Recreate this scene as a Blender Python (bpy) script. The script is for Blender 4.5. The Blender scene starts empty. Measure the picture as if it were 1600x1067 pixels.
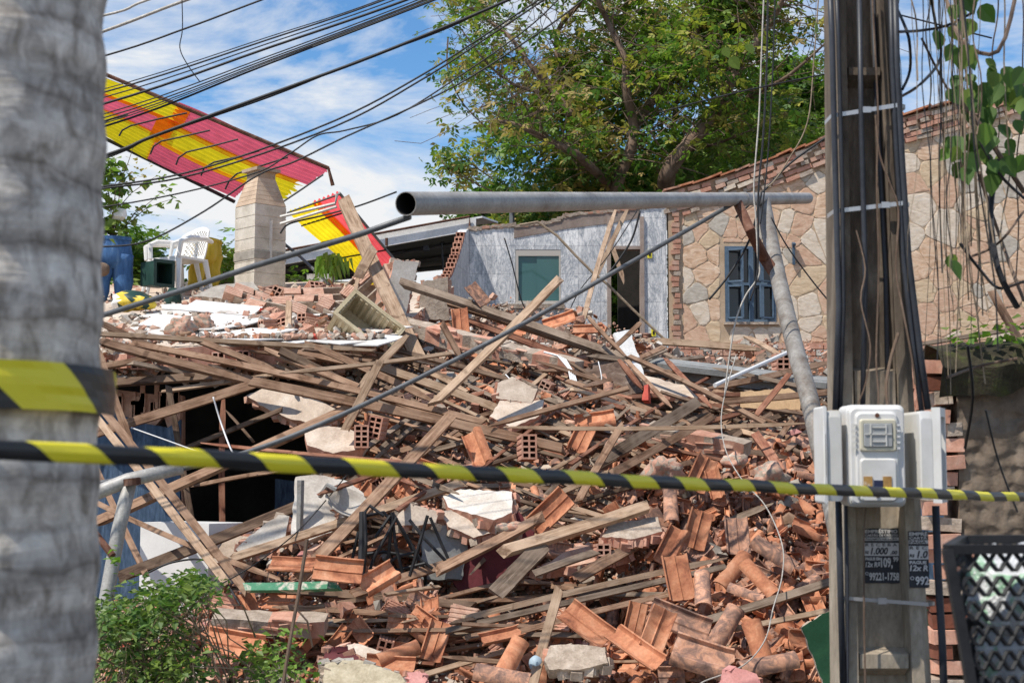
import bpy, math, random
import numpy as np
from mathutils import Vector, Matrix, noise
random.seed(7)
R = math.radians
scene = bpy.context.scene
COL = scene.collection
# ------------------------------------------------------------------ camera
F = 2222.0; CX, CY = 800.0, 533.5
PITCH = R(4.8)
CAM = Vector((0, 0, 1.6))
cam_data = bpy.data.cameras.new("camera"); cam = bpy.data.objects.new("camera", cam_data); COL.objects.link(cam)
cam.location = CAM; cam.rotation_euler = (R(90) + PITCH, 0, 0)
cam_data.sensor_width = 36; cam_data.lens = 36 * F / 1600; cam_data.clip_end = 3000; cam_data.clip_start = 0.05
cam_data.dof.use_dof = True; cam_data.dof.focus_distance = 12.5; cam_data.dof.aperture_fstop = 5.6
scene.camera = cam
# ------------------------------------------------------------------ sky, sun, exposure
SUN_DIR = Vector((-0.44, -0.30, 0.85)).normalized()       # towards the sun
SUN_EL = math.asin(SUN_DIR.z); SUN_AZ = math.atan2(SUN_DIR.x, SUN_DIR.y)
world = bpy.data.worlds.new("World"); scene.world = world; world.use_nodes = True
nt = world.node_tree; nt.nodes.clear()
def N(t, **kw):
    n = nt.nodes.new(t)
    for k, v in kw.items(): setattr(n, k, v)
    return n
wo = N('ShaderNodeOutputWorld'); bg = N('ShaderNodeBackground'); bg.inputs[1].default_value = 0.070
sky = N('ShaderNodeTexSky', sky_type='NISHITA', sun_disc=False, sun_elevation=SUN_EL, sun_rotation=SUN_AZ, altitude=0.0, air_density=1.0, dust_density=0.2, ozone_density=2.0)
tc = N('ShaderNodeTexCoord'); mp = N('ShaderNodeMapping'); mp.inputs['Scale'].default_value = (1.0, 1.0, 2.6)
mp.inputs['Location'].default_value = (0.35, 0.0, 0.3)
n1 = N('ShaderNodeTexNoise'); n1.inputs['Scale'].default_value = 4.6; n1.inputs['Detail'].default_value = 9; n1.inputs['Roughness'].default_value = 0.62
n1.inputs['Distortion'].default_value = 0.35
cr = N('ShaderNodeValToRGB'); cr.color_ramp.elements[0].position = 0.48; cr.color_ramp.elements[1].position = 0.66
sep = N('ShaderNodeSeparateXYZ')
low = N('ShaderNodeMapRange'); low.inputs['From Min'].default_value = 0.42; low.inputs['From Max'].default_value = 0.05; low.inputs['To Min'].default_value = 0.0; low.inputs['To Max'].default_value = 0.17
addn = N('ShaderNodeMath', operation='ADD')
mx = N('ShaderNodeMix', data_type='RGBA'); mx.inputs['B'].default_value = (11.8, 12.0, 12.2, 1)
tint = N('ShaderNodeMix', data_type='RGBA', blend_type='MULTIPLY'); tint.inputs['Factor'].default_value = 1.0
tint.inputs['B'].default_value = (1.15, 1.75, 2.15, 1)
L = nt.links.new
L(tc.outputs['Generated'], mp.inputs['Vector']); L(mp.outputs[0], n1.inputs['Vector'])
L(tc.outputs['Generated'], sep.inputs[0]); L(sep.outputs['Z'], low.inputs['Value'])
L(n1.outputs['Fac'], addn.inputs[0]); L(low.outputs[0], addn.inputs[1]); L(addn.outputs[0], cr.inputs[0])
L(sky.outputs[0], tint.inputs['A']); L(tint.outputs['Result'], mx.inputs['A']); L(cr.outputs[0], mx.inputs['Factor'])
L(mx.outputs['Result'], bg.inputs[0]); L(bg.outputs[0], wo.inputs[0])
sd = bpy.data.lights.new("sun", 'SUN'); sd.energy = 5.0; sd.angle = R(0.5); sd.color = (1.0, 0.94, 0.85)
sun = bpy.data.objects.new("sun", sd); COL.objects.link(sun); sun.location = (0, 0, 30)
sun.rotation_euler = (-SUN_DIR).to_track_quat('-Z', 'Y').to_euler()
vs = scene.view_settings; vs.view_transform = 'Standard'; vs.look = 'None'; vs.gamma = 1; vs.exposure = 0.1
scene.cycles.max_bounces = 6; scene.cycles.transparent_max_bounces = 12

# ------------------------------------------------------------------ pixel -> world point at world depth d (design helper)
ct, st = math.cos(PITCH), math.sin(PITCH)
def P(px, py, d):
    u = (px - CX) / F; v = (CY - py) / F
    yy = ct - v * st; zz = st + v * ct
    return Vector((u / yy * d, d, CAM.z + zz / yy * d))
def PX(n, d): return n / F * d           # pixels -> metres at depth d
def smooth(a, b, x):
    t = np.clip((x - a) / (b - a), 0, 1); return t * t * (3 - 2 * t)

# ------------------------------------------------------------------ tagging helpers
def tag(o, label=None, cat=None, group=None, kind=None):
    if label: o['label'] = label
    if cat: o['category'] = cat
    if group: o['group'] = group
    if kind: o['kind'] = kind
    elif label: o['kind'] = 'thing'
    return o
def thing(name, label, cat, loc=(0, 0, 0), group=None):
    o = bpy.data.objects.new(name, None); COL.objects.link(o); o.location = loc; o.empty_display_size = .2
    return tag(o, label, cat, group)
class MB:
    def __init__(s): s.v = []; s.f = []; s.m = []
    def add(s, vs_, fs, mi=0):
        b = len(s.v); s.v.extend([Vector(p) for p in vs_])
        for f in fs: s.f.append([b + i for i in f]); s.m.append(mi)
        return s
    def hexa(s, p, mi=0):       # p: 4 bottom ring + 4 top ring
        return s.add(p, [(3, 2, 1, 0), (4, 5, 6, 7), (0, 1, 5, 4), (1, 2, 6, 5), (2, 3, 7, 6), (3, 0, 4, 7)], mi)
    def box(s, c, sz, rot=None, mi=0):
        c = Vector(c); h = [x / 2 for x in sz]
        pts = []
        for z in (-1, 1):
            for x, y in ((-1, -1), (1, -1), (1, 1), (-1, 1)):
                q = Vector((x * h[0], y * h[1], z * h[2]))
                if rot is not None: q = rot @ q
                pts.append(c + q)
        return s.hexa(pts, mi)
    def tube(s, pts, r, n=8, mi=0, cap=True, inner=None):
        pts = [Vector(p) for p in pts]; k = len(pts)
        rs = r if isinstance(r, (list, tuple)) else [r] * k
        t = (pts[1] - pts[0]).normalized(); a = t.orthogonal().normalized()
        b = len(s.v)
        for i, p in enumerate(pts):
            if i == 0: t2 = pts[1] - pts[0]
            elif i == k - 1: t2 = pts[-1] - pts[-2]
            else: t2 = pts[i + 1] - pts[i - 1]
            t2 = t2.normalized(); a = (a - t2 * a.dot(t2))
            a = a.normalized() if a.length > 1e-6 else t2.orthogonal().normalized()
            c = t2.cross(a)
            for j in range(n):
                g = 2 * math.pi * j / n
                s.v.append(p + (a * math.cos(g) + c * math.sin(g)) * rs[i])
        for i in range(k - 1):
            for j in range(n):
                s.f.append([b + i * n + j, b + i * n + (j + 1) % n, b + (i + 1) * n + (j + 1) % n, b + (i + 1) * n + j]); s.m.append(mi)
        if cap:
            s.f.append([b + j for j in range(n)][::-1]); s.m.append(mi)
            s.f.append([b + (k - 1) * n + j for j in range(n)]); s.m.append(mi)
        return s
    def prism(s, poly, off, mi=0, mside=None):
        """closed 3-D polygon extruded by vector off"""
        n = len(poly); off = Vector(off)
        s.add([Vector(p) for p in poly] + [Vector(p) + off for p in poly], [tuple(range(n))[::-1], tuple(range(n, 2 * n))], mi)
        b = len(s.v) - 2 * n
        for i in range(n):
            s.f.append([b + i, b + (i + 1) % n, b + n + (i + 1) % n, b + n + i]); s.m.append(mi if mside is None else mside)
        return s
    def build(s, name, mats, parent=None, origin=None, smooth_=False, world=True):
        if not isinstance(mats, (list, tuple)): mats = [mats]
        me = bpy.data.meshes.new(name)
        if world:
            if parent is not None: o0 = Vector(parent.matrix_basis.translation) if parent.parent is None else Vector(parent.parent.location)
            elif origin is not None: o0 = Vector(origin)
            else:
                xs = [p.x for p in s.v]; ys = [p.y for p in s.v]; zs = [p.z for p in s.v]
                o0 = Vector(((min(xs) + max(xs)) / 2, (min(ys) + max(ys)) / 2, min(zs)))
        else: o0 = Vector((0, 0, 0))
        me.from_pydata([p - o0 for p in s.v], [], s.f)
        for m in mats: me.materials.append(m)
        me.polygons.foreach_set('material_index', s.m)
        if smooth_: me.polygons.foreach_set('use_smooth', [True] * len(s.f))
        me.update()
        ob = bpy.data.objects.new(name, me); COL.objects.link(ob)
        if parent is not None: ob.parent = parent
        elif world: ob.location = o0
        return ob
def fix_normals(ob):
    import bmesh
    bm = bmesh.new(); bm.from_mesh(ob.data); bmesh.ops.recalc_face_normals(bm, faces=bm.faces); bm.to_mesh(ob.data); bm.free()
    return ob

# ------------------------------------------------------------------ materials
def newmat(name):
    m = bpy.data.materials.new(name); m.use_nodes = True
    return m, m.node_tree, m.node_tree.nodes['Principled BSDF']
def link(t, a, b): t.links.new(a, b)
def node(t, ty, ins=None, **kw):
    n = t.nodes.new(ty)
    for k, v in kw.items(): setattr(n, k, v)
    if ins:
        for k, v in ins.items(): n.inputs[k].default_value = v
    return n
def ramp(t, stops, src=None):
    n = t.nodes.new('ShaderNodeValToRGB'); e = n.color_ramp.elements
    while len(e) < len(stops): e.new(0.5)
    for i, (p, c) in enumerate(stops):
        e[i].position = p; e[i].color = (c[0], c[1], c[2], 1)
    if src is not None: link(t, src, n.inputs[0])
    return n
def coords(t, scale=(1, 1, 1), loc=(0, 0, 0), rnd=True):
    c = t.nodes.new('ShaderNodeTexCoord'); m = t.nodes.new('ShaderNodeMapping')
    m.inputs['Scale'].default_value = scale
    if rnd:
        oi = t.nodes.new('ShaderNodeObjectInfo'); ml = node(t, 'ShaderNodeVectorMath', operation='SCALE'); ml.inputs[0].default_value = (37.0, 17.0, 53.0)
        link(t, oi.outputs['Random'], ml.inputs['Scale'])
        ad = node(t, 'ShaderNodeVectorMath', operation='ADD'); link(t, c.outputs['Object'], ad.inputs[0]); link(t, ml.outputs[0], ad.inputs[1])
        link(t, ad.outputs[0], m.inputs['Vector'])
    else:
        link(t, c.outputs['Object'], m.inputs['Vector'])
    return m.outputs[0]
def mixc(t, fac, a, b, bt='MIX'):
    n = node(t, 'ShaderNodeMix', data_type='RGBA', blend_type=bt)
    for k, v in (('Factor', fac), ('A', a), ('B', b)):
        if hasattr(v, 'is_linked') or hasattr(v, 'links'): link(t, v, n.inputs[k])
        elif isinstance(v, (int, float)): n.inputs[k].default_value = v
        else: n.inputs[k].default_value = (v[0], v[1], v[2], 1)
    return n.outputs['Result']
def bump(t, b, h, strength=0.4, dist=0.01, prev=None):
    n = node(t, 'ShaderNodeBump', {'Strength': strength, 'Distance': dist}); link(t, h, n.inputs['Height'])
    if prev is not None: link(t, prev, n.inputs['Normal'])
    if b is not None: link(t, n.outputs[0], b.inputs['Normal'])
    return n.outputs[0]
def noise_n(t, vec, scale, detail=5, rough=0.6, dist=0.0):
    n = node(t, 'ShaderNodeTexNoise', {'Scale': scale, 'Detail': detail, 'Roughness': rough, 'Distortion': dist}); link(t, vec, n.inputs['Vector']); return n.outputs['Fac']
def objrand(t, lo, hi):
    oi = t.nodes.new('ShaderNodeObjectInfo'); mr = node(t, 'ShaderNodeMapRange', {'To Min': lo, 'To Max': hi}); link(t, oi.outputs['Random'], mr.inputs['Value']); return mr.outputs[0]
def hsv(t, col, val=None, sat=None, hue=None):
    n = t.nodes.new('ShaderNodeHueSaturation'); link(t, col, n.inputs['Color'])
    if val is not None: link(t, val, n.inputs['Value'])
    if hue is not None: link(t, hue, n.inputs['Hue'])
    return n.outputs[0]
def mottled(name, stops, scale=6, rough=0.85, bs=0.4, bd=0.01, vr=(0.85, 1.15), metal=0.0, fine=60, stretch=(1, 1, 1), dist=0.3, spec=0.3, grime=0.5):
    m, t, b = newmat(name); v = coords(t, stretch)
    f = noise_n(t, v, scale, 7, 0.65, dist); c = ramp(t, stops, f).outputs[0]
    f2 = noise_n(t, v, fine, 4, 0.7)
    c = mixc(t, grime, c, ramp(t, [(0.3, (0.45,) * 3), (0.7, (1, 1, 1))], f2).outputs[0], 'MULTIPLY')
    c = hsv(t, c, objrand(t, vr[0] * (1 + .3 * grime), vr[1] * (1 + .3 * grime)))
    link(t, c, b.inputs['Base Color']); b.inputs['Roughness'].default_value = rough; b.inputs['Metallic'].default_value = metal
    b.inputs['Specular IOR Level'].default_value = spec
    n0 = bump(t, None, f2, bs * .6, bd * .4); bump(t, b, f, bs, bd, n0)
    return m
def wood(name, dark, mid, light, vr=(0.75, 1.25)):
    m, t, b = newmat(name); v = coords(t, (1.2, 16, 16)); v2 = coords(t, (1, 1, 1))
    g = noise_n(t, v, 3.2, 6, 0.65, 0.6); big = noise_n(t, v2, 3.5, 5, 0.6, 0.5); fine = noise_n(t, v, 14, 3, 0.6)
    c = ramp(t, [(0.28, dark), (0.5, mid), (0.72, light)], g).outputs[0]
    c = mixc(t, ramp(t, [(0.42, (0, 0, 0)), (0.66, (.75, .75, .75))], big).outputs[0], c, light)
    st_ = ramp(t, [(0.60, (1, 1, 1)), (0.70, (.35, .3, .27))], noise_n(t, v2, 5.5, 3, 0.5, 1.0)).outputs[0]
    c = mixc(t, 0.75, c, st_, 'MULTIPLY')
    c = hsv(t, c, objrand(t, *vr)); link(t, c, b.inputs['Base Color']); b.inputs['Roughness'].default_value = .85
    b.inputs['Specular IOR Level'].default_value = .2
    n0 = bump(t, None, fine, 0.35, 0.004); bump(t, b, g, .5, .006, n0)
    return m
M = {}
M['wood'] = wood('weathered_wood', (.075, .040, .024), (.215, .125, .078), (.38, .25, .17))
M['wood_pale'] = wood('pale_wood', (.13, .08, .05), (.30, .20, .13), (.47, .345, .245))
M['wood_dark'] = wood('dark_wood', (.032, .02, .014), (.10, .062, .042), (.21, .145, .10))
M['wood_red'] = wood('red_brown_wood', (.06, .022, .014), (.19, .075, .045), (.33, .17, .11))
M['wood_grey'] = wood('grey_wood', (.055, .038, .027), (.165, .118, .085), (.30, .232, .178))
M['tile'] = mottled('terracotta', [(.30, (.15, .06, .035)), (.40, (.36, .135, .07)), (.52, (.50, .21, .11)), (.66, (.58, .29, .17)), (.82, (.68, .46, .33))], 5, .85, .3, .006, (.72, 1.2), fine=45, dist=.8)
M['tile_old'] = mottled('weathered_terracotta', [(.3, (.13, .08, .065)), (.46, (.27, .16, .12)), (.56, (.50, .26, .165)), (.8, (.62, .42, .32))], 9, .85, .3, .006, (.75, 1.15), fine=60, dist=1.0)
M['brick'] = mottled('hollow_brick_clay', [(.25, (.36, .16, .105)), (.55, (.54, .29, .205)), (.8, (.66, .46, .36))], 8, .9, .4, .008, (.8, 1.15))
M['brick_pink'] = mottled('dusty_brick', [(.25, (.36, .18, .12)), (.55, (.54, .34, .25)), (.8, (.64, .49, .39))], 8, .9, .4, .008, (.85, 1.15))
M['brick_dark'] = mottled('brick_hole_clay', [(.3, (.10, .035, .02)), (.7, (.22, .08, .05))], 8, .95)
M['mortar'] = mottled('mortar', [(.3, (.26, .2, .15)), (.55, (.42, .34, .27)), (.8, (.56, .49, .41))], 12, .95, .8, .02)
M['plaster'] = mottled('pinkish_plaster', [(.3, (.34, .26, .20)), (.55, (.50, .41, .33)), (.8, (.62, .55, .47))], 5, .9, .4, .01)
M['plaster_white'] = mottled('white_plaster', [(.28, (.36, .30, .25)), (.45, (.50, .45, .39)), (.65, (.62, .585, .54)), (.8, (.70, .68, .65))], 4, .85, .3, .008)
M['concrete'] = mottled('concrete', [(.3, (.2, .175, .15)), (.55, (.34, .31, .27)), (.8, (.47, .44, .39))], 5, .9, .5, .01)
M['concrete_grey'] = mottled('grey_concrete', [(.3, (.17, .17, .165)), (.55, (.27, .275, .27)), (.8, (.38, .385, .37))], 4, .9, .4, .01)
M['cream'] = mottled('cream_render', [(.3, (.30, .25, .17)), (.5, (.44, .38, .27)), (.8, (.55, .49, .38))], 14, .95, .6, .01)
M['maroon'] = mottled('maroon_paint', [(.3, (.10, .018, .022)), (.7, (.17, .035, .04))], 6, .7, .2)
M['red_paint'] = mottled('red_paint', [(.3, (.45, .05, .035)), (.7, (.62, .1, .06))], 6, .6, .2)
M['pink'] = mottled('pink_plaster', [(.3, (.48, .2, .18)), (.7, (.62, .32, .29))], 6, .9, .3)
M['blue_wall'] = mottled('flaking_blue_paint', [(.28, (.025, .04, .065)), (.42, (.055, .095, .16)), (.58, (.09, .145, .225)), (.68, (.15, .21, .28)), (.74, (.42, .39, .35))], 12, .85, .6, .01, stretch=(1, 1, .22), dist=.8, grime=.8)
M['dirt'] = mottled('rubble_dust', [(.3, (.05, .032, .024)), (.5, (.11, .075, .055)), (.7, (.22, .16, .12))], 3, .95, 1.0, .05, fine=22)
M['white_paint'] = mottled('white_paint', [(.25, (.6, .59, .56)), (.5, (.78, .77, .75)), (.8, (.83, .82, .8))], 3, .5, .12, .004, (.95, 1.03))
M['green_paint'] = mottled('green_paint', [(.3, (.012, .055, .025)), (.7, (.02, .085, .04))], 4, .55, .2, .006)
M['green_board'] = mottled('chipped_green_paint', [(.40, (.55, .5, .42)), (.5, (.06, .24, .13)), (.7, (.04, .19, .10))], 7, .6, .3, dist=1.2)
M['steel'] = mottled('galvanised_steel', [(.25, (.17, .145, .12)), (.42, (.29, .275, .255)), (.6, (.36, .35, .33)), (.8, (.44, .43, .41))], 5, .55, .2, .004, metal=.1, spec=.5, grime=.7)
M['steel_dark'] = mottled('grey_painted_steel', [(.3, (.10, .105, .11)), (.7, (.19, .195, .20))], 4, .5, .1, .004, metal=.3)
M['rust'] = mottled('rusty_steel', [(.3, (.05, .022, .014)), (.5, (.12, .05, .03)), (.75, (.24, .14, .1))], 9, .8, .4, .006)
M['black'] = mottled('black_rubber', [(.3, (.012, .012, .013)), (.7, (.028, .028, .03))], 8, .55, .1)
M['conduit'] = mottled('dark_conduit', [(.3, (.022, .024, .03)), (.7, (.05, .054, .064))], 3, .45, .1)
M['hole'] = mottled('dark_inside', [(.3, (.015, .013, .012)), (.7, (.03, .026, .024))], 8, .95)
M['root'] = mottled('dry_root', [(.3, (.17, .12, .08)), (.7, (.38, .30, .21))], 12, .9, .3, .004)
M['rope'] = mottled('grey_rope', [(.3, (.34, .31, .27)), (.7, (.52, .49, .45))], 30, .9, .4, .004)
M['bark'] = mottled('tree_bark', [(.3, (.08, .05, .035)), (.55, (.18, .125, .09)), (.8, (.28, .21, .16))], 6, .9, .7, .02, stretch=(1, 1, .4))
M['moss'] = mottled('mossy_dark_stone', [(.3, (.018, .016, .010)), (.52, (.05, .042, .025)), (.72, (.07, .085, .02))], 7, .95, 1.0, .03)
M['white_plastic'] = mottled('white_plastic', [(.3, (.66, .65, .63)), (.7, (.8, .79, .77))], 3, .38, .05, .002, (.97, 1.02), spec=.5, grime=.15)
M['box_white'] = mottled('aged_white_polycarbonate', [(.28, (.46, .41, .33)), (.40, (.62, .60, .55)), (.55, (.70, .69, .67)), (.8, (.75, .75, .74))], 2.2, .45, .03, .001, (.93, .97), fine=9, spec=.4, grime=.22)
M['beige_plastic'] = mottled('beige_plastic', [(.3, (.42, .34, .2)), (.7, (.62, .53, .36))], 5, .5, .1, .003)
M['cardboard'] = mottled('cardboard', [(.3, (.38, .24, .13)), (.7, (.52, .36, .21))], 5, .9, .2)
M['yellow_cloth'] = mottled('yellow_paint', [(.3, (.5, .36, .03)), (.55, (.72, .53, .06)), (.8, (.75, .6, .2))], 5, .75, .3, .01, stretch=(3, 3, .5))
M['denim'] = mottled('blue_painted_cement', [(.3, (.03, .085, .2)), (.55, (.06, .15, .33)), (.8, (.16, .27, .44))], 6, .8, .3, .01, stretch=(3, 3, .6))
M['green_plastic'] = mottled('dark_green_plastic', [(.3, (.012, .035, .028)), (.7, (.03, .07, .055))], 5, .4, .1)
def leafmat(name, c1, c2, tr=.35):
    m, t, b = newmat(name); v = coords(t, rnd=False)
    ge = t.nodes.new('ShaderNodeNewGeometry')
    c = mixc(t, ge.outputs['Random Per Island'], c1, c2)
    link(t, c, b.inputs['Base Color']); b.inputs['Roughness'].default_value = .5; b.inputs['Specular IOR Level'].default_value = .35
    tr_ = t.nodes.new('ShaderNodeBsdfTranslucent'); mix = t.nodes.new('ShaderNodeMixShader'); mix.inputs[0].default_value = tr
    link(t, mixc(t, 1.0, c, (1.3, 1.6, .7), 'MULTIPLY'), tr_.inputs[0]); link(t, b.outputs[0], mix.inputs[1]); link(t, tr_.outputs[0], mix.inputs[2])
    link(t, mix.outputs[0], t.nodes['Material Output'].inputs[0]); return m
M['leaf'] = leafmat('leaf_green', (.095, .15, .028), (.19, .255, .05))
M['leaf_dark'] = leafmat('leaf_deep_green', (.045, .10, .022), (.10, .18, .04))
M['leaf_yellow'] = leafmat('leaf_yellow_green', (.22, .24, .045), (.36, .35, .07))
M['leaf_bronze'] = leafmat('leaf_bronze', (.26, .18, .06), (.42, .33, .12))
M['leaf_bright'] = leafmat('leaf_bright_green', (.11, .21, .03), (.21, .33, .06))
def sheetmat(name, col):
    m, t, b = newmat(name); v = coords(t, (1, 1, 1))
    f = noise_n(t, v, 4, 5, .6); c = mixc(t, ramp(t, [(.3, (0, 0, 0)), (.75, (1, 1, 1))], f).outputs[0], tuple(x * .72 for x in col), col)
    link(t, c, b.inputs['Base Color']); b.inputs['Roughness'].default_value = .4
    tr_ = t.nodes.new('ShaderNodeBsdfTranslucent'); tp = t.nodes.new('ShaderNodeBsdfTransparent'); link(t, c, tr_.inputs[0]); link(t, c, tp.inputs[0])
    a = t.nodes.new('ShaderNodeMixShader'); a.inputs[0].default_value = .8; link(t, b.outputs[0], a.inputs[1]); link(t, tr_.outputs[0], a.inputs[2])
    a2 = t.nodes.new('ShaderNodeMixShader'); a2.inputs[0].default_value = .2; link(t, a.outputs[0], a2.inputs[1]); link(t, tp.outputs[0], a2.inputs[2])
    link(t, a2.outputs[0], t.nodes['Material Output'].inputs[0]); return m
M['sheet_yellow'] = sheetmat('yellow_translucent_sheet', (1.0, .80, .02))
M['sheet_red'] = sheetmat('red_translucent_sheet', (1.0, .14, .16))
M['sheet_pink'] = sheetmat('faded_pink_sheet', (1.0, .17, .25))
def plain(name, c, rough=.5, metal=0, emit=None):
    m, t, b = newmat(name); b.inputs['Base Color'].default_value = (*c, 1); b.inputs['Roughness'].default_value = rough; b.inputs['Metallic'].default_value = metal
    v = coords(t); bump(t, b, noise_n(t, v, 30, 3), .1, .002); return m
M['tape_y'] = plain('tape_yellow', (.86, .74, .03), .4); M['tape_k'] = plain('tape_black', (.018, .018, .018), .35)
M['ink'] = plain('poster_black', (.035, .035, .04), .8); M['paper'] = plain('poster_white', (.62, .6, .58), .8)
M['band'] = plain('steel_strap', (.5, .5, .5), .35, .7)
M['glass_teal'] = plain('tinted_glass', (.055, .13, .12), .04); M['glass_dark'] = plain('dark_glass', (.03, .035, .04), .08)
M['glass_meter'] = plain('meter_glass', (.32, .33, .33), .15)
M['alu'] = plain('painted_frame', (.45, .41, .36), .5)
M['blue_frame'] = mottled('blue_window_paint', [(.3, (.05, .085, .13)), (.7, (.11, .16, .22))], 8, .6, .2)
M['wire_white'] = plain('white_wire', (.7, .7, .7), .5)
M['shrub_leaf'] = leafmat('shrub_leaf', (.07, .12, .03), (.17, .24, .06), .2)
M['steel_leg'] = mottled('shade_darkened_steel', [(.28, (.10, .07, .05)), (.45, (.17, .15, .13)), (.65, (.26, .245, .225)), (.8, (.34, .33, .31))], 6, .6, .3, .005, metal=.1, spec=.4, grime=.7)  # darker copy of the steel: the leg's shade is put into the colour
M['room'] = mottled('shade_dark_inner_wall', [(.3, (.02, .018, .016)), (.7, (.05, .045, .04))], 3, .95)  # near-black base colour stands in for the shade indoors
M['ceramic'] = mottled('dusty_white_ceramic', [(.28, (.50, .43, .37)), (.42, (.70, .67, .63)), (.7, (.80, .79, .77))], 2.2, .45, .1, .003, (.85, 1.05), fine=20, grime=.3)
def smooth_pts(pts, k=5):
    out = []
    for i in range(len(pts) - 1):
        p0 = pts[max(i - 1, 0)]; p1 = pts[i]; p2 = pts[i + 1]; p3 = pts[min(i + 2, len(pts) - 1)]
        for j in range(k):
            t_ = j / k; out.append(.5 * ((2 * p1) + (p2 - p0) * t_ + (2 * p0 - 5 * p1 + 4 * p2 - p3) * t_ * t_ + (3 * p1 - p0 - 3 * p2 + p3) * t_ ** 3))
    out.append(pts[-1]); return out
# ------------------------------------------------------------------ ground and the heap's relief
g = MB(); g.add([(-250, -60, 0), (250, -60, 0), (250, 900, 0), (-250, 900, 0)], [(0, 1, 2, 3)])
tag(g.build('ground', M['dirt'], origin=(0, 0, 0)), kind='structure')
rs = MB(); rs.add([(-250, -3, .004), (250, -3, .004), (250, 6.6, .004), (-250, 6.6, .004)], [(0, 1, 2, 3)])
M['asphalt'] = mottled('asphalt', [(.3, (.035, .034, .033)), (.7, (.07, .068, .065))], 3, .9, .4, .005)
tag(rs.build('road', M['asphalt'], origin=(0, 0, .004)), kind='structure')
pv = MB(); pv.box((0, 7.9, .06), (500, 2.5, .12)); tag(pv.build('pavement', M['concrete'], origin=(0, 7.9, 0)), kind='structure')

GX0, GX1, GY0, GY1, GS = -9.0, 10.0, 8.4, 23.0, 0.06
gx = np.arange(GX0, GX1, GS); gy = np.arange(GY0, GY1, GS)
XX, YY = np.meshgrid(gx, gy, indexing='ij')
def vnoise(x, y, s, seed=0):
    rng = np.random.RandomState(seed); T = rng.rand(64, 64)
    u = x / s; v = y / s; i = np.floor(u).astype(int); j = np.floor(v).astype(int); fu = u - i; fv = v - j
    fu = fu * fu * (3 - 2 * fu); fv = fv * fv * (3 - 2 * fv)
    a = T[i % 64, j % 64]; b = T[(i + 1) % 64, j % 64]; c = T[i % 64, (j + 1) % 64]; d = T[(i + 1) % 64, (j + 1) % 64]
    return (a * (1 - fu) + b * fu) * (1 - fv) + (c * (1 - fu) + d * fu) * fv - .5
hl = np.interp(YY, [8.6, 9.3, 10.2, 11.5, 13, 15, 17, 18.2, 19, 20.5, 22], [0, .1, .45, 1.1, 1.85, 2.6, 3.25, 3.5, 3.3, 3.0, 2.9])   # middle
hr = np.interp(YY, [8.6, 9.3, 10.2, 11.5, 12.6, 15, 17, 19, 21.5, 23], [0, .1, .5, 1.15, 1.6, 2.1, 2.5, 2.9, 3.25, 3.3])           # right
hc = np.interp(YY, [8.6, 9.6, 10.6, 11.6, 12.4, 23], [0, .15, .45, .5, .3, .25])                                                # under the slab
mr_ = smooth(0.6, 2.2, XX - (YY - 12) * .06); H = hl * (1 - mr_) + hr * mr_
ml_ = smooth(-2.05, -1.55, XX + (YY - 12) * .10 * (YY < 16)); H = hc * (1 - ml_) + H * ml_
fall = smooth(5.6, 4.6, XX - 0) ; H = H * (0.35 + .65 * fall)
amp = np.minimum(1, H / .6)
H = H + amp * (vnoise(XX, YY, .9, 1) * .52 + vnoise(XX, YY, .35, 2) * .22 + vnoise(XX, YY, .14, 3) * .10)
for (px_, py_, d_, rx_, ry_, dp_) in ((820, 565, 14.6, .75, .35, .7), (700, 540, 15.2, .5, .4, .7), (1120, 718, 12.0, .5, .3, .5), (910, 880, 10.6, .55, .28, .55), (560, 955, 9.9, .9, .2, .4), (770, 860, 10.8, .4, .3, .6), (630, 850, 11.0, .45, .3, .6),
        (1290, 930, 10.2, .35, .3, .5), (1015, 805, 11.2, .3, .25, .5), (520, 770, 12.3, .45, .3, .5), (840, 960, 9.9, .6, .16, .35), (740, 690, 12.3, .35, .25, .4), (1200, 780, 11.0, .5, .18, .35), (690, 1010, 9.5, .5, .15, .3)):
    c_ = P(px_, py_, d_); H = H - 1.25 * dp_ * np.exp(-(((XX - c_.x) / rx_) ** 2 + ((YY - c_.y) / ry_) ** 2) ** 2)
H = np.maximum(H, 0.012)
H[:, 0] = -.02
def slab_z(x, y): return 2.62 + (y - 13.3) * (1.42 / 6.2) + .03 * np.sin(x * 1.7)
SL = dict(x0=-7.5, x1=-1.35, y0=13.3, y1=19.4)
def in_slab(x, y): return (x > SL['x0']) & (x < SL['x1'] + (y - 13.3) * .09) & (y > SL['y0'] + .35 * np.maximum(0, x + 3.2) ) & (y < SL['y1'])
def Hat(x, y):
    u = np.clip((x - GX0) / GS, 0, len(gx) - 1.001); v = np.clip((y - GY0) / GS, 0, len(gy) - 1.001)
    i = u.astype(int); j = v.astype(int); fu = u - i; fv = v - j
    return (H[i, j] * (1 - fu) + H[i + 1, j] * fu) * (1 - fv) + (H[i, j + 1] * (1 - fu) + H[i + 1, j + 1] * fu) * fv
TS = np.arange(8.5, 22.4, .04)
def surf(px, py, slab=True):
    """depth at which the view ray through a pixel meets the heap; None if it misses"""
    p = P(px, py, 1.0) - CAM
    X = p.x * TS; Z = CAM.z + p.z * TS
    hit = Z < Hat(X, TS)
    if slab:
        sz = slab_z(X, TS); hit |= in_slab(X, TS) & (Z < sz) & (Z > sz - .35)
    k = np.argmax(hit)
    return float(TS[k]) if hit[k] else None
def sd_(px, py, default=14.0):
    d = surf(px, py); return default if d is None else d
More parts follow.
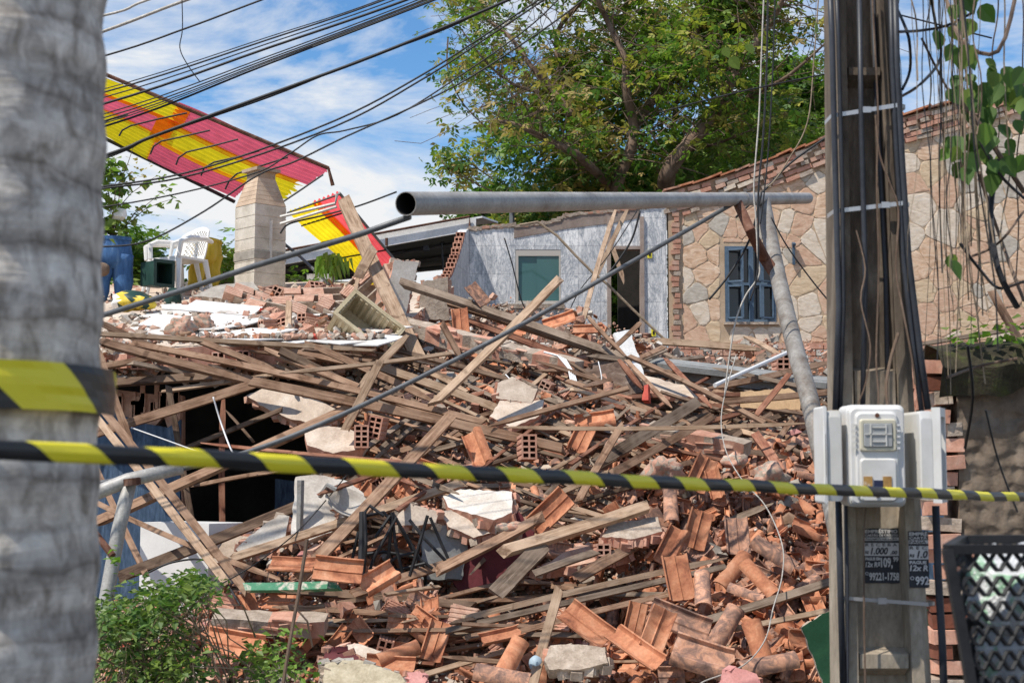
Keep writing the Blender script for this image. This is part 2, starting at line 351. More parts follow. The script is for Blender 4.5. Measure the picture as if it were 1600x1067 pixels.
def nrm(x, y, z=None):
    if z is not None and in_slab(np.array([x]), np.array([y]))[0] and z > 2: return Vector((0, -.22, 1)).normalized()
    e = .15; a = np.array([x - e, x + e, x, x]); b = np.array([y, y, y - e, y + e]); h = Hat(a, b)
    return Vector((-(h[1] - h[0]) / (2 * e), -(h[3] - h[2]) / (2 * e), 1)).normalized()
# the heap itself: crushed brick, mortar and dust
vsm = np.stack([XX, YY, np.maximum(H - .26 * amp + vnoise(XX, YY, .5, 9) * .22 * amp, .008)], -1).reshape(-1, 3); nx, ny = XX.shape
idx = np.arange(nx * ny).reshape(nx, ny)
fc = np.stack([idx[:-1, :-1], idx[1:, :-1], idx[1:, 1:], idx[:-1, 1:]], -1).reshape(-1, 4)
me = bpy.data.meshes.new('rubble_heap'); me.from_pydata(vsm.tolist(), [], fc.tolist())
me.materials.append(M['dirt']); heap = bpy.data.objects.new('rubble_heap', me); COL.objects.link(heap)
tag(heap, 'heap of crushed brick and mortar dust under the broken timber and tiles', 'rubble', kind='stuff')

# ------------------------------------------------------------------ pieces of masonry
def brick_into(mb, L_=.24, W=.12, Hh=.18, T=None, ny_=2, nz_=3, mi=0, mh=1, broken=0.0, ribs=True):
    T = T or Matrix.Identity(4)
    t = .014; hw = (W - t * (ny_ + 1)) / ny_; hh = (Hh - t * (nz_ + 1)) / nz_
    ys = [-W / 2]; zs = [-Hh / 2]
    for i in range(ny_): ys += [ys[-1] + t, ys[-1] + t + hw]
    ys.append(W / 2)
    for i in range(nz_): zs += [zs[-1] + t, zs[-1] + t + hh]
    zs.append(Hh / 2)
    for sx in (-1, 1):
        for a in range(len(ys) - 1):
            for c in range(len(zs) - 1):
                jit = (lambda: random.uniform(0, broken))
                q = [Vector((sx * L_ / 2, ys[a], zs[c])), Vector((sx * L_ / 2, ys[a + 1], zs[c])), Vector((sx * L_ / 2, ys[a + 1], zs[c + 1])), Vector((sx * L_ / 2, ys[a], zs[c + 1]))]
                if a % 2 == 1 and c % 2 == 1:
                    r = [p - Vector((sx * min(.09, L_ * .4), 0, 0)) for p in q]
                    mb.add([T @ p for p in q + r], [(4, 5, 6, 7)], mh)
                    mb.add([T @ p for p in q + r], [(0, 1, 5, 4), (1, 2, 6, 5), (2, 3, 7, 6), (3, 0, 4, 7)], mh)
                else: mb.add([T @ p for p in q], [(0, 1, 2, 3)], mi)
    def side(axis, s):
        n = 9 if ribs else 1; W_, H_ = (W, Hh)
        span = H_ if axis == 'y' else W_
        for k in range(n):
            a0 = -span / 2 + span * k / n; a1 = -span / 2 + span * (k + 1) / n; e = .006 if (k % 2 and ribs) else 0
            am = [(a0, 0), (a0 + span / n * .25, e), (a1 - span / n * .25, e), (a1, 0)]
            for (p0, e0), (p1, e1) in zip(am[:-1], am[1:]):
                def pt(x, p, e_):
                    return (x, s * (W_ / 2 - e_), p) if axis == 'y' else (x, p, s * (H_ / 2 - e_))
                mb.add([T @ Vector(q) for q in (pt(-L_ / 2, p0, e0), pt(L_ / 2, p0, e0), pt(L_ / 2, p1, e1), pt(-L_ / 2, p1, e1))], [(0, 1, 2, 3)], mi)
    for s in (-1, 1): side('y', s); side('z', s)
    return mb
def rotm(x, y, z): return Matrix.Rotation(z, 4, 'Z') @ Matrix.Rotation(y, 4, 'Y') @ Matrix.Rotation(x, 4, 'X')
def frame(xdir, ndir):
    """rotation with local X along xdir and local Z near ndir"""
    x = Vector(xdir).normalized(); z = Vector(ndir) - x * Vector(ndir).dot(x)
    z = z.normalized() if z.length > 1e-5 else x.orthogonal().normalized(); y = z.cross(x)
    return Matrix((x, y, z)).transposed().to_4x4()

# ------------------------------------------------------------------ fallen floor slab and the ground floor room below it
# top outline of the slab with a torn front edge
top = []
xs_ = np.linspace(SL['x0'], SL['x1'], 34)
front = [(x, SL['y0'] + max(0, x + 3.2) * .35 + random.uniform(-.1, .1)) for x in xs_]
back = [(x + (SL['y1'] - 13.3) * .09 * (i / 33), SL['y1'] + random.uniform(-.08, .08)) for i, x in enumerate(xs_)]
slab_t = thing('floor_slab', 'tilted upper floor slab sagging over the dark ground floor room', 'slab', (-4.2, 16, 2.2))
mb = MB()
rows = 14
for layer in (0, 1):
    for j in range(rows + 1):
        for i in range(34):
            f = j / rows; x = front[i][0] * (1 - f) + back[i][0] * f; y = front[i][1] * (1 - f) + back[i][1] * f
            mb.v.append(Vector((x, y, float(slab_z(x, y)) - layer * .15 + (0.02 * noise.noise((x * 2, y * 2, 0)) if not layer else 0) + (random.uniform(-.03, .03) if j in (0,) else 0))))
n1_ = 34 * (rows + 1)
for j in range(rows):
    for i in range(33):
        a = j * 34 + i; mb.f.append([a, a + 1, a + 35, a + 34]); mb.m.append(0)
        b = n1_ + a; mb.f.append([b, b + 34, b + 35, b + 1]); mb.m.append(1)
for i in range(33):
    mb.f.append([i, n1_ + i, n1_ + i + 1, i + 1]); mb.m.append(2)
    a = rows * 34 + i; mb.f.append([a, a + 1, n1_ + a + 1, n1_ + a]); mb.m.append(2)
for j in range(rows):
    a = j * 34; mb.f.append([a, a + 34, n1_ + a + 34, n1_ + a]); mb.m.append(2)
    a = j * 34 + 33; mb.f.append([a, n1_ + a, n1_ + a + 34, a + 34]); mb.m.append(2)
M['slab_top'] = mottled('dusty_screed', [(.25, (.30, .22, .16)), (.45, (.46, .37, .29)), (.7, (.60, .53, .45))], 1.4, .9, .6, .02, fine=26)
mb.build('slab', [M['slab_top'], M['concrete'], M['brick']], slab_t)
# bricks showing along the torn edge
eb = MB()
for i in range(0, 33):
    x, y = front[i]; z = float(slab_z(x, y)) - .075
    if random.random() < .8: brick_into(eb, .2, .13, .12, Matrix.Translation((x + .1, y + .06, z - .02)) @ rotm(0, random.uniform(-.1, .1), R(90) + random.uniform(-.3, .3)), 2, 2)
eb.build('broken_edge', [M['brick'], M['brick_dark']], slab_t)
# loose white floor tiles lie on the slab, each its own object, further below

# room: blue painted front wall, inner walls
def wall_poly(mb, pts, y, th, mi=0, ms=None):   # pts in (x,z), front face at y
    mb.prism([(x, y, z) for x, z in pts], (0, th, 0), mi, ms)
bw = thing('ground_floor_wall', 'blue painted ground floor wall with bare brick top beside the dark opening', 'wall', (-4.6, 13.6, 0))
mb = MB(); d = 13.7
def XZ(px, py, dd): p = P(px, py, dd); return (p.x, p.z)
pts = [XZ(-150, 700, d)[0:1] + (0,), XZ(283, 700, d)[0:1] + (0,)] + [XZ(a, b, d) for a, b in ((283, 655), (262, 668), (240, 664), (215, 660), (190, 648), (178, 640), (160, 632), (145, 628), (60, 622), (-150, 622))]
wall_poly(mb, pts, d, .14); fix_normals(mb.build('painted_wall', [M['blue_wall']], bw))
mb = MB()
pts = [XZ(a, b, d) for a, b in ((284, 780), (284, 700), (262, 672), (255, 650), (240, 666), (215, 662), (190, 650), (178, 642), (160, 634), (60, 624), (-150, 624), (-150, 560), (160, 606), (210, 612), (240, 616), (268, 614), (284, 618))][2:]
pts = [XZ(284, 800, d), XZ(276, 690, d)] + pts
wall_poly(mb, pts, d + .03, .12); fix_normals(mb.build('bare_brick', [M['brick_pink']], bw))
mb = MB()
for i in range(26):
    a = random.uniform(150, 283); T = Matrix.Translation(P(a, random.uniform(612, 650), d - .01)) @ rotm(0, 0, 0) @ rotm(R(90), 0, R(90))
    mb.box(P(a, 616 + random.uniform(0, 26), d + .02), (.045, .03, random.uniform(.12, .24)))
mb.build('brick_ribs', [M['brick_pink']], bw)
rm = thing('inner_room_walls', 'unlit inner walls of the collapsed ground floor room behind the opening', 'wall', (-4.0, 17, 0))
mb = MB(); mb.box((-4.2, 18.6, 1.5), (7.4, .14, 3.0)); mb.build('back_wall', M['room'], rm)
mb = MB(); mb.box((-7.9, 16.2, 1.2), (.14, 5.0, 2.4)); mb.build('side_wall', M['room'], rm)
# short blue return wall to the right of the opening and rear wall bit
mb = MB(); mb.prism([P(430, 748, 14.6), P(462, 752, 14.6), P(464, 900, 14.6), P(428, 900, 14.6)], (0, .12, 0))
tag(fix_normals(mb.build('wall_stub', M['blue_wall'])), 'narrow strip of blue wall at the right of the dark opening', 'wall')

# ------------------------------------------------------------------ grey tiled wall with window and doorway (d = 22)
DW = 22.0
def wall_holes(mb, x0, x1, top, zb, holes, y, th, mi=0, mtop=None, step=.4):
    xs = {x0, x1}
    for (a, b, c, e) in holes: xs |= {a, b}
    x = x0
    while x < x1: xs.add(round(x, 4)); x += step
    xs = sorted(q for q in xs if x0 - 1e-6 <= q <= x1 + 1e-6)
    for a, b in zip(xs[:-1], xs[1:]):
        if b - a < 1e-4: continue
        m_ = (a + b) / 2; hs = [h for h in holes if h[0] - 1e-6 <= m_ <= h[1] + 1e-6]
        segs = []; lo = zb
        for h in sorted(hs, key=lambda q: q[2]):
            segs.append((lo, lo, h[2], h[2])); lo = h[3]
        segs.append((lo, lo, top(a), top(b)))
        for (l0, l1, t0, t1) in segs:
            if t0 - l0 < .01: continue
            mb.hexa([(a, y, l0), (b, y, l1), (b, y + th, l1), (a, y + th, l0), (a, y, t0), (b, y, t1), (b, y + th, t1), (a, y + th, t0)], mi)
def lin(pts):
    xs = [p[0] for p in pts]; zs = [p[1] for p in pts]
    return lambda x: float(np.interp(x, xs, zs))
m, t, b = newmat('grey_marbled_tile'); v = coords(t, rnd=False)
sp = node(t, 'ShaderNodeSeparateXYZ'); link(t, v, sp.inputs[0]); cb = node(t, 'ShaderNodeCombineXYZ'); ad = node(t, 'ShaderNodeMath', operation='ADD'); link(t, sp.outputs[0], ad.inputs[0]); link(t, sp.outputs[1], ad.inputs[1]); link(t, ad.outputs[0], cb.inputs[0]); link(t, sp.outputs[2], cb.inputs[1])
br = node(t, 'ShaderNodeTexBrick', {'Scale': 1.0, 'Mortar Size': .004, 'Mortar Smooth': .1, 'Brick Width': .34, 'Row Height': .44, 'Color1': (.54, .54, .535, 1), 'Color2': (.62, .62, .61, 1), 'Mortar': (.36, .36, .36, 1)}, offset=0.0)
link(t, cb.outputs[0], br.inputs['Vector'])
vs2 = t.nodes.new('ShaderNodeMapping'); vs2.inputs['Scale'].default_value = (1.6, 1.6, .55); link(t, v, vs2.inputs['Vector']); vn = noise_n(t, vs2.outputs[0], 2.6, 6, .7, .9); vein = ramp(t, [(.34, (.8, .82, .85)), (.46, (1.15, 1.15, 1.15)), (.49, (.65, .68, .73)), (.53, (1.15, 1.15, 1.15)), (.64, (1.5, 1.48, 1.45))], vn).outputs[0]
vn2 = noise_n(t, vs2.outputs[0], 7.5, 5, .7, 1.0); vein2 = ramp(t, [(.46, (1, 1, 1)), (.5, (.42, .45, .5)), (.54, (1, 1, 1))], vn2).outputs[0]
c = mixc(t, 1.0, br.outputs['Color'], vein, 'MULTIPLY'); c = mixc(t, .8, c, vein2, 'MULTIPLY')
link(t, c, b.inputs['Base Color']); b.inputs['Roughness'].default_value = .45; bump(t, b, br.outputs['Fac'], -.4, .006); M['grey_tile'] = m
gw = thing('grey_tiled_wall', 'grey marbled tile wall with a window and an empty doorway', 'wall', P(870, 560, DW))
topz = lin([XZ(733, 358, DW), XZ(800, 352, DW), XZ(803, 354, DW), XZ(860, 348, DW), XZ(890, 336, DW), XZ(960, 330, DW), XZ(1041, 318, DW)])
x0 = XZ(733, 358, DW)[0]; x1 = XZ(1041, 318, DW)[0]
win = (XZ(805, 0, DW)[0], XZ(875, 0, DW)[0], XZ(840, 474, DW)[1], XZ(840, 390, DW)[1])
door = (XZ(946, 0, DW)[0], XZ(1003, 0, DW)[0], 2.5, XZ(975, 385, DW)[1])
mb = MB(); wall_holes(mb, x0, x1, topz, 0, [win, door], DW, .16); mb.build('tiled_wall', M['grey_tile'], gw)
# bare plaster strip along the top where tiles fell off
mb = MB(); tp = [(803, 372), (803, 356), (860, 350), (890, 338), (960, 332), (1000, 326), (1000, 340), (960, 348), (880, 358), (840, 366)]
mb.prism([P(a, b_, DW - .012) for a, b_ in tp], (0, .012, 0)); M['bare'] = mottled('bare_render', [(.3, (.24, .18, .15)), (.7, (.36, .29, .25))], 5, .95, .6, .01)
fix_normals(mb.build('bare_plaster', M['bare'], gw))
mb = MB()
for i in range(260):
    a = 735 + 305 * i / 259; z = topz(XZ(a, 0, DW)[0]); s = random.uniform(.03, .09)
    mb.box((XZ(a, 0, DW)[0], DW + .07 - random.uniform(.004, .03), z), (s * 1.6, .14, s * .6), rotm(0, random.uniform(-.3, .3), 0).to_3x3(), random.choice([0, 0, 1]))
mb.build('ragged_top', [M['mortar'], M['brick']], gw)
# return wall with ragged broken end
a0 = Vector((x0, DW, 0)); q = P(697, 440, 20.2); a1 = Vector((q.x, 20.2, 0)); dirv = (a1 - a0).normalized(); nv = Vector((-dirv.y, dirv.x, 0)) * -.14
prof = [(0, topz(x0)), (.12, P(727, 357, 21.6).z), (.22, P(722, 372, 21.4).z), (.45, P(714, 400, 21).z), (.72, P(706, 428, 20.6).z), (.98, P(700, 446, 20.3).z), (1.0, 0), (0, 0)]
mb = MB(); Lw = (a1 - a0).length
mb.prism([a0 + dirv * (Lw * f) + Vector((0, 0, z)) for f, z in prof], nv); fix_normals(mb.build('return_wall', M['grey_tile'], gw))
mb = MB()
for i in range(15):
    f = i / 14; s = f * .98 + .03; z = float(np.interp(s, [p[0] for p in prof[:6]], [p[1] for p in prof[:6]]))
    if f < .1: continue
    T = Matrix.Translation(a0 + dirv * (Lw * s) + nv * .5 + Vector((0, 0, z - .02))) @ rotm(0, 0, math.atan2(dirv.y, dirv.x)) @ rotm(0, random.uniform(-.2, .2), 0)
    brick_into(mb, .16, .13, .14, T, 2, 2)
mb.build('broken_brick_edge', [M['brick'], M['brick_dark']], gw)
# window
wd = MB(); wx0, wx1, wz0, wz1 = win; fw = .05; yb = DW + .04
for (a, b_, c_, e_) in ((wx0, wx1, wz1 - .1, wz1), (wx0, wx1, wz0, wz0 + .04), (wx0, wx0 + fw, wz0 + .04, wz1 - .1), (wx1 - fw * .6, wx1, wz0 + .04, wz1 - .1)):
    wd.box(((a + b_) / 2, yb, (c_ + e_) / 2), (b_ - a - .004, .07, e_ - c_))
wf = wd.build('window_frame', M['alu'], gw)
wd = MB(); mxx = (wx0 + wx1) / 2 + .02
wd.box(((wx0 + mxx) / 2, yb + .01, (wz0 + wz1) / 2), (mxx - wx0, .012, wz1 - wz0)); wd.box(((wx1 + mxx) / 2 - .02, yb - .012, (wz0 + wz1) / 2), (wx1 - mxx + .04, .012, wz1 - wz0))
wd.build('glass_pane', M['glass_teal'], wf)
wd = MB(); wd.box(((wx0 + wx1) / 2 - .12, DW - .03, wz0 - .05), (wx1 - wx0 + .35, .12, .07)); wd.build('window_sill', M['mortar'], wf)
# doorway frame
wd = MB(); wd.box((door[0] + .03, DW + .06, 3.9), (.06, .2, 3)); wd.box((door[1] - .03, DW + .06, 3.9), (.06, .2, 3)); wd.box(((door[0] + door[1]) / 2, DW + .06, door[3] - .025), (door[1] - door[0] - .12, .2, .05))
wd.build('door_frame', M['bare'], gw)
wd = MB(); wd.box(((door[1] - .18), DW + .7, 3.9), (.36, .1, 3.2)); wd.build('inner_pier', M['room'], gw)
for px, py in ((1015, 398), (1021, 520)):
    sb = MB(); p = P(px, py, DW); sb.box(p + Vector((0, -.012, 0)), (.07, .02, .11)); sb.box(p + Vector((0, -.026, .0)), (.03, .01, .05), mi=1)
    sb.build('socket_box', [M['sheet_yellow_plain'] if 'sheet_yellow_plain' in M else M['tape_y'], M['hole']], gw)

# ------------------------------------------------------------------ crazy paving stone wall
sw = thing('stone_clad_wall', 'wall clad in irregular peach and tan flagstones with a blue window', 'wall', P(1250, 560, DW))
SX0 = XZ(1041, 0, DW)[0]; SX1 = XZ(1720, 0, DW)[0]
stop_ = lin([XZ(1041, 300, DW), XZ(1100, 285, DW), XZ(1160, 266, DW), XZ(1235, 240, DW), XZ(1300, 216, DW), XZ(1430, 178, DW), XZ(1500, 160, DW), XZ(1600, 130, DW), XZ(1720, 100, DW)])
swin = (XZ(1127, 0, DW)[0], XZ(1205, 0, DW)[0], XZ(1165, 503, DW)[1], XZ(1165, 385, DW)[1])
zb = XZ(1200, 534, DW)[1]
M['stone_mortar'] = mottled('sandy_mortar', [(.3, (.44, .32, .21)), (.6, (.57, .43, .30)), (.8, (.63, .50, .37))], 4, .95, .5, .01)
def bands(name, stops): return mottled(name, stops, 2.6, .85, .5, .012, (.9, 1.1), fine=14, stretch=(1, 1, 2.4), dist=3.0, grime=.45)
ST = [bands('flagstone_peach', [(.3, (.42, .25, .15)), (.48, (.62, .42, .28)), (.68, (.72, .56, .42))]),
      bands('flagstone_tan', [(.3, (.46, .32, .20)), (.55, (.62, .47, .31)), (.75, (.68, .55, .40))]),
      bands('flagstone_pale', [(.3, (.50, .40, .30)), (.5, (.66, .55, .43)), (.72, (.71, .63, .53))]),
      bands('flagstone_rust', [(.3, (.44, .26, .17)), (.5, (.58, .38, .26)), (.72, (.66, .49, .36))]),
      bands('flagstone_grey', [(.3, (.36, .31, .25)), (.55, (.48, .43, .36)), (.75, (.56, .52, .45))])]
mb = MB(); wall_holes(mb, SX0, SX1, stop_, 0, [swin], DW, .2); mb.build('backing_wall', M['stone_mortar'], sw)
# Voronoi stones
rng = random.Random(11); seeds = []
tries = 0
while tries < 9000:
    tries += 1; x = rng.uniform(SX0 - .3, SX1 + .3); z = rng.uniform(zb - .3, 8.6)
    rr = .13 + .36 * max(0, noise.noise((x * 1.3, z * 1.3, 3)) + .38)
    if all((x - a) ** 2 + ((z - b_) * .9) ** 2 > (rr) ** 2 for a, b_, _ in seeds): seeds.append((x, z, rr))
def clip(poly, px_, pz_, nx_, nz_):
    out = []
    for i in range(len(poly)):
        a = poly[i]; b_ = poly[(i + 1) % len(poly)]
        da = (a[0] - px_) * nx_ + (a[1] - pz_) * nz_; db = (b_[0] - px_) * nx_ + (b_[1] - pz_) * nz_
        if da <= 0: out.append(a)
        if da * db < 0:
            f = da / (da - db); out.append((a[0] + (b_[0] - a[0]) * f, a[1] + (b_[1] - a[1]) * f))
    return out
stn = MB()
for i, (x, z, _) in enumerate(seeds):
    poly = [(x - .9, z - .9), (x + .9, z - .9), (x + .9, z + .9), (x - .9, z + .9)]
    for j, (a, b_, _) in enumerate(seeds):
        if j == i or abs(a - x) > 1.6 or abs(b_ - z) > 1.6: continue
        dx, dz = a - x, b_ - z; Ld = math.hypot(dx, dz); gap = .006
        poly = clip(poly, (x + a) / 2 - dx / Ld * gap, (z + b_) / 2 - dz / Ld * gap, dx / Ld, dz / Ld)
        if len(poly) < 3: break
    if len(poly) < 3: continue
    # keep off the window, the top band and the edges
    for (cx_, cz_, nx_, nz_) in ((SX0 + .22, 0, -1, 0), (0, zb, 0, -1), (SX1, 0, 1, 0)):
        poly = clip(poly, cx_, cz_, nx_, nz_) if len(poly) >= 3 else poly
    if len(poly) < 3: continue
    cx_ = sum(p[0] for p in poly) / len(poly); cz_ = sum(p[1] for p in poly) / len(poly)
    wcx, wcz = (swin[0] + swin[1]) / 2, (swin[2] + swin[3]) / 2
    if abs(cx_ - wcx) / (swin[1] - swin[0]) > abs(cz_ - wcz) / (swin[3] - swin[2]):
        poly = clip(poly, swin[1] + .08, 0, -1, 0) if cx_ > wcx else clip(poly, swin[0] - .08, 0, 1, 0)
    else: poly = clip(poly, 0, swin[3] + .06, 0, -1) if cz_ > wcz else clip(poly, 0, swin[2] - .08, 0, 1)
    if len(poly) < 3: continue
    sl = (stop_(cx_ + .3) - stop_(cx_ - .3)) / .6; hh_ = math.hypot(1, sl)
    poly = clip(poly, cx_, stop_(cx_) - .42, -sl / hh_, 1 / hh_)
    if len(poly) < 3: continue
    # round and roughen the outline
    out = []
    n = len(poly)
    for k in range(n):
        a = Vector(poly[k]); b_ = Vector(poly[(k + 1) % n]); e = (b_ - a)
        if e.length < .02: out.append(tuple(a)); continue
        for f in (.14, .36, .62, .86):
            p = a + e * f; out.append((p.x + rng.uniform(-.009, .009), p.y + rng.uniform(-.009, .009)))
    if len(out) < 3: continue
    cx_ = sum(p[0] for p in out) / len(out); cz_ = sum(p[1] for p in out) / len(out)
    pr = rng.uniform(.003, .010); tl = rng.uniform(-.02, .02); mi = rng.choices(range(5), [5, 4, 5, 4, 2])[0]
    n = len(out); ring0 = [(x_, DW, z_) for x_, z_ in out]
    ring1 = [(cx_ + (x_ - cx_) * .99, DW - pr, cz_ + (z_ - cz_) * .99) for x_, z_ in out]
    ring2 = [(cx_ + (x_ - cx_) * .90, DW - pr - .002, cz_ + (z_ - cz_) * .90) for x_, z_ in out]
    stn.add(ring0 + ring1 + ring2, [(k, (k + 1) % n, n + (k + 1) % n, n + k) for k in range(n)] + [(n + k, n + (k + 1) % n, 2 * n + (k + 1) % n, 2 * n + k) for k in range(n)] + [tuple(range(2 * n, 3 * n))], mi)
fix_normals(stn.build('stone_cladding', ST, sw))
# ragged exposed brick courses and coping along the sloping top
mb = MB(); x = SX0
while x < SX1:
    sl = math.atan((stop_(x + .3) - stop_(x - .1)) / .4)
    for r_ in range(5):
        z = stop_(x) - .05 - r_ * .085
        if r_ == 4 and rng.random() < .4: continue
        w_ = rng.uniform(.12, .26)
        mb.box((x + rng.uniform(0, .1), DW - .015 + rng.uniform(-.015, .01) - (.03 if r_ in (1, 2) else 0), z), (w_, rng.uniform(.05, .09), .062), rotm(0, -sl + rng.uniform(-.06, .06), 0).to_3x3(), rng.choices([0, 1, 2, 3], [4, 3, 3, 1])[0])
    x += .19
mb.build('brick_courses', [M['brick'], M['brick_pink'], M['mortar'], ST[2]], sw)
mb = MB(); x = SX0 + .05; k = 0
while x < SX1:
    sl = math.atan((stop_(x + .2) - stop_(x - .2)) / .4)
    mb.box((x, DW + .06, stop_(x) + .035 + rng.uniform(-.01, .01)), (.26, .34, .028), rotm(rng.uniform(-.08, .08), -sl - .06 + rng.uniform(-.04, .04), 0).to_3x3(), rng.choice([0, 0, 1])); x += .22
mb.build('coping_tiles', [M['tile'], M['tile_old']], sw)
mb = MB()
for i in range(30):      # torn brick edge at the joint with the grey wall
    z = 3.4 + i * .085
    if z > stop_(SX0) - .1: break
    mb.box((SX0 + .11 + rng.uniform(-.03, .03), DW - .02, z), (rng.uniform(.07, .15), rng.uniform(.03, .05), .068), rotm(0, rng.uniform(-.08, .08), 0).to_3x3(), rng.choices([0, 1, 2], [3, 3, 3])[0])
mb.build('torn_edge', [M['brick'], M['brick_pink'], M['mortar']], sw)
mb = MB()
for r_ in range(14):      # bare hollow brick below the cladding
    z = zb - .07 - r_ * .105; x = SX0 + .1 + (r_ % 2) * .12
    while x < SX1: mb.box((x, DW - .03, z), (.225, .06, .09), mi=rng.choices([0, 1, 2], [5, 3, 1])[0]); x += .24
mb.build('brickwork_base', [M['brick'], M['brick_pink'], M['plaster_white']], sw)
# blue window: frame, glazing bars, open leaves
wx0, wx1, wz0, wz1 = swin; W_ = wx1 - wx0; H_ = wz1 - wz0
wd = MB(); y = DW + .02
for (cx_, cz_, a, b_) in (((wx0 + wx1) / 2, wz1 - .02, W_ - .004, .04), ((wx0 + wx1) / 2, wz0 + .02, W_ - .004, .04), (wx0 + .022, (wz0 + wz1) / 2, .04, H_ - .08), (wx1 - .022, (wz0 + wz1) / 2, .04, H_ - .08),
                          (wx0 + W_ * .52, (wz0 + wz1) / 2, .07, H_ - .08)):
    wd.box((cx_, y, cz_), (a, .07, b_))
for k, cx_ in enumerate((wx0 + W_ * .265, wx0 + W_ * .77)):
    wd.box((cx_, y - .004, (wz0 + wz1) / 2), (W_ * .43, .05, .045))
    wd.box((cx_ + (.06 if k == 0 else -.02), y, (wz0 + wz1) / 2), (.035, .05, H_ - .09))
wf = wd.build('window_frame', M['blue_frame'], sw)
wd = MB(); wd.box(((wx0 + wx1) / 2, y + .05, (wz0 + wz1) / 2), (W_ - .01, .012, H_ - .01)); wd.build('glass_pane', M['glass_dark'], wf)
for s in (-1, 1):
    for lv in (0, 1):
        wd = MB(); hx = wx0 + .05 if s < 0 else wx1 - .05; z0 = wz0 + .06 + lv * H_ * .48; hh = H_ * .42; yy_ = y - .04
        far = Vector((hx - s * .21, yy_ - .10, 0))
        A = [Vector((hx, yy_, z0)), Vector((far.x, far.y, z0)), Vector((far.x, far.y, z0 + hh)), Vector((hx, yy_, z0 + hh))]
        for a_, b_ in ((0, 1), (1, 2), (2, 3), (3, 0)): wd.tube([A[a_], A[b_]], .018, 4)
        wd.build('window_leaf', M['blue_frame'], wf)
mb = MB(); x0_, x1_ = swin[0] - .03, swin[1] + .03
mb.box(((x0_ + x1_) / 2, DW - .02, swin[2] - .025), (x1_ - x0_, .08, .04)); mb.build('window_sill', M['mortar'], wf)
# two thin copper-green wall lamps brackets beside the pole
for px, py, hh in ((1240, 398, .32), (1295, 395, .42)):
    mb = MB(); p = P(px, py, DW - .05); mb.box(p, (.035, .05, hh)); mb.box(p + Vector((0, -.03, hh / 2)), (.05, .08, .04), rotm(.4, 0, 0).to_3x3())
    tag(mb.build('wall_bracket', M['blue_frame']), 'thin green wall bracket on flagstones, ' + ('nearer the blue window' if px < 1250 else 'nearer the utility pole'), 'bracket')

# ------------------------------------------------------------------ shed roof behind
sh = thing('metal_shed', 'open shed with corrugated metal roof and white fascia behind the wreckage', 'shed', P(600, 520, 24))
A_, B_ = P(330, 420, 22.7), P(744, 346, 22.7); C_, D_ = P(745, 408, 31.0), P(330, 448, 31.0)
def corr_sheet(mb, A, B, C, D, n, amp, along=6, mi=0, waves=None):
    """sheet A-B-C-D: ridges run from A towards D; wave varies along A-B"""
    nrm_ = (B - A).cross(D - A).normalized(); b = len(mb.v)
    for i in range(n * 6 + 1):
        u = i / (n * 6); off = nrm_ * (amp * math.sin(u * n * 2 * math.pi))
        for j in range(along + 1):
            v_ = j / along; mb.v.append(A.lerp(B, u).lerp(D.lerp(C, u), v_) + off)
    for i in range(n * 6):
        for j in range(along):
            a = b + i * (along + 1) + j; mb.f.append([a, a + along + 1, a + along + 2, a + 1]); mb.m.append(mi)
mb = MB(); corr_sheet(mb, A_, D_, C_, B_, 26, .05, 2); M['roof_metal'] = mottled('dull_roof_metal', [(.3, (.10, .12, .12)), (.7, (.2, .22, .215))], 2, .6, .1, .004, metal=.2)
mb.build('roof_sheet', M['roof_metal'], sh, smooth_=True)
mb = MB(); mb.prism([A_ + Vector((0, -.05, -.16)), B_ + Vector((0, -.05, -.16)), B_ + Vector((0, -.05, .05)), A_ + Vector((0, -.05, .05))], (0, -.06, 0)); fix_normals(mb.build('fascia', M['white_paint'], sh))
mb = MB(); mb.tube([A_ + Vector((0, -.16, .05)), B_ + Vector((-.1, -.16, .05)), B_ + Vector((-.1, -.16, -.1))], .02, 6); mb.tube([P(604, 384, 22.4), P(604, 372, 22.4)], .025, 6); mb.build('gutter_pipe', M['rust'], sh)
mb = MB(); mb.prism([A_ + Vector((0, -.05, .05)), B_ + Vector((.1, -.05, .05)), B_ + Vector((.35, .3, .02)), P(745, 352, 24)], (0, 0, .03)); fix_normals(mb.build('flashing', M['white_paint'], sh))
mb = MB()
for f in (.3, .62, .95): mb.tube([A_.lerp(D_, f) - Vector((0, 0, .1)), B_.lerp(C_, f) - Vector((0, 0, .1))], .05, 6)
mb.tube([P(800, 330, 26), P(800, 520, 26)], .05, 6)
mb.build('roof_beam', M['steel_dark'], sh)
mb = MB(); mb.box((P(500, 500, 30.5).x, 30.5, 2.6), (12, .2, 5.2)); mb.build('back_wall', M['concrete'], sh)
mb = MB(); p = P(502, 440, 22.5); mb.box((p.x, 22.5, 2.5), (.42, .3, 4.1)); mb.build('column', M['plaster_white'], sh)
mb = MB()
for pl in ([(600, 402), (640, 392), (665, 390)], [(668, 388), (695, 378), (690, 380)], [(690, 378), (693, 430)]): mb.tube([P(a, b_, 22.9) for a, b_ in pl], .015, 5)
mb.box(P(666, 388, 22.8), (.09, .09, .09)); mb.build('clothes_line_wire', M['black'], sh)
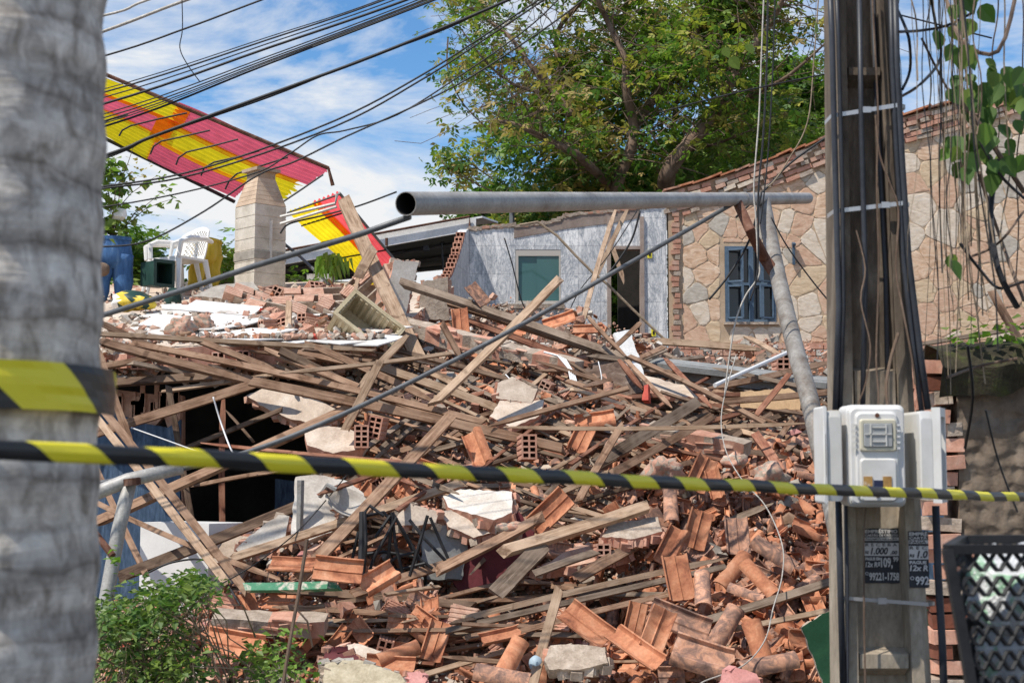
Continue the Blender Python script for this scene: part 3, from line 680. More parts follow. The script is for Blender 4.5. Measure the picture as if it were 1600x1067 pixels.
# ------------------------------------------------------------------ broken translucent canopy
def quadpt(Q, u, v): return Q[0].lerp(Q[1], u).lerp(Q[3].lerp(Q[2], u), v)      # Q = TL TR BR BL
def sheet(Q, u0, u1, v0, v1, name, mat, parent, waves, amp=.020, off=0.0, sag=.03, tear=0.0, seed=0):
    rg = random.Random(seed)
    n = (Q[1] - Q[0]).cross(Q[3] - Q[0]).normalized(); mb = MB(); NV = waves * 6; NU = 16
    ends = [rg.uniform(-tear, tear) for _ in range(NV + 1)]
    for i in range(NV + 1):
        v = v0 + (v1 - v0) * i / NV
        for j in range(NU + 1):
            u = u0 + (u1 + ends[i] - u0) * j / NU
            p = quadpt(Q, u, v) + n * (amp * math.sin(2 * math.pi * waves * i / NV) + off) - Vector((0, 0, sag * math.sin(u * 9 + v * 3)))
            mb.v.append(p)
    for i in range(NV):
        for j in range(NU):
            a = i * (NU + 1) + j; mb.f.append([a, a + 1, a + NU + 2, a + NU + 1]); mb.m.append(0)
    return mb.build(name, mat, parent, smooth_=True)
cn = thing('translucent_canopy', 'long tilted canopy of yellow and red corrugated plastic sheets against the sky', 'canopy', P(300, 260, 17.5))
Q = [P(70, 80, 19.6), P(512, 266, 19.6), P(425, 341, 21.8), P(70, 168, 22.4)]
sheet(Q, 0, .52, 0, .30, 'roof_sheet', M['sheet_yellow'], cn, 5, seed=1)
sheet(Q, .47, 1.0, -.02, .33, 'roof_sheet', M['sheet_pink'], cn, 6, off=.02, tear=.004, seed=2)
sheet(Q, 0, .50, .26, .58, 'roof_sheet', M['sheet_pink'], cn, 5, off=.02, seed=3)
sheet(Q, .43, .97, .28, .66, 'roof_sheet', M['sheet_yellow'], cn, 6, off=-.02, tear=.02, seed=4)
sheet(Q, 0, .46, .55, 1.0, 'roof_sheet', M['sheet_yellow'], cn, 8, seed=5)
sheet(Q, .455, .84, .62, 1.0, 'roof_sheet', M['sheet_pink'], cn, 7, off=.015, seed=6)
mb = MB(); mb.tube([quadpt(Q, u, -.01) + Vector((0, 0, .02)) for u in (0, .3, .6, 1.0)] + [P(520, 290, 19.6)], .028, 6); mb.build('edge_beam', M['rust'], cn)
mb = MB(); mb.tube([quadpt(Q, u, 1.0) - Vector((0, 0, .03)) for u in (0, .4, .84)], .03, 6); mb.build('edge_beam', M['black'], cn)
for pl in ([(186, 213), (191, 204), (204, 197), (245, 187), (292, 177)], [(235, 241), (240, 229), (252, 221), (285, 214), (328, 204)], [(275, 258), (279, 247), (292, 238), (330, 229), (372, 218)],
           [(314, 275), (319, 263), (334, 254), (370, 246), (405, 236)], [(352, 296), (358, 283), (370, 272), (400, 262), (450, 246)], [(152, 204), (158, 194), (172, 187), (200, 180)], [(440, 317), (470, 297), (505, 273)]):
    mb = MB(); mb.tube([P(a, b, 19.4) for a, b in pl], .013, 5); mb.build('purlin_rod', M['black'], cn)
c2 = thing('fallen_canopy', 'smaller canopy piece of yellow and red corrugated sheet standing in the debris', 'canopy', P(550, 380, 19))
Q = [P(449, 331, 17.7), P(529, 302, 17.6), P(652, 450, 19.9), P(584, 452, 20.1)]
sheet(Q, 0, .58, 0, 1, 'roof_sheet', M['sheet_yellow'], c2, 7, seed=7, sag=.01) if False else None
def sheet_v(Q, v0, v1, name, mat, parent, waves, **k):     # ridges along TL-BL
    Q2 = [Q[0], Q[3], Q[2], Q[1]]; return sheet(Q2, 0, 1, v0, v1, name, mat, parent, waves, **k)
sheet_v(Q, 0, .62, 'roof_sheet', M['sheet_yellow'], c2, 7, seed=8, sag=.01)
sheet_v(Q, .48, 1.0, 'roof_sheet', M['sheet_red'], c2, 6, seed=9, sag=.01, off=-.02)
for v in (.02, .17, .38, .58, .78):
    mb = MB(); mb.tube([quadpt(Q, -.03, v) - Vector((0, .07, 0)), quadpt(Q, 1.0, v) - Vector((0, .07, 0))], .012, 5); mb.build('purlin_rod', M['black'], c2)
mb = MB(); mb.tube([P(438, 339, 17.5), P(524, 318, 17.4), P(527, 303, 17.4)], .02, 5); mb.tube([P(438, 350, 17.5), P(526, 323, 17.4)], .02, 5); mb.build('frame_bar', M['steel'], c2)
mb = MB(); mb.tube([quadpt(Q, 1.01, 0), quadpt(Q, 1.01, .85)], .02, 5); mb.build('edge_beam', M['steel_dark'], c2)
mb = MB(); mb.tube([P(445, 382, 19), P(470, 402, 19), P(515, 445, 18.6)], .022, 6); mb.build('brace', M['steel_dark'], c2)

# ------------------------------------------------------------------ barbecue chimney on the slab
ch = thing('barbecue_chimney', 'tapering precast chimney of the barbecue standing on the fallen slab', 'chimney', P(398, 452, 18.2))
cy = 18.35; cb_ = P(399, 455, cy); cxx = cb_.x
def sq(hw, z, rot=R(45), cx=cxx, yy=cy + .3): return [Vector((cx + math.cos(rot + k * math.pi / 2) * hw, yy + math.sin(rot + k * math.pi / 2) * hw, z)) for k in range(4)]
def rings(mb, rgs, mi=0):
    b = len(mb.v)
    for r_ in rgs: mb.v.extend(r_)
    n = len(rgs[0])
    for i in range(len(rgs) - 1):
        for k in range(n): mb.f.append([b + i * n + k, b + i * n + (k + 1) % n, b + (i + 1) * n + (k + 1) % n, b + (i + 1) * n + k]); mb.m.append(mi)
    mb.f.append([b + k for k in range(n)][::-1]); mb.m.append(mi); b2 = b + (len(rgs) - 1) * n
    mb.f.append([b2 + k for k in range(n)]); mb.m.append(mi)
z0 = 3.6; z1 = P(399, 334, cy).z; z2 = P(405, 274, cy).z; hw = .34
M['precast'] = mottled('precast_concrete', [(.3, (.36, .32, .26)), (.55, (.53, .48, .41)), (.8, (.62, .58, .51))], 4, .9, .3, .006)
M['precast_warm'] = mottled('smoked_brick_render', [(.3, (.34, .25, .18)), (.55, (.48, .36, .26)), (.8, (.56, .46, .36))], 4, .9, .3, .006)
mb = MB(); zs = list(np.arange(z0, z1, .15)); rgs = []
for z in zs: rgs += [sq(hw, z, R(88)), sq(hw, z + .138, R(88)), sq(hw - .008, z + .14, R(88)), sq(hw - .008, z + .148, R(88))]
rings(mb, rgs); mb.build('shaft', M['precast'], ch)
mb = MB(); rgs = []
k = 6
ztop = zs[-1] + .15
for i in range(k):
    f0 = i / k; f1 = (i + 1) / k - .02; h0 = hw + (.19 - hw) * f0; h1 = hw + (.19 - hw) * f1; za = ztop + (z2 - ztop) * f0; zb_ = ztop + (z2 - ztop) * f1
    rgs += [sq(h0, za, R(88)), sq(h1, zb_, R(88)), sq(h1 - .006, zb_ + .002, R(88)), sq(h1 - .006, zb_ + .008, R(88))]
rings(mb, rgs); mb.build('hood', M['precast_warm'], ch)
mb = MB(); rings(mb, [sq(.19, z2, R(88)), sq(.19, z2 + .09, R(88))]); rings(mb, [sq(.26, z2 + .09, R(88)), sq(.26, z2 + .13, R(88))]); mb.build('cap', M['precast_warm'], ch)
mb = MB(); rings(mb, [sq(hw + .012, P(0, 404, cy).z, R(88)), sq(hw + .012, P(0, 391, cy).z, R(88))]); mb.build('band', M['concrete'], ch)
mb = MB(); c_ = sq(hw, 0, R(88)); f_ = c_[3].lerp(c_[0], .5) if c_[3].y < c_[1].y else c_[0].lerp(c_[1], .5)
e0 = min(c_, key=lambda p: p.y); e1 = max(c_, key=lambda p: p.x); mid = e0.lerp(e1, .52); 
mb.box((mid.x, mid.y, P(0, 372, cy).z), (.035, .035, .5)); mb.build('slot', M['plaster_white'], ch)
# ------------------------------------------------------------------ plastic chairs
def chair(x, y, z, yaw, label, s=1.0):
    t = thing('plastic_chair', label, 'chair', (x, y, z), 'white plastic chairs on the slab'); T = Matrix.Translation((x, y, z)) @ Matrix.Rotation(yaw, 4, 'Z') @ Matrix.Scale(s, 4)
    def fin(mb, name): mb.v = [T @ p for p in mb.v]; return mb.build(name, M['white_plastic'], t)
    for sx, sy in ((-1, 1), (1, 1)):
        mb = MB(); mb.tube([(sx * .22, sy * .22, .42), (sx * .27, sy * .27, 0)], [.035, .022], 6); fin(mb, 'leg')
        mb = MB(); mb.tube([(sx * .21, -.2, .42), (sx * .25, -.29, 0)], [.035, .022], 6); fin(mb, 'leg')
    mb = MB(); mb.box((0, .0, .42), (.46, .46, .03)); mb.box((0, .24, .40), (.42, .02, .06)); fin(mb, 'seat')
    bk = MB()         # back with open slots, gently curved
    def bp(u, v):  # u -1..1, v 0..1
        w_ = .23 - .05 * v * v; return Vector((u * w_, -.23 - .12 * v + .06 * (u * u), .44 + .43 * v - .07 * (u * u) * v))
    NU, NVv = 18, 16
    for i in range(NU):
        for j in range(NVv):
            u0, u1 = -1 + 2 * i / NU, -1 + 2 * (i + 1) / NU; v0, v1 = j / NVv, (j + 1) / NVv
            if 2 <= i < NU - 2 and 2 <= j < NVv - 2 and (i + j) % 2 == 0: continue
            q = [bp(u0, v0), bp(u1, v0), bp(u1, v1), bp(u0, v1)]
            bk.hexa([p + Vector((0, .008, 0)) for p in q] + [p - Vector((0, .008, 0)) for p in q])
    fin(bk, 'backrest')
    for sx in (-1, 1):
        mb = MB(); mb.tube([(sx * .22, -.30, .66), (sx * .28, -.12, .67), (sx * .29, .12, .65), (sx * .27, .24, .60), (sx * .24, .25, .42)], [.025, .032, .034, .032, .026], 6); fin(mb, 'armrest')
    return t
def slabp(px, d):
    p = P(px, 400, d); return p.x, d, float(slab_z(p.x, d))
x, y, z = slabp(282, 18.3); chair(x, y, z, R(146), 'front white plastic armchair with lattice back, standing on the slab', 1.08)
x, y, z = slabp(271, 18.62); chair(x, y, z, R(143), 'second white plastic armchair tucked behind the front one', 1.0)
# ------------------------------------------------------------------ trouser shaped planters
def pants(px, d, mat, label, h=.92, lean=0.0, sc=1.0, yaw=0):
    x, y, z = slabp(px, d); t = thing('trouser_planter', label, 'planter', (x, y, z), 'trouser shaped planters')
    mb = MB(); n = 14
    def ell(cx, cy_, z_, a, b_): return [Vector((cx + a * math.cos(2 * math.pi * k / n), cy_ + b_ * math.sin(2 * math.pi * k / n), z_)) for k in range(n)]
    for s in (-1, 1):
        rgs = []
        for f in (0, .15, .3, .45, .6, .72):
            rgs.append(ell(s * (.15 - .06 * f) + .012 * math.sin(f * 20 + s), .02 * math.sin(f * 14 + s), f * h, (.10 + .06 * f) * (1 + .06 * math.sin(f * 30)), .11 + .04 * f))
        rings(mb, rgs)
    rings(mb, [ell(0, 0, h * .5, .10, .09), ell(0, 0, h * .6, .22, .16), ell(0, 0, h * .72, .245, .175), ell(0, 0, h * .86, .225, .165), ell(0, 0, h * .96, .21, .155), ell(0, 0, h, .215, .16)])
    T = Matrix.Translation((x, y, z)) @ rotm(0, lean, yaw) @ Matrix.Scale(sc, 4); mb.v = [T @ p for p in mb.v]
    mb.build('trousers', mat, t, smooth_=True)
    mb = MB(); rings(mb, [ell(0, 0, h * .945, .225, .168), ell(0, 0, h * 1.0, .228, .172)]); mb.v = [T @ p for p in mb.v]; mb.build('waistband', mat, t)
    mb = MB(); rings(mb, [ell(0, 0, h * 1.001, .2, .145), ell(0, 0, h * 1.006, .19, .135)]); mb.v = [T @ p for p in mb.v]; mb.build('soil', M['dirt'], t)
    return T @ Vector((0, 0, h))
jt = pants(176, 17.6, M['denim'], 'blue trouser shaped planter with a climbing plant beside the palm', .80, 0, 1.0, .2)
pants(318, 18.9, M['yellow_cloth'], 'yellow trouser shaped planter beside the chimney', .74, R(6), .93, R(50))
mb = MB(); 
for i in range(4): mb.tube([P(182, 346, 17.6), P(183 + i * 3, 335, 17.5), P(180 + i * 5, 324 + i, 17.5)], [.05, .06, .02], 6)
tag(mb.build('plastic_bag', M['white_plastic']), 'crumpled pale plastic bag on the blue planter', 'bag')
# leafy things
def leaves(mb, centre, n, spread, size, flat=.4, mi=0, droop=0.0, rg=random, aspect=.42):
    for _ in range(n):
        p = centre + Vector((rg.gauss(0, spread[0]), rg.gauss(0, spread[1]), rg.gauss(0, spread[2])))
        s = size * rg.uniform(.6, 1.3)
        a = rg.uniform(0, 6.283); d_ = Vector((math.cos(a), math.sin(a), rg.uniform(-.9, .35) - droop)).normalized()
        nn = Vector((rg.gauss(0, .6), rg.gauss(0, .6), 1)).normalized(); sd = d_.cross(nn).normalized() * (s * aspect); up = sd.cross(d_).normalized() * (s * .12)
        e = p + d_ * s; m_ = p + d_ * s * .45
        mb.add([p, m_ + sd + up, e, m_ - sd + up], [(0, 1, 2, 3)], mi if isinstance(mi, int) else rg.choice(mi))
def twigs(mb, base, n, length, r_=.006, up=1.0, rg=random, leafmb=None, leafn=8, leafs=.06, mi=0):
    for _ in range(n):
        p = base.copy(); d_ = Vector((rg.gauss(0, .5), rg.gauss(0, .4), up)).normalized(); pts = [p.copy()]
        for k in range(5):
            d_ = (d_ + Vector((rg.gauss(0, .22), rg.gauss(0, .22), rg.gauss(-.05, .15)))).normalized(); p = p + d_ * (length / 5 * rg.uniform(.7, 1.2)); pts.append(p.copy())
            if leafmb is not None: leaves(leafmb, p, leafn, (.03, .03, .03), leafs, mi=mi, rg=rg)
        mb.tube(pts, [r_ * (1 - .15 * k) for k in range(6)], 4, cap=False)
pl = thing('climbing_plant', 'leafy climbing plant growing out of the blue trouser planter', 'plant', jt)
st_, lf = MB(), MB(); twigs(st_, jt, 9, .95, .009, 1.6, leafmb=lf, leafn=5, leafs=.11, mi=[0, 0, 0, 1]); leaves(lf, jt + Vector((-.1, 0, .08)), 60, (.16, .12, .08), .1, mi=[0, 1])
for s in (-1, 1):
    st_.tube([jt, P(150 + 30 * s, 300, 17.5), P(165 + 35 * s, 255, 17.4), P(180 + 30 * s, 225, 17.4)], [.008, .006, .005, .003], 4)
for cpx, cpy, n_ in ((165, 250, 34), (160, 268, 30), (175, 285, 24), (158, 312, 30), (195, 270, 16)): leaves(lf, P(cpx, cpy, 17.5), n_, (.09, .08, .06), .13, mi=[0, 0, 2])
for cpx, cpy, n_ in ((215, 262, 10), (205, 285, 10), (225, 272, 8)): leaves(lf, P(cpx, cpy, 17.5), n_, (.1, .08, .1), .07, mi=3)
st_.build('stem', M['bark'], pl); lf.build('foliage', [M['leaf'], M['leaf_bright'], M['leaf_dark'], M['leaf_bronze']], pl)
mp_ = thing('mango_sapling', 'small drooping mango sapling in front of the fallen canopy', 'plant', P(520, 445, 18.4))
st_, lf = MB(), MB(); st_.tube([P(520, 448, 18.4), P(522, 415, 18.4)], .012, 5)
for i in range(90):
    a = random.uniform(0, 6.28); c_ = P(517 + random.gauss(0, 10), 410 + random.gauss(0, 7), 18.4 + random.gauss(0, .12)); L_ = random.uniform(.16, .32)
    dx = math.cos(a) * .5; pts = [c_, c_ + Vector((dx * L_ * .5, math.sin(a) * .1, .02)), c_ + Vector((dx * L_, math.sin(a) * .2, -L_ * .75))]; w_ = Vector((0.02, .01, .008))
    lf.add([pts[0], pts[1] + w_, pts[2], pts[1] - w_], [(0, 1, 2, 3)], random.choice([0, 1, 1]))
st_.build('stem', M['bark'], mp_); lf.build('foliage', [M['leaf'], M['leaf_bright']], mp_)
# green crate and bundles
def crate(mb, c, sx, sy, sz, rot, t=.02, ribs=0):
    Rm = rot
    def bx(off, s): mb.box(Vector(c) + Rm @ Vector(off), s, Rm)
    bx((0, 0, t / 2), (sx, sy, t))
    for s in (-1, 1):
        bx((s * (sx / 2 - t / 2), 0, sz / 2), (t, sy - .002, sz)); bx((0, s * (sy / 2 - t / 2), sz / 2), (sx - 2 * t - .002, t, sz))
    bx((0, sy / 2 + .01, sz - .01), (sx + .03, .02, .025)); bx((0, -sy / 2 - .01, sz - .01), (sx + .03, .02, .025)); bx((sx / 2 + .01, 0, sz - .012), (.02, sy, .02)); bx((-sx / 2 - .01, 0, sz - .012), (.02, sy, .02))
    for k in range(ribs):
        x_ = -sx / 2 + sx * (k + .5) / ribs
        for s in (-1, 1): bx((x_, s * (sy / 2 - t - .006), sz / 2), (.03, .022, sz - .04)); bx((x_, s * (sy / 2 + .006), sz / 2), (.03, .022, sz - .04))
        y_ = -sy / 2 + sy * (k + .5) / ribs
        for s in (-1, 1): bx((s * (sx / 2 - t - .006), y_, sz / 2), (.022, .03, sz - .04))
        bx((x_, 0, t + .004), (.012, sy - 2 * t, .008))
mb = MB(); p = P(232, 452, 17.7); crate(mb, p + Vector((0, .05, .18)), .27, .30, .32, rotm(R(90), 0, R(48)).to_3x3()); mb.v = [q - Vector((0, 0, .0)) for q in mb.v]
tag(mb.build('plastic_crate', M['green_plastic']), 'dark green plastic crate on its side beside the white chairs', 'crate')
def blob(name, c, size, mats, label, cat, seed=0, pick=None, amp=.35, rot=None, sub=3):
    import bmesh
    bm = bmesh.new(); bmesh.ops.create_icosphere(bm, subdivisions=sub, radius=1)
    for v in bm.verts:
        n_ = noise.fractal(v.co * 1.3 + Vector((seed, 0, 0)), 1, 2, 4); v.co *= 1 + amp * n_; v.co = Vector((v.co.x * size[0], v.co.y * size[1], v.co.z * size[2]))
        if rot is not None: v.co = rot @ v.co
    for f in bm.faces:
        f.material_index = pick(f.calc_center_median()) if pick else 0; f.smooth = True
    me = bpy.data.meshes.new(name); bm.to_mesh(me); bm.free()
    for m_ in mats: me.materials.append(m_)
    o = bpy.data.objects.new(name, me); COL.objects.link(o); o.location = c; tag(o, label, cat); return o
blob('cloth_bundle', P(208, 474, 15.9) + Vector((0, 0, .02)), (.25, .2, .12), [M['yellow_cloth'], M['green_plastic'], M['white_plastic']], 'yellow, green and white bundled cloth wrapped in plastic on the slab', 'bundle', 3,
     lambda c: 2 if c.x < -.12 else (0 if noise.noise(c * 9) > -.02 else 1), .4)
blob('cement_bag', P(512, 505, 15.7), (.24, .11, .085), [M['plaster_white'], M['tape_y']], 'pale cement bag with a yellow label among the hollow bricks', 'bag', 5, lambda c: 1 if (-.19 < c.x < -.09 and c.z > 0) else 0, .12, rotm(0, R(28), 0).to_3x3())
blob('rag', P(270, 468, 17.2), (.1, .1, .13), [M['green_plastic']], 'crumpled dark green rag beneath the plastic crate', 'rag', 8)
blob('coconut', P(160, 421, 17.4), (.09, .09, .09), [M['bark']], 'brown husk ball beside the blue trouser planter', 'husk', 9, None, .1)
# ------------------------------------------------------------------ timber
def beam(x1, y1, x2, y2, w, mat='wood', label=None, d1=None, d2=None, lift=.16, t=None, group=None, name='timber_beam', bend=None, rg=random, cat='timber', tiltn=None):
    if d1 is None:
        s = [sd_(x1 + (x2 - x1) * f, y1 + (y2 - y1) * f) for f in (0.04, .2, .35, .5, .65, .8, .96)]
        w1 = 1 / (s[0] - lift); w2 = 1 / (s[-1] - lift); add = 0
        for f, q in zip((.04, .2, .35, .5, .65, .8, .96), s):
            add = max(add, 1 / (q - .03) - (w1 + (w2 - w1) * f))
        add = min(add, .006); d1 = 1 / (w1 + add); d2 = 1 / (w2 + add)
    a = P(x1, y1, d1); b = P(x2, y2, d2); ax = b - a; L_ = ax.length; c = (a + b) / 2
    wm = PX(w * 1.12, (d1 + d2) / 2); th = t if t else min(max(wm * rg.uniform(.35, .7), .022), .06); wm *= .92
    nrm_ = tiltn or Vector((rg.uniform(-.2, .2), -1, rg.uniform(.15, .75)))
    T = Matrix.Translation(c) @ frame(ax, nrm_)
    tp0, tp1 = (rg.choice([1, 1, .3, .55]), rg.choice([1, 1, .3, .55])) if (group or w < 12) else (1, 1); mb = MB(); n = 8; bd = (rg.uniform(-.011, .011) * L_) if bend is None else bend; bd2 = rg.uniform(-.004, .004) * L_
    for i in range(n + 1):
        f = i / n; x = ((f - .5) if i in (0, n) else max(-.5 + min(.2, .12 / L_), min(.5 - min(.2, .12 / L_), f - .5)) if i in (1, n - 1) else f - .5) * L_; arch = 4 * f * (1 - f)
        for (yy_, zz_) in ((-.5, -.5), (.5, -.5), (.5, .5), (-.5, .5)):
            je = rg.uniform(-.8, .8) * min(wm, .09) if i in (0, n) else 0
            k = (1 + rg.uniform(-.03, .03)) * (tp0 if i == 0 else (tp1 if i == n else 1))
            mb.v.append(Vector((x + je, yy_ * wm * k + bd * arch, zz_ * th * k + bd2 * arch)))
    for i in range(n):
        for k in range(4): mb.f.append([i * 4 + k, i * 4 + (k + 1) % 4, i * 4 + 4 + (k + 1) % 4, i * 4 + 4 + k]); mb.m.append(0)
    mb.f.append([3, 2, 1, 0]); mb.m.append(0); q = n * 4; mb.f.append([q, q + 1, q + 2, q + 3]); mb.m.append(0)
    o = mb.build(name, M[mat], world=False); o.matrix_world = T
    tag(o, label, cat, group); return o
W, WP, WD, WR, WG = 'wood', 'wood_pale', 'wood_dark', 'wood_red', 'wood_grey'
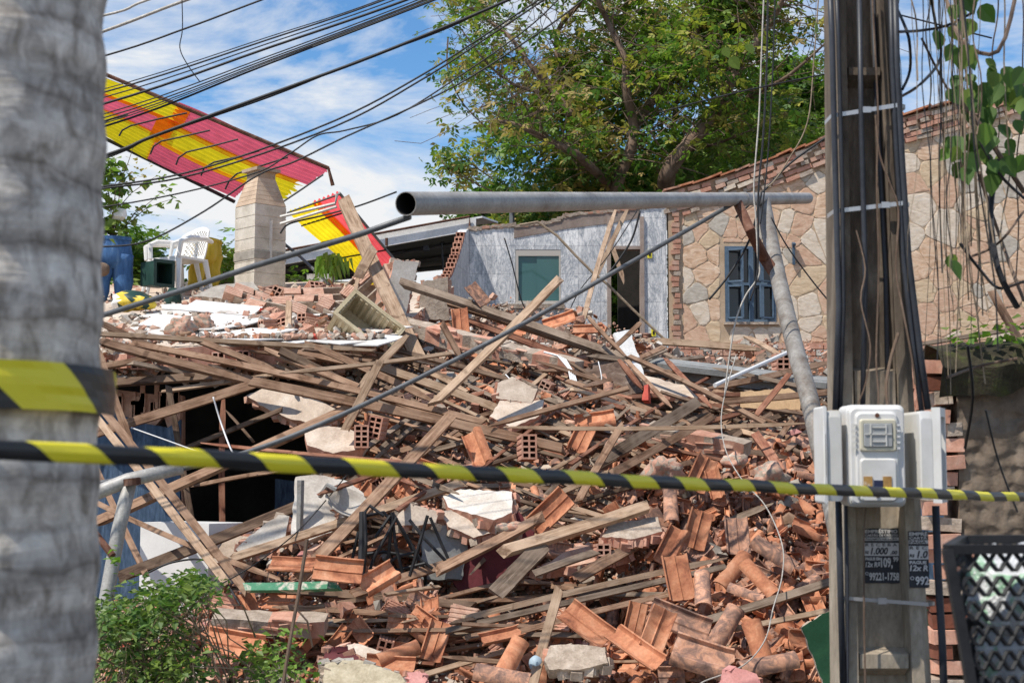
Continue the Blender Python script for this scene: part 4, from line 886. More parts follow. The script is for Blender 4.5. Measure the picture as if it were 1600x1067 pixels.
BE = [
 (145, 500, 262, 553, 8, W, 'weathered board sloping down from the palm across the left end of the slab', 13.0, 13.2),
 (140, 521, 585, 548, 7, WP, 'long pale lath running almost level over the white floor tiles', 12.7, 13.4),
 (155, 533, 400, 597, 12, W, 'broad board sloping right below the pale level lath', 12.6, 12.6),
 (205, 536, 757, 660, 9, W, 'long thin batten sloping down from the slab edge to the middle of the heap', 12.7, 12.3),
 (298, 527, 430, 578, 9, W, 'short rafter sloping off the white floor tiles', 13.0, 12.8),
 (415, 546, 700, 658, 11, W, 'long rafter sloping right beneath the beige washtub', 13.0, 12.4),
 (440, 549, 560, 610, 12, WD, 'dark short rafter beside the foot of the beige washtub', 12.9, 12.8),
 (438, 583, 703, 552, 6, WP, 'thin pale lath rising right across the leaning forked post', 12.3, 12.9),
 (586, 571, 853, 668, 12, WP, 'long pale rafter sloping right from the foot of the forked post'),
 (478, 536, 680, 628, 10, W, 'brown rafter passing under the washtub to the crossed boards', 13.3, 12.6),
 (398, 597, 884, 702, 14, W, 'thick main rafter crossing the centre of the heap', 12.2, 12.1),
 (637, 523, 562, 604, 11, WP, 'short pale strut leaning left beside the forked post', 12.9, 12.5),
 (592, 568, 541, 668, 12, WP, 'pale strut crossing the thick main rafter', 12.1, 11.9),
 (873, 437, 679, 630, 12, WP, 'pale lath whose upper end stands in front of the tinted window', 13.0, 12.3),
 (537, 312, 660, 573, 21, WP, 'tall forked post leaning against the smaller canopy piece', 16.3, 14.6),
 (583, 388, 562, 428, 15, WP, 'short block nailed to the side of the tall forked post', 15.5, 15.4),
 (560, 428, 552, 470, 6, WP, 'slim splinter hanging below the nailed block', 15.5, 15.4),
 (630, 443, 980, 562, 13, WG, 'long grey brown rafter sloping below the tiled wall', 15.5, 14.6),
 (700, 472, 975, 560, 12, W, 'second rafter lying just under the long grey brown one', 15.6, 14.7),
 (722, 497, 945, 580, 10, WR, 'reddish rafter beneath the two below the tiled wall', 15.3, 14.7),
 (767, 665, 980, 607, 8, W, 'batten rising right over the upturned tiles in mid heap', 12.1, 12.6),
 (789, 667, 1263, 661, 6, WP, 'long thin lath lying level towards the meter boxes', 11.7, 11.5),
 (781, 607, 948, 661, 8, W, 'brown batten sloping under the level thin lath'),
 (886, 595, 1150, 690, 8, W, 'narrow board sloping beneath the brown stained slab'),
 (920, 497, 975, 554, 6, W, 'short stick sloping in front of the doorway foot', 14.6, 14.4),
 (979, 563, 1050, 637, 7, W, 'batten dropping steeply in front of the white door panel', 14.0, 12.9),
 (920, 556, 976, 563, 8, WG, 'small flat board at the joint of the broken truss', 14.2, 14.2),
 (969, 565, 1004, 607, 9, WR, 'short red brown strut of the broken truss', 14.0, 13.7),
 (981, 556, 1192, 660, 8, W, 'long batten sloping down right from the broken truss', 14.2, 12.8),
 (1039, 560, 1112, 637, 8, WR, 'dark red stake leaning left in the far right debris', 15.0, 13.0),
 (1032, 612, 1122, 640, 5, WD, 'dark thin lath in the far right debris', 13.6, 13.0),
 (1083, 632, 935, 722, 17, WG, 'wide twisted plank right of the centre', 12.3, 11.6),
 (1112, 650, 955, 740, 12, W, 'broad board parallel to the wide twisted plank', 12.0, 11.3),
 (1105, 607, 1299, 565, 9, W, 'batten rising right to the utility pole', 13.8, 15.0),
 (1132, 627, 1299, 612, 9, W, 'flat board in front of the cardboard sheet', 13.0, 13.2),
 (1183, 646, 1231, 587, 8, WR, 'short red brown strut leaning over the cardboard sheet', 12.6, 12.9),
 (1115, 575, 1280, 610, 6, WG, 'grey lath lying behind the leaning steel leg', 14.6, 13.8),
 (987, 532, 1187, 546, 10, WP, 'level pale beam lying at the foot of the flagstone wall', 19.3, 19.0),
 (1168, 527, 1244, 571, 9, WP, 'pale plank propped at the foot of the flagstone wall', 18.0, 16.6),
 (1127, 668, 1272, 690, 6, W, 'thin lath pointing at the left meter box'),
 (1183, 683, 1222, 740, 14, WR, 'thick rust coloured post standing in the tile heap', 11.9, 11.2),
 (995, 742, 1143, 704, 8, W, 'board rising right above the striped tape, left of the tile heap'),
 (1253, 638, 1212, 692, 8, W, 'short strut leaning left of the meter boxes'),
 (1268, 670, 1228, 705, 9, W, 'stub of board resting beside the left meter box'),
 (974, 660, 905, 780, 11, W, 'board crossing under the wide twisted plank', 11.7, 11.1),
 (883, 684, 948, 698, 8, WG, 'short grey offcut in mid heap'),
 (140, 679, 400, 599, 14, W, 'stout beam rising right over the blue wall', 12.6, 12.3),
 (250, 612, 434, 585, 7, WP, 'light lath just above the stout beam over the blue wall', 12.8, 12.6),
 (146, 575, 250, 556, 9, W, 'beam stub beside the palm above the blue wall', 13.0, 13.1),
 (150, 600, 330, 588, 12, WD, 'shaded beam lying under the left end of the slab', 13.2, 13.1),
 (150, 538, 209, 706, 11, W, 'nearly upright board beside the palm', 12.5, 12.2),
 (146, 622, 386, 925, 12, W, 'upper one of the paired boards falling right across the blue wall', 12.2, 10.4),
 (140, 640, 352, 908, 12, WP, 'lower one of the paired boards falling right across the blue wall', 12.1, 10.4),
 (263, 603, 302, 826, 9, WD, 'thin upright prop before the blue wall', 12.7, 12.3),
 (349, 620, 349, 868, 9, WR, 'upright prop standing in the dark opening', 13.4, 13.2),
 (150, 816, 548, 638, 15, W, 'long beam rising right through the dark opening', 11.9, 12.2),
 (196, 897, 582, 741, 16, WD, 'dark heavy beam rising right over the white box', 11.0, 11.7),
 (150, 785, 441, 906, 8, W, 'thin batten falling right over the white box', 11.6, 10.3),
 (143, 716, 228, 898, 9, W, 'slanting board behind the fallen steel leg', 12.0, 11.0),
 (360, 873, 724, 754, 13, WP, 'pale beam rising right from the shrub to the tape', 10.7, 11.3),
 (314, 692, 633, 722, 5, WR, 'thin red brown lath just above the tape', 12.2, 11.5),
 (702, 653, 472, 898, 18, W, 'wide board falling left through the middle of the heap', 11.4, 10.3),
 (595, 714, 772, 663, 9, W, 'batten rising right above the tape'),
 (655, 710, 735, 688, 8, WG, 'grey offcut tucked under the batten above the tape'),
 (667, 640, 593, 710, 17, WG, 'short wide grey board left of the upturned tile'),
 (520, 660, 600, 713, 9, W, 'rafter end poking out over the broken plaster disc'),
 (722, 760, 860, 757, 7, WG, 'grey lath lying level under the tape'),
 (556, 926, 754, 862, 13, W, 'beam end rising right beside the big upturned tile'),
 (676, 895, 842, 810, 15, W, 'thick beam over the maroon panel', 10.5, 10.8),
 (784, 862, 1006, 793, 17, WP, 'heavy square pale beam pointing at the tile heap', 10.4, 10.8),
 (655, 905, 862, 911, 7, W, 'level batten in front of the maroon panel'),
 (395, 918, 740, 947, 12, WD, 'dark old beam lying level above the bottom debris'),
 (430, 948, 648, 963, 8, W, 'straight batten under the dark old beam'),
 (330, 991, 905, 993, 8, WG, 'long grey board lying level near the bottom'),
 (528, 986, 900, 980, 6, W, 'slim batten on top of the long grey board'),
 (728, 965, 1135, 872, 9, WP, 'upper one of three parallel laths rising right to the tile heap', 10.0, 10.4),
 (700, 985, 1140, 884, 9, WG, 'middle one of three parallel laths rising right to the tile heap', 9.95, 10.3),
 (765, 1000, 1060, 925, 8, W, 'lowest one of three parallel laths rising right to the tile heap', 9.85, 10.1),
 (831, 1075, 873, 924, 14, WP, 'pale plank standing nearly upright at the bottom edge', 9.1, 9.7),
 (778, 925, 846, 855, 26, WG, 'broad dusty board at the right of the maroon panel', 10.2, 10.5),
 (903, 902, 1040, 828, 16, W, 'flat beam under the broken slab corner', 10.3, 10.9),
 (838, 895, 932, 862, 11, WG, 'grey board end beside the broken slab corner', 10.3, 10.5),
 (1063, 982, 1354, 890, 12, WG, 'grey plank rising right through the tile heap', 9.75, 10.0),
 (1087, 992, 1292, 954, 8, WP, 'thin pale plank below the grey one in the tile heap', 9.6, 9.8),
 (1349, 843, 1288, 1002, 17, WR, 'wide red brown board leaning against the utility pole', 10.1, 9.4),
 (1330, 880, 1300, 1000, 14, WP, 'pale board behind the red brown leaning one', 10.3, 9.7),
 (1128, 818, 1202, 789, 10, WG, 'short grey lath on top of the tile heap'),
 (452, 470, 450, 560, 9, WP, 'upright stake with a rounded top on the white floor tiles', 14.6, 14.0),
 (352, 640, 396, 690, 4, WD, 'thin dark stick slanting in the dark opening', 13.0, 12.9),
 (300, 760, 440, 735, 6, W, 'thin lath lying across the lower part of the dark opening', 12.6, 12.4),
 (290, 700, 440, 640, 7, WD, 'dark lath rising right high in the dark opening', 12.9, 12.8),
 (690, 505, 720, 560, 9, W, 'short upright strut in the shaded hollow', 14.5, 14.3),
 (1000, 505, 958, 545, 7, W, 'short brown stick beside the white door panel', 14.6, 14.5),
]
for b_ in BE: beam(*b_)
# struts standing against the tiled wall
for q_ in ((962, 328, 908, 516, 7, WP, 'longer lath leaning against the tiled wall left of the doorway', 21.0, 17.5), (980, 328, 928, 440, 7, WP, 'lath crossing the longer one beside the doorway', 21.2, 20.6), (958, 390, 975, 440, 7, WP, 'short lath hanging across the top of the doorway', 21.4, 21.2)): beam(*q_)
mb = MB(); mb.tube([P(a, b, 19.5) for a, b in ((812, 352), (840, 347), (870, 368), (900, 400), (925, 425), (950, 445), (985, 480), (1038, 530))], .018, 6); tag(mb.build('dry_stem', M['root']), 'long bent dry stem arching over the tiled wall', 'stem')
# filler timber
rgf = random.Random(31)
def ins(px, py):  # region where random pieces may lie
    if py > 1066 or py < 520: return False
    if px < 470 and 600 < py < 880: return False
    if px < 340 and py > 880: return False
    return px < 1330
for i in range(310):
    zone = rgf.random()
    if zone < .5: cx_, cy_ = rgf.uniform(420, 980), rgf.uniform(560, 860); ang = rgf.choice([rgf.uniform(8, 28), rgf.uniform(8, 28), rgf.uniform(-50, -12)])
    elif zone < .75: cx_, cy_ = rgf.uniform(950, 1290), rgf.uniform(575, 700); ang = rgf.uniform(-35, 35)
    elif zone < .9: cx_, cy_ = rgf.uniform(380, 1000), rgf.uniform(900, 1050); ang = rgf.uniform(-18, 8)
    else: cx_, cy_ = rgf.uniform(200, 700), rgf.uniform(545, 620); ang = rgf.uniform(5, 30)
    l_ = rgf.uniform(30, 135); dx, dy = math.cos(R(ang)) * l_, math.sin(R(ang)) * l_
    if not (ins(cx_ - dx, cy_ - dy) and ins(cx_ + dx, cy_ + dy)): continue
    beam(cx_ - dx, cy_ - dy, cx_ + dx, cy_ + dy, rgf.uniform(3, 8), rgf.choice([W, W, WP, WD, WG, WR]), 'splintered roof batten jammed among the broken tiles and plaster', lift=.04, group='splintered battens in the heap', rg=rgf, name='splintered_batten')
# masonry ring beams
def ring_beam(x1, y1, x2, y2, d1, d2, h, label, dep=.16):
    a = P(x1, y1, d1); b = P(x2, y2, d2); L_ = (b - a).length; T = Matrix.Translation((a + b) / 2) @ frame(b - a, (0, -.25, 1)); hh = PX(h, (d1 + d2) / 2)
    mb = MB(); n = max(6, int(L_ / .09))
    for i in range(n + 1):
        f = i / n
        for k, (yy_, zz_) in enumerate(((-.5, -.5), (.5, -.5), (.5, .5), (-.5, .5))):
            mb.v.append(Vector(((f - .5) * L_, yy_ * dep + random.uniform(-.012, .012), zz_ * hh + min(.06, hh * .3) * noise.noise(((f * L_) * 2.2, k * 3, hh)) + random.uniform(-.006, .006))))
    for i in range(n):
        for k in range(4): mb.f.append([i * 4 + k, i * 4 + (k + 1) % 4, i * 4 + 4 + (k + 1) % 4, i * 4 + 4 + k]); mb.m.append(1 if noise.noise((i / n * L_ * 3.5, k * 2, 1)) > .05 else 0)
    mb.f.append([3, 2, 1, 0]); mb.m.append(0); q = n * 4; mb.f.append([q, q + 1, q + 2, q + 3]); mb.m.append(0)
    for i in range(int(L_ / .10)):
        mb.box((-L_ / 2 + i * .10 + random.uniform(0, .08), -dep * .5 + random.uniform(-.005, .02), random.uniform(-.45, .5) * hh), (random.uniform(.06, .22), random.uniform(.02, .05), random.uniform(.012, .035)), rotm(random.uniform(-.3, .3), random.uniform(-.2, .2), random.uniform(-.3, .3)).to_3x3(), random.choice([1, 1, 2]))
    o = mb.build('masonry_beam', [M['mortar'], M['brick'], M['brick_pink']], world=False); o.matrix_world = T; tag(o, label, 'beam')
ring_beam(628, 508, 790, 548, 15.2, 14.6, 24, 'ragged brick and mortar beam over the shaded hollow', .2)
ring_beam(788, 547, 905, 575, 14.6, 14.2, 22, 'broken end of a brick and mortar beam sloping to the stained slab', .2)
ring_beam(1014, 672, 1168, 702, 12.4, 12.0, 24, 'brick and mortar beam half buried above the tile heap', .2)
ring_beam(335, 968, 510, 975, 9.9, 9.9, 22, 'crumbling mortar block behind the shrub', .2)
# ------------------------------------------------------------------ roof tiles
def tile_mesh(kind, rg, seed):
    mb = MB(); L_ = .40
    if kind == 'pan':
        prof = [(-.105, .030), (-.103, .012), (-.094, .0), (-.05, .0), (-.02, .0), (.005, .004), (.02, .024), (.036, .048), (.058, .060), (.08, .050), (.096, .026), (.105, .004)]
    elif kind == 'flat':
        prof = [(-.105, .036), (-.102, .016), (-.092, .004), (-.07, .0), (-.03, .0), (-.008, .004), (.0, .014), (.008, .004), (.035, 0), (.06, .004), (.078, .016), (.092, .036), (.102, .042)]
    else:
        prof = [(math.cos(a) * -.075, math.sin(a) * .062) for a in np.linspace(0, math.pi, 11)]
    th = .013; n = len(prof); S = 7
    b0 = rg.choice([0, 0, .12, .3]); b1 = rg.choice([0, 0, .1, .35]); bw = rg.choice([0, 0, 0, 2, 3]) if kind != 'barrel' else rg.choice([0, 0, 3])
    lo = [L_ * (b0 * (.4 + .6 * rg.random())) if b0 else 0 for _ in prof]; hi = [L_ * (1 - b1 * (.3 + .7 * rg.random())) if b1 else L_ for _ in prof]
    idx0 = bw if rg.random() < .5 else 0; idx1 = n - (bw if idx0 == 0 else 0)
    def top(i, f):
        y = lo[i] + (hi[i] - lo[i]) * f - L_ / 2; x, z = prof[i]
        taper = 1 - .10 * (y / L_ + .5) if kind == 'barrel' else 1; lift = .010 if (y > L_ / 2 - .05) else (.005 if y > L_ / 2 - .065 else 0)
        if kind == 'barrel': k = 1 + (.10 if y > L_ / 2 - .045 else 0); return Vector((x * taper * k, y, z * taper * k))
        return Vector((x, y, z + lift))
    cols = list(range(idx0, idx1)); m_ = len(cols)
    for lay in (0, 1):
        for i in cols:
            i0, i1 = max(i - 1, 0), min(i + 1, n - 1); tx, tz = prof[i1][0] - prof[i0][0], prof[i1][1] - prof[i0][1]; l_ = math.hypot(tx, tz); nx_, nz_ = -tz / l_, tx / l_
            for s in range(S + 1):
                p = top(i, s / S); mb.v.append(p - Vector((nx_, 0, nz_)) * (th * lay))
    def ix(l, c, s): return l * m_ * (S + 1) + c * (S + 1) + s
    for c in range(m_ - 1):
        for s in range(S):
            mb.f.append([ix(0, c, s), ix(0, c + 1, s), ix(0, c + 1, s + 1), ix(0, c, s + 1)]); mb.f.append([ix(1, c, s), ix(1, c, s + 1), ix(1, c + 1, s + 1), ix(1, c + 1, s)]); mb.m += [0, 0]
        mb.f.append([ix(0, c, 0), ix(1, c, 0), ix(1, c + 1, 0), ix(0, c + 1, 0)]); mb.f.append([ix(0, c, S), ix(0, c + 1, S), ix(1, c + 1, S), ix(1, c, S)]); mb.m += [0, 0]
    for s in range(S):
        mb.f.append([ix(0, 0, s), ix(0, 0, s + 1), ix(1, 0, s + 1), ix(1, 0, s)]); c = m_ - 1; mb.f.append([ix(0, c, s), ix(1, c, s), ix(1, c, s + 1), ix(0, c, s + 1)]); mb.m += [0, 0]
    me = bpy.data.meshes.new('roof_tile'); me.from_pydata(mb.v, [], mb.f); me.materials.append(M['tile'])
    me.polygons.foreach_set('use_smooth', [True] * len(mb.f)); me.set_sharp_from_angle(angle=R(38)); me.update()
    return me
rgt = random.Random(5)
TM = {k: [tile_mesh(k, rgt, i) for i in range(9)] for k in ('pan', 'flat', 'barrel')}
TMO = {}
for k in TM:
    TMO[k] = []
    for me in TM[k][:6]:
        m2 = me.copy(); m2.materials[0] = M['tile_old']; TMO[k].append(m2)
def put_tile(p, ang, normal, kind, old, label, group=None, scale=1.0, rg=rgt, mesh=None):
    """ang: direction of the tile's length as seen in the picture plane (degrees, 0 = right, 90 = up)"""
    me = mesh or rg.choice((TMO if old else TM)[kind]); o = bpy.data.objects.new('roof_tile', me); COL.objects.link(o)
    ldir = Vector((math.cos(R(ang)), rg.uniform(-.3, .3) + .35 * math.sin(R(ang)), math.sin(R(ang))))
    z = Vector(normal).normalized(); y = (ldir - z * ldir.dot(z)).normalized(); x = y.cross(z)
    o.matrix_world = Matrix.Translation(p) @ Matrix((x, y, z)).transposed().to_4x4() @ Matrix.Scale(scale, 4)
    tag(o, label, 'roof tile', group); return o
full = {k: tile_mesh(k, type('q', (), {'choice': staticmethod(lambda s: s[0]), 'random': staticmethod(lambda: .5)})(), 0) for k in ('pan', 'flat', 'barrel')}
fullold = {k: full[k].copy() for k in full}
for k in fullold: fullold[k].materials[0] = M['tile_old']
HT = [  # px, py, angle, normal, kind, old, label, depth or None, scale
 (528, 893, -12, (.1, -.9, .5), 'flat', 0, 'big clean orange tile lying broadside beside the green painted board', 9.9, 1.05),
 (455, 886, -2, (0, -.5, .9), 'flat', 0, 'flat orange tile left of the big broadside one', 10.2, 1.0),
 (592, 905, 35, (.4, -.8, .4), 'pan', 0, 'orange tile standing on edge right of the big broadside one', 10.0, .9),
 (748, 700, 110, (-.4, -.8, .3), 'pan', 0, 'upturned orange tile right of the crossed boards above the tape', 11.5, 1.0),
 (915, 978, -35, (.1, -.8, .6), 'flat', 0, 'large orange tile sloping right, upper one at the bottom of the heap', 9.5, 1.1),
 (985, 1018, -38, (.1, -.75, .65), 'pan', 0, 'large broken orange tile lying in front at the bottom of the heap', 9.25, 1.25),
 (1025, 985, 62, (.3, -.9, .3), 'flat', 0, 'narrow orange tile standing up behind the large broken one', 9.35, 1.0),
 (995, 972, 75, (-.3, -.9, .2), 'flat', 0, 'orange tile fragment stood between the two large tiles', 9.5, .8),
 (1060, 903, 95, (.05, -.85, .5), 'flat', 0, 'pale orange tile standing face on above the three laths', 10.1, 1.05),
 (1098, 922, 85, (0, -.6, .7), 'barrel', 1, 'greyish barrel tile right of the pale orange face on tile', 10.0, 1.0),
 (1050, 855, 60, (.2, -.9, .4), 'pan', 0, 'orange tile leaning over the dark gap beside the tile heap', 10.6, 1.0),
 (1090, 826, 70, (.2, -.9, .3), 'flat', 0, 'orange tile leaning on the stack in the tile heap', 10.8, 1.0),
 (1152, 838, 88, (.05, -.8, .6), 'flat', 1, 'square weathered tile in the middle of the tile heap', 10.8, 1.0),
 (1210, 868, -52, (.1, -.7, .7), 'barrel', 1, 'long weathered barrel tile falling right in the tile heap', 10.5, 1.15),
 (1145, 893, 52, (-.1, -.7, .7), 'barrel', 0, 'barrel tile rising right in the middle of the tile heap', 10.3, 1.1),
 (1186, 905, -55, (.1, -.7, .6), 'barrel', 0, 'orange barrel tile between the two long weathered ones', 10.1, 1.0),
 (1165, 928, -30, (.1, -.5, .8), 'barrel', 1, 'short barrel tile resting above the grey plank', 10.0, .8),
 (1130, 985, 62, (-.1, -.8, .5), 'barrel', 1, 'collared barrel tile standing below the grey plank', 9.6, 1.15),
 (1187, 1012, -75, (.1, -.85, .5), 'barrel', 0, 'collared orange barrel tile beside the white wire', 9.4, 1.15),
 (1100, 1030, -12, (0, -.8, .5), 'pan', 1, 'dark weathered tile on edge near the bottom, right of the large broken one', 9.3, 1.3),
 (1200, 1040, 5, (0, -.6, .8), 'barrel', 1, 'weathered barrel tile lying level at the bottom edge', 9.25, 1.2),
 (1060, 975, -30, (.2, -.7, .7), 'flat', 1, 'long dusty tile sloping right below the laths', 9.6, 1.3),
 (1048, 790, 88, (0, -.8, .6), 'barrel', 1, 'upright barrel tile just below the tape at the left of the tile heap', 11.1, 1.0),
 (1020, 805, 120, (.3, -.8, .3), 'flat', 1, 'tile fragment leaning beside the upright barrel tile', 11.1, .8),
 (1095, 740, 60, (.3, -.8, .3), 'flat', 0, 'bright orange tile standing just above the tape', 11.4, 1.0),
 (1122, 757, 100, (-.3, -.8, .4), 'pan', 0, 'orange tile leaning against the bright one above the tape', 11.3, .85),
 (862, 800, 35, (-.3, -.9, .2), 'flat', 0, 'deep orange tile on edge below the tape left of the pale beam', 10.9, 1.1),
 (930, 660, 15, (-.1, -.7, .6), 'pan', 0, 'light orange tile under the batten in mid heap', 12.4, 1.1),
 (908, 690, 65, (-.1, -.9, .4), 'flat', 0, 'pale orange tile face on in mid heap', 12.2, 1.0),
 (795, 1035, 60, (.1, -.8, .4), 'barrel', 0, 'collared barrel tile at the bottom edge left of the upright plank', 9.1, 1.05),
 (785, 1058, -10, (0, -.6, .8), 'barrel', 1, 'long barrel tile lying at the bottom edge', 9.0, 1.1),
 (622, 1022, 20, (.3, -.8, .3), 'barrel', 0, 'round orange tile end near the maroon fragment', 9.3, .9),
 (608, 1045, -6, (0, -.7, .7), 'pan', 0, 'orange tile over the beige rendered slab', 9.2, 1.0),
 (365, 1010, -20, (.1, -.7, .7), 'flat', 0, 'light orange tile lying right of the shrub', 9.6, 1.2),
 (720, 505, 96, (.1, -.95, .15), 'flat', 0, 'clean orange tile hanging between the upper rafters', 15.1, 1.0),
 (745, 460, 130, (.3, -.8, .4), 'flat', 1, 'tile perched on the long rafter below the tiled wall', 15.2, .9),
 (875, 505, 10, (-.2, -.8, .5), 'pan', 0, 'orange tile leaning on the upper rafter under the tinted window', 15.2, 1.1),
 (915, 520, 0, (-.2, -.7, .6), 'pan', 0, 'orange tile on the rafter nearer the doorway', 15.0, 1.1),
 (785, 1000, 20, (0, -.5, .8), 'pan', 0, 'tile wedged under the pale upright plank', 9.5, 1.0),
]
for (px, py, an, nn, kd, old, lab, d, sc) in HT: put_tile(P(px, py, d), an, nn, kd, old, lab, None, sc * .8, mesh=None if any(k in lab for k in ('fragment', 'broken', 'leaning', 'wedged', 'perched', 'round orange', 'pale orange tile face', 'tile on the rafter', 'over the beige')) else (fullold if old else full)[kd])
rgt.seed(99); cnt = 0
ZN = [('terracotta', 'tile heap below the meter boxes', lambda: (rgt.uniform(1010, 1325), rgt.uniform(695, 950)), 125),
      ('terracotta', 'debris along the bottom edge', lambda: (rgt.uniform(345, 1330), rgt.uniform(930, 1064)), 92),
      ('terracotta', 'timber in the middle of the heap', lambda: (rgt.uniform(560, 1040), rgt.uniform(650, 900)), 42),
      ('terracotta', 'upper rafters', lambda: (rgt.uniform(690, 1000), rgt.uniform(480, 640)), 20)]
for _, where, fn, n_ in ZN:
    k = 0
    while k < n_:
        px, py = fn()
        if where.startswith('upper') and py < 470 + (px - 690) * .27: continue
        d = surf(px, py)
        if d is None: k += 1; continue
        p = P(px, py, d - .14 + rgt.random() * .3); n0 = nrm(p.x, p.y)
        nv_ = (n0 * .7 + Vector((rgt.gauss(0, .45), -.7 + rgt.gauss(0, .35), .45 + rgt.gauss(0, .3)))).normalized()
        kd = rgt.choices(['pan', 'flat', 'barrel'], [4, 3, 4 if where.startswith('tile') else 2])[0]; old = rgt.random() < (.58 if where.startswith('tile heap') else .4)
        if old: adj = 'weathered'
        else: adj = 'orange'
        shp = 'barrel tile' if kd == 'barrel' else 'roof tile'
        put_tile(p, rgt.uniform(-70, 110), nv_, kd, old, f'loose {adj} {shp} lying in the {where}' if 'debris' in where or 'heap below' in where else f'loose {adj} {shp} caught among the {where}', f'loose {adj} {shp}s, {where}', rgt.uniform(.55, .82)); k += 1
# ------------------------------------------------------------------ loose hollow bricks and masonry lumps
rgb_ = random.Random(17)
BM = []
for i in range(8):
    mb = MB(); nz_ = rgb_.choice([3, 3, 4]); brick_into(mb, rgb_.uniform(.12, .26), .12 if nz_ == 3 else .12, .19, None, 2, nz_)
    for v in mb.v:
        if v.x > 0 and rgb_.random() < .25: v.x -= rgb_.uniform(0, .03)
    o = mb.build('hollow_brick', [M['brick'] if i % 2 else M['brick_pink'], M['brick_dark']], world=False); BM.append(o.data); bpy.data.objects.remove(o)
def put_brick(p, rx, ry, rz, label, group=None, mesh=None, scale=1.0):
    o = bpy.data.objects.new('hollow_brick', mesh or rgb_.choice(BM)); COL.objects.link(o)
    o.matrix_world = Matrix.Translation(p) @ rotm(rx, ry, rz) @ Matrix.Scale(scale, 4); tag(o, label, 'brick', group); return o
HB = [(565, 682, 0, 0, R(95), 'hollow brick with six clean holes facing out, left of the crossed boards', 11.9, 1.0), (590, 668, .2, 0, R(80), 'hollow brick fragment behind the six hole brick', 12.1, 1), 
      (505, 885, 0, 0, R(85), 'hollow brick peeping out beside the green painted board', 10.4, .6), (939, 868, 0, .1, R(100), 'hollow brick under the broken slab corner', 10.6, .9), (823, 700, 0, .1, R(100), 'grey dusty hollow brick with round holes in mid heap', 12.0, 1.1),
      (167, 615, 0, 0, R(88), 'brick end showing two holes beside the palm', 13.4, .8), (1220, 570, 0, 0, R(92), 'row end of hollow bricks behind the steel leg', 16, 1.3), (480, 505, 0, .1, R(60), 'dusty hollow brick beside the upright stake', 15.1, 1)]
for a in HB: put_brick(P(a[0], a[1], a[6]), a[2], a[3], a[4], a[5], None, BM[1], a[7])
for i in range(26):
    px, py = rgb_.uniform(385, 600), rgb_.uniform(440, 520)
    if py < 445 + abs(px - 520) * .1: py += 12
    d = surf(px, py) or 17.5
    p = P(px, py, min(d - .08, 17.6)); put_brick(p, rgb_.choice([0, R(90)]) + rgb_.gauss(0, .2), rgb_.gauss(0, .25), rgb_.uniform(0, 6.28), 'hollow clay brick in the pile between the chimney and the washtub', 'hollow bricks piled beside the chimney', scale=rgb_.uniform(.9, 1.2))
for i in range(30):
    px, py = rgb_.uniform(560, 1000), rgb_.uniform(590, 760); d = surf(px, py)
    if d: put_brick(P(px, py, d - .05), rgb_.uniform(0, 3), rgb_.uniform(-.5, .5), rgb_.uniform(0, 6.28), 'broken hollow clay brick lying between timbers in the middle of the heap', 'broken hollow bricks in mid heap', scale=rgb_.uniform(.6, .95))
for i in range(12):
    px, py = rgb_.uniform(345, 980), rgb_.uniform(940, 1060); d = surf(px, py)
    if d: put_brick(P(px, py, d - .05), rgb_.uniform(0, 3), rgb_.uniform(-.5, .5), rgb_.uniform(0, 6.28), 'broken hollow clay brick in the debris along the bottom edge', 'broken hollow bricks near the bottom', scale=rgb_.uniform(.6, .95))
# ridged slabs of several bricks bonded together
def chunk(name, poly, d, th, mats, label, cat, tilt=(0, -.35, .9), edge=True, dd=0.0, seedn=0, ddx=0.0):
    """irregular wall or slab fragment: outline in pixels laid into a plane through its centre with the given normal"""
    rg = random.Random(len(label or name) * 7 + seedn)
    cx_ = sum(p[0] for p in poly) / len(poly); cy_ = sum(p[1] for p in poly) / len(poly); c = P(cx_, cy_, d); n = Vector(tilt).normalized()
    pts = []
    m_ = len(poly)
    for i in range(m_):
        a = poly[i]; b = poly[(i + 1) % m_]; k = max(1, int(math.hypot(b[0] - a[0], b[1] - a[1]) / 7))
        for j in range(k):
            f = j / k; px, py = a[0] + (b[0] - a[0]) * f + (rg.uniform(-1.3, 1.3) if j else 0), a[1] + (b[1] - a[1]) * f + (rg.uniform(-1.3, 1.3) if j else 0)
            r = (P(px, py, 1) - CAM); den = r.dot(n); t_ = (c - CAM).dot(n) / den if abs(den) > 1e-4 else d; t_ = max(d - 1.0, min(d + 1.0, t_)); pts.append(CAM + r * t_)
    mb = MB(); k = len(pts); cc = sum(pts, Vector()) / k
    # rim ring set in and lower for a chipped edge
    r0 = pts; r1 = [cc + (p - cc) * (1 + rg.uniform(-.03, .04)) - n * (th * rg.uniform(.4, .6)) for p in pts]; r2 = [cc + (p - cc) * (1 + rg.uniform(-.06, .0)) - n * th for p in pts]
    mb.add(r0 + r1 + r2, [tuple(range(k)), tuple(range(2 * k, 3 * k))[::-1]], 0)
    for i in range(k):
        j = (i + 1) % k; mb.f.append([i, k + i, k + j, j]); mb.m.append(1); mb.f.append([k + i, 2 * k + i, 2 * k + j, k + j]); mb.m.append(1 if rg.random() < .7 else 0)
    if edge:
        for i in range(k):
            if rg.random() < .55:
                p = r1[i]; mb.box(p, (rg.uniform(.03, .08),) * 2 + (min(th * .7, .06),), rotm(rg.uniform(-.4, .4), rg.uniform(-.4, .4), rg.uniform(0, 3)).to_3x3(), rg.choice([1, 1, 2]))
    o = fix_normals(mb.build(name, mats)); tag(o, label, cat); return o
PW = [M['plaster_white'], M['brick'], M['mortar']]; PP = [M['plaster'], M['brick'], M['mortar']]; PB = [M['brick_pink'], M['brick'], M['mortar']]; CC = [M['concrete'], M['mortar'], M['brick']]
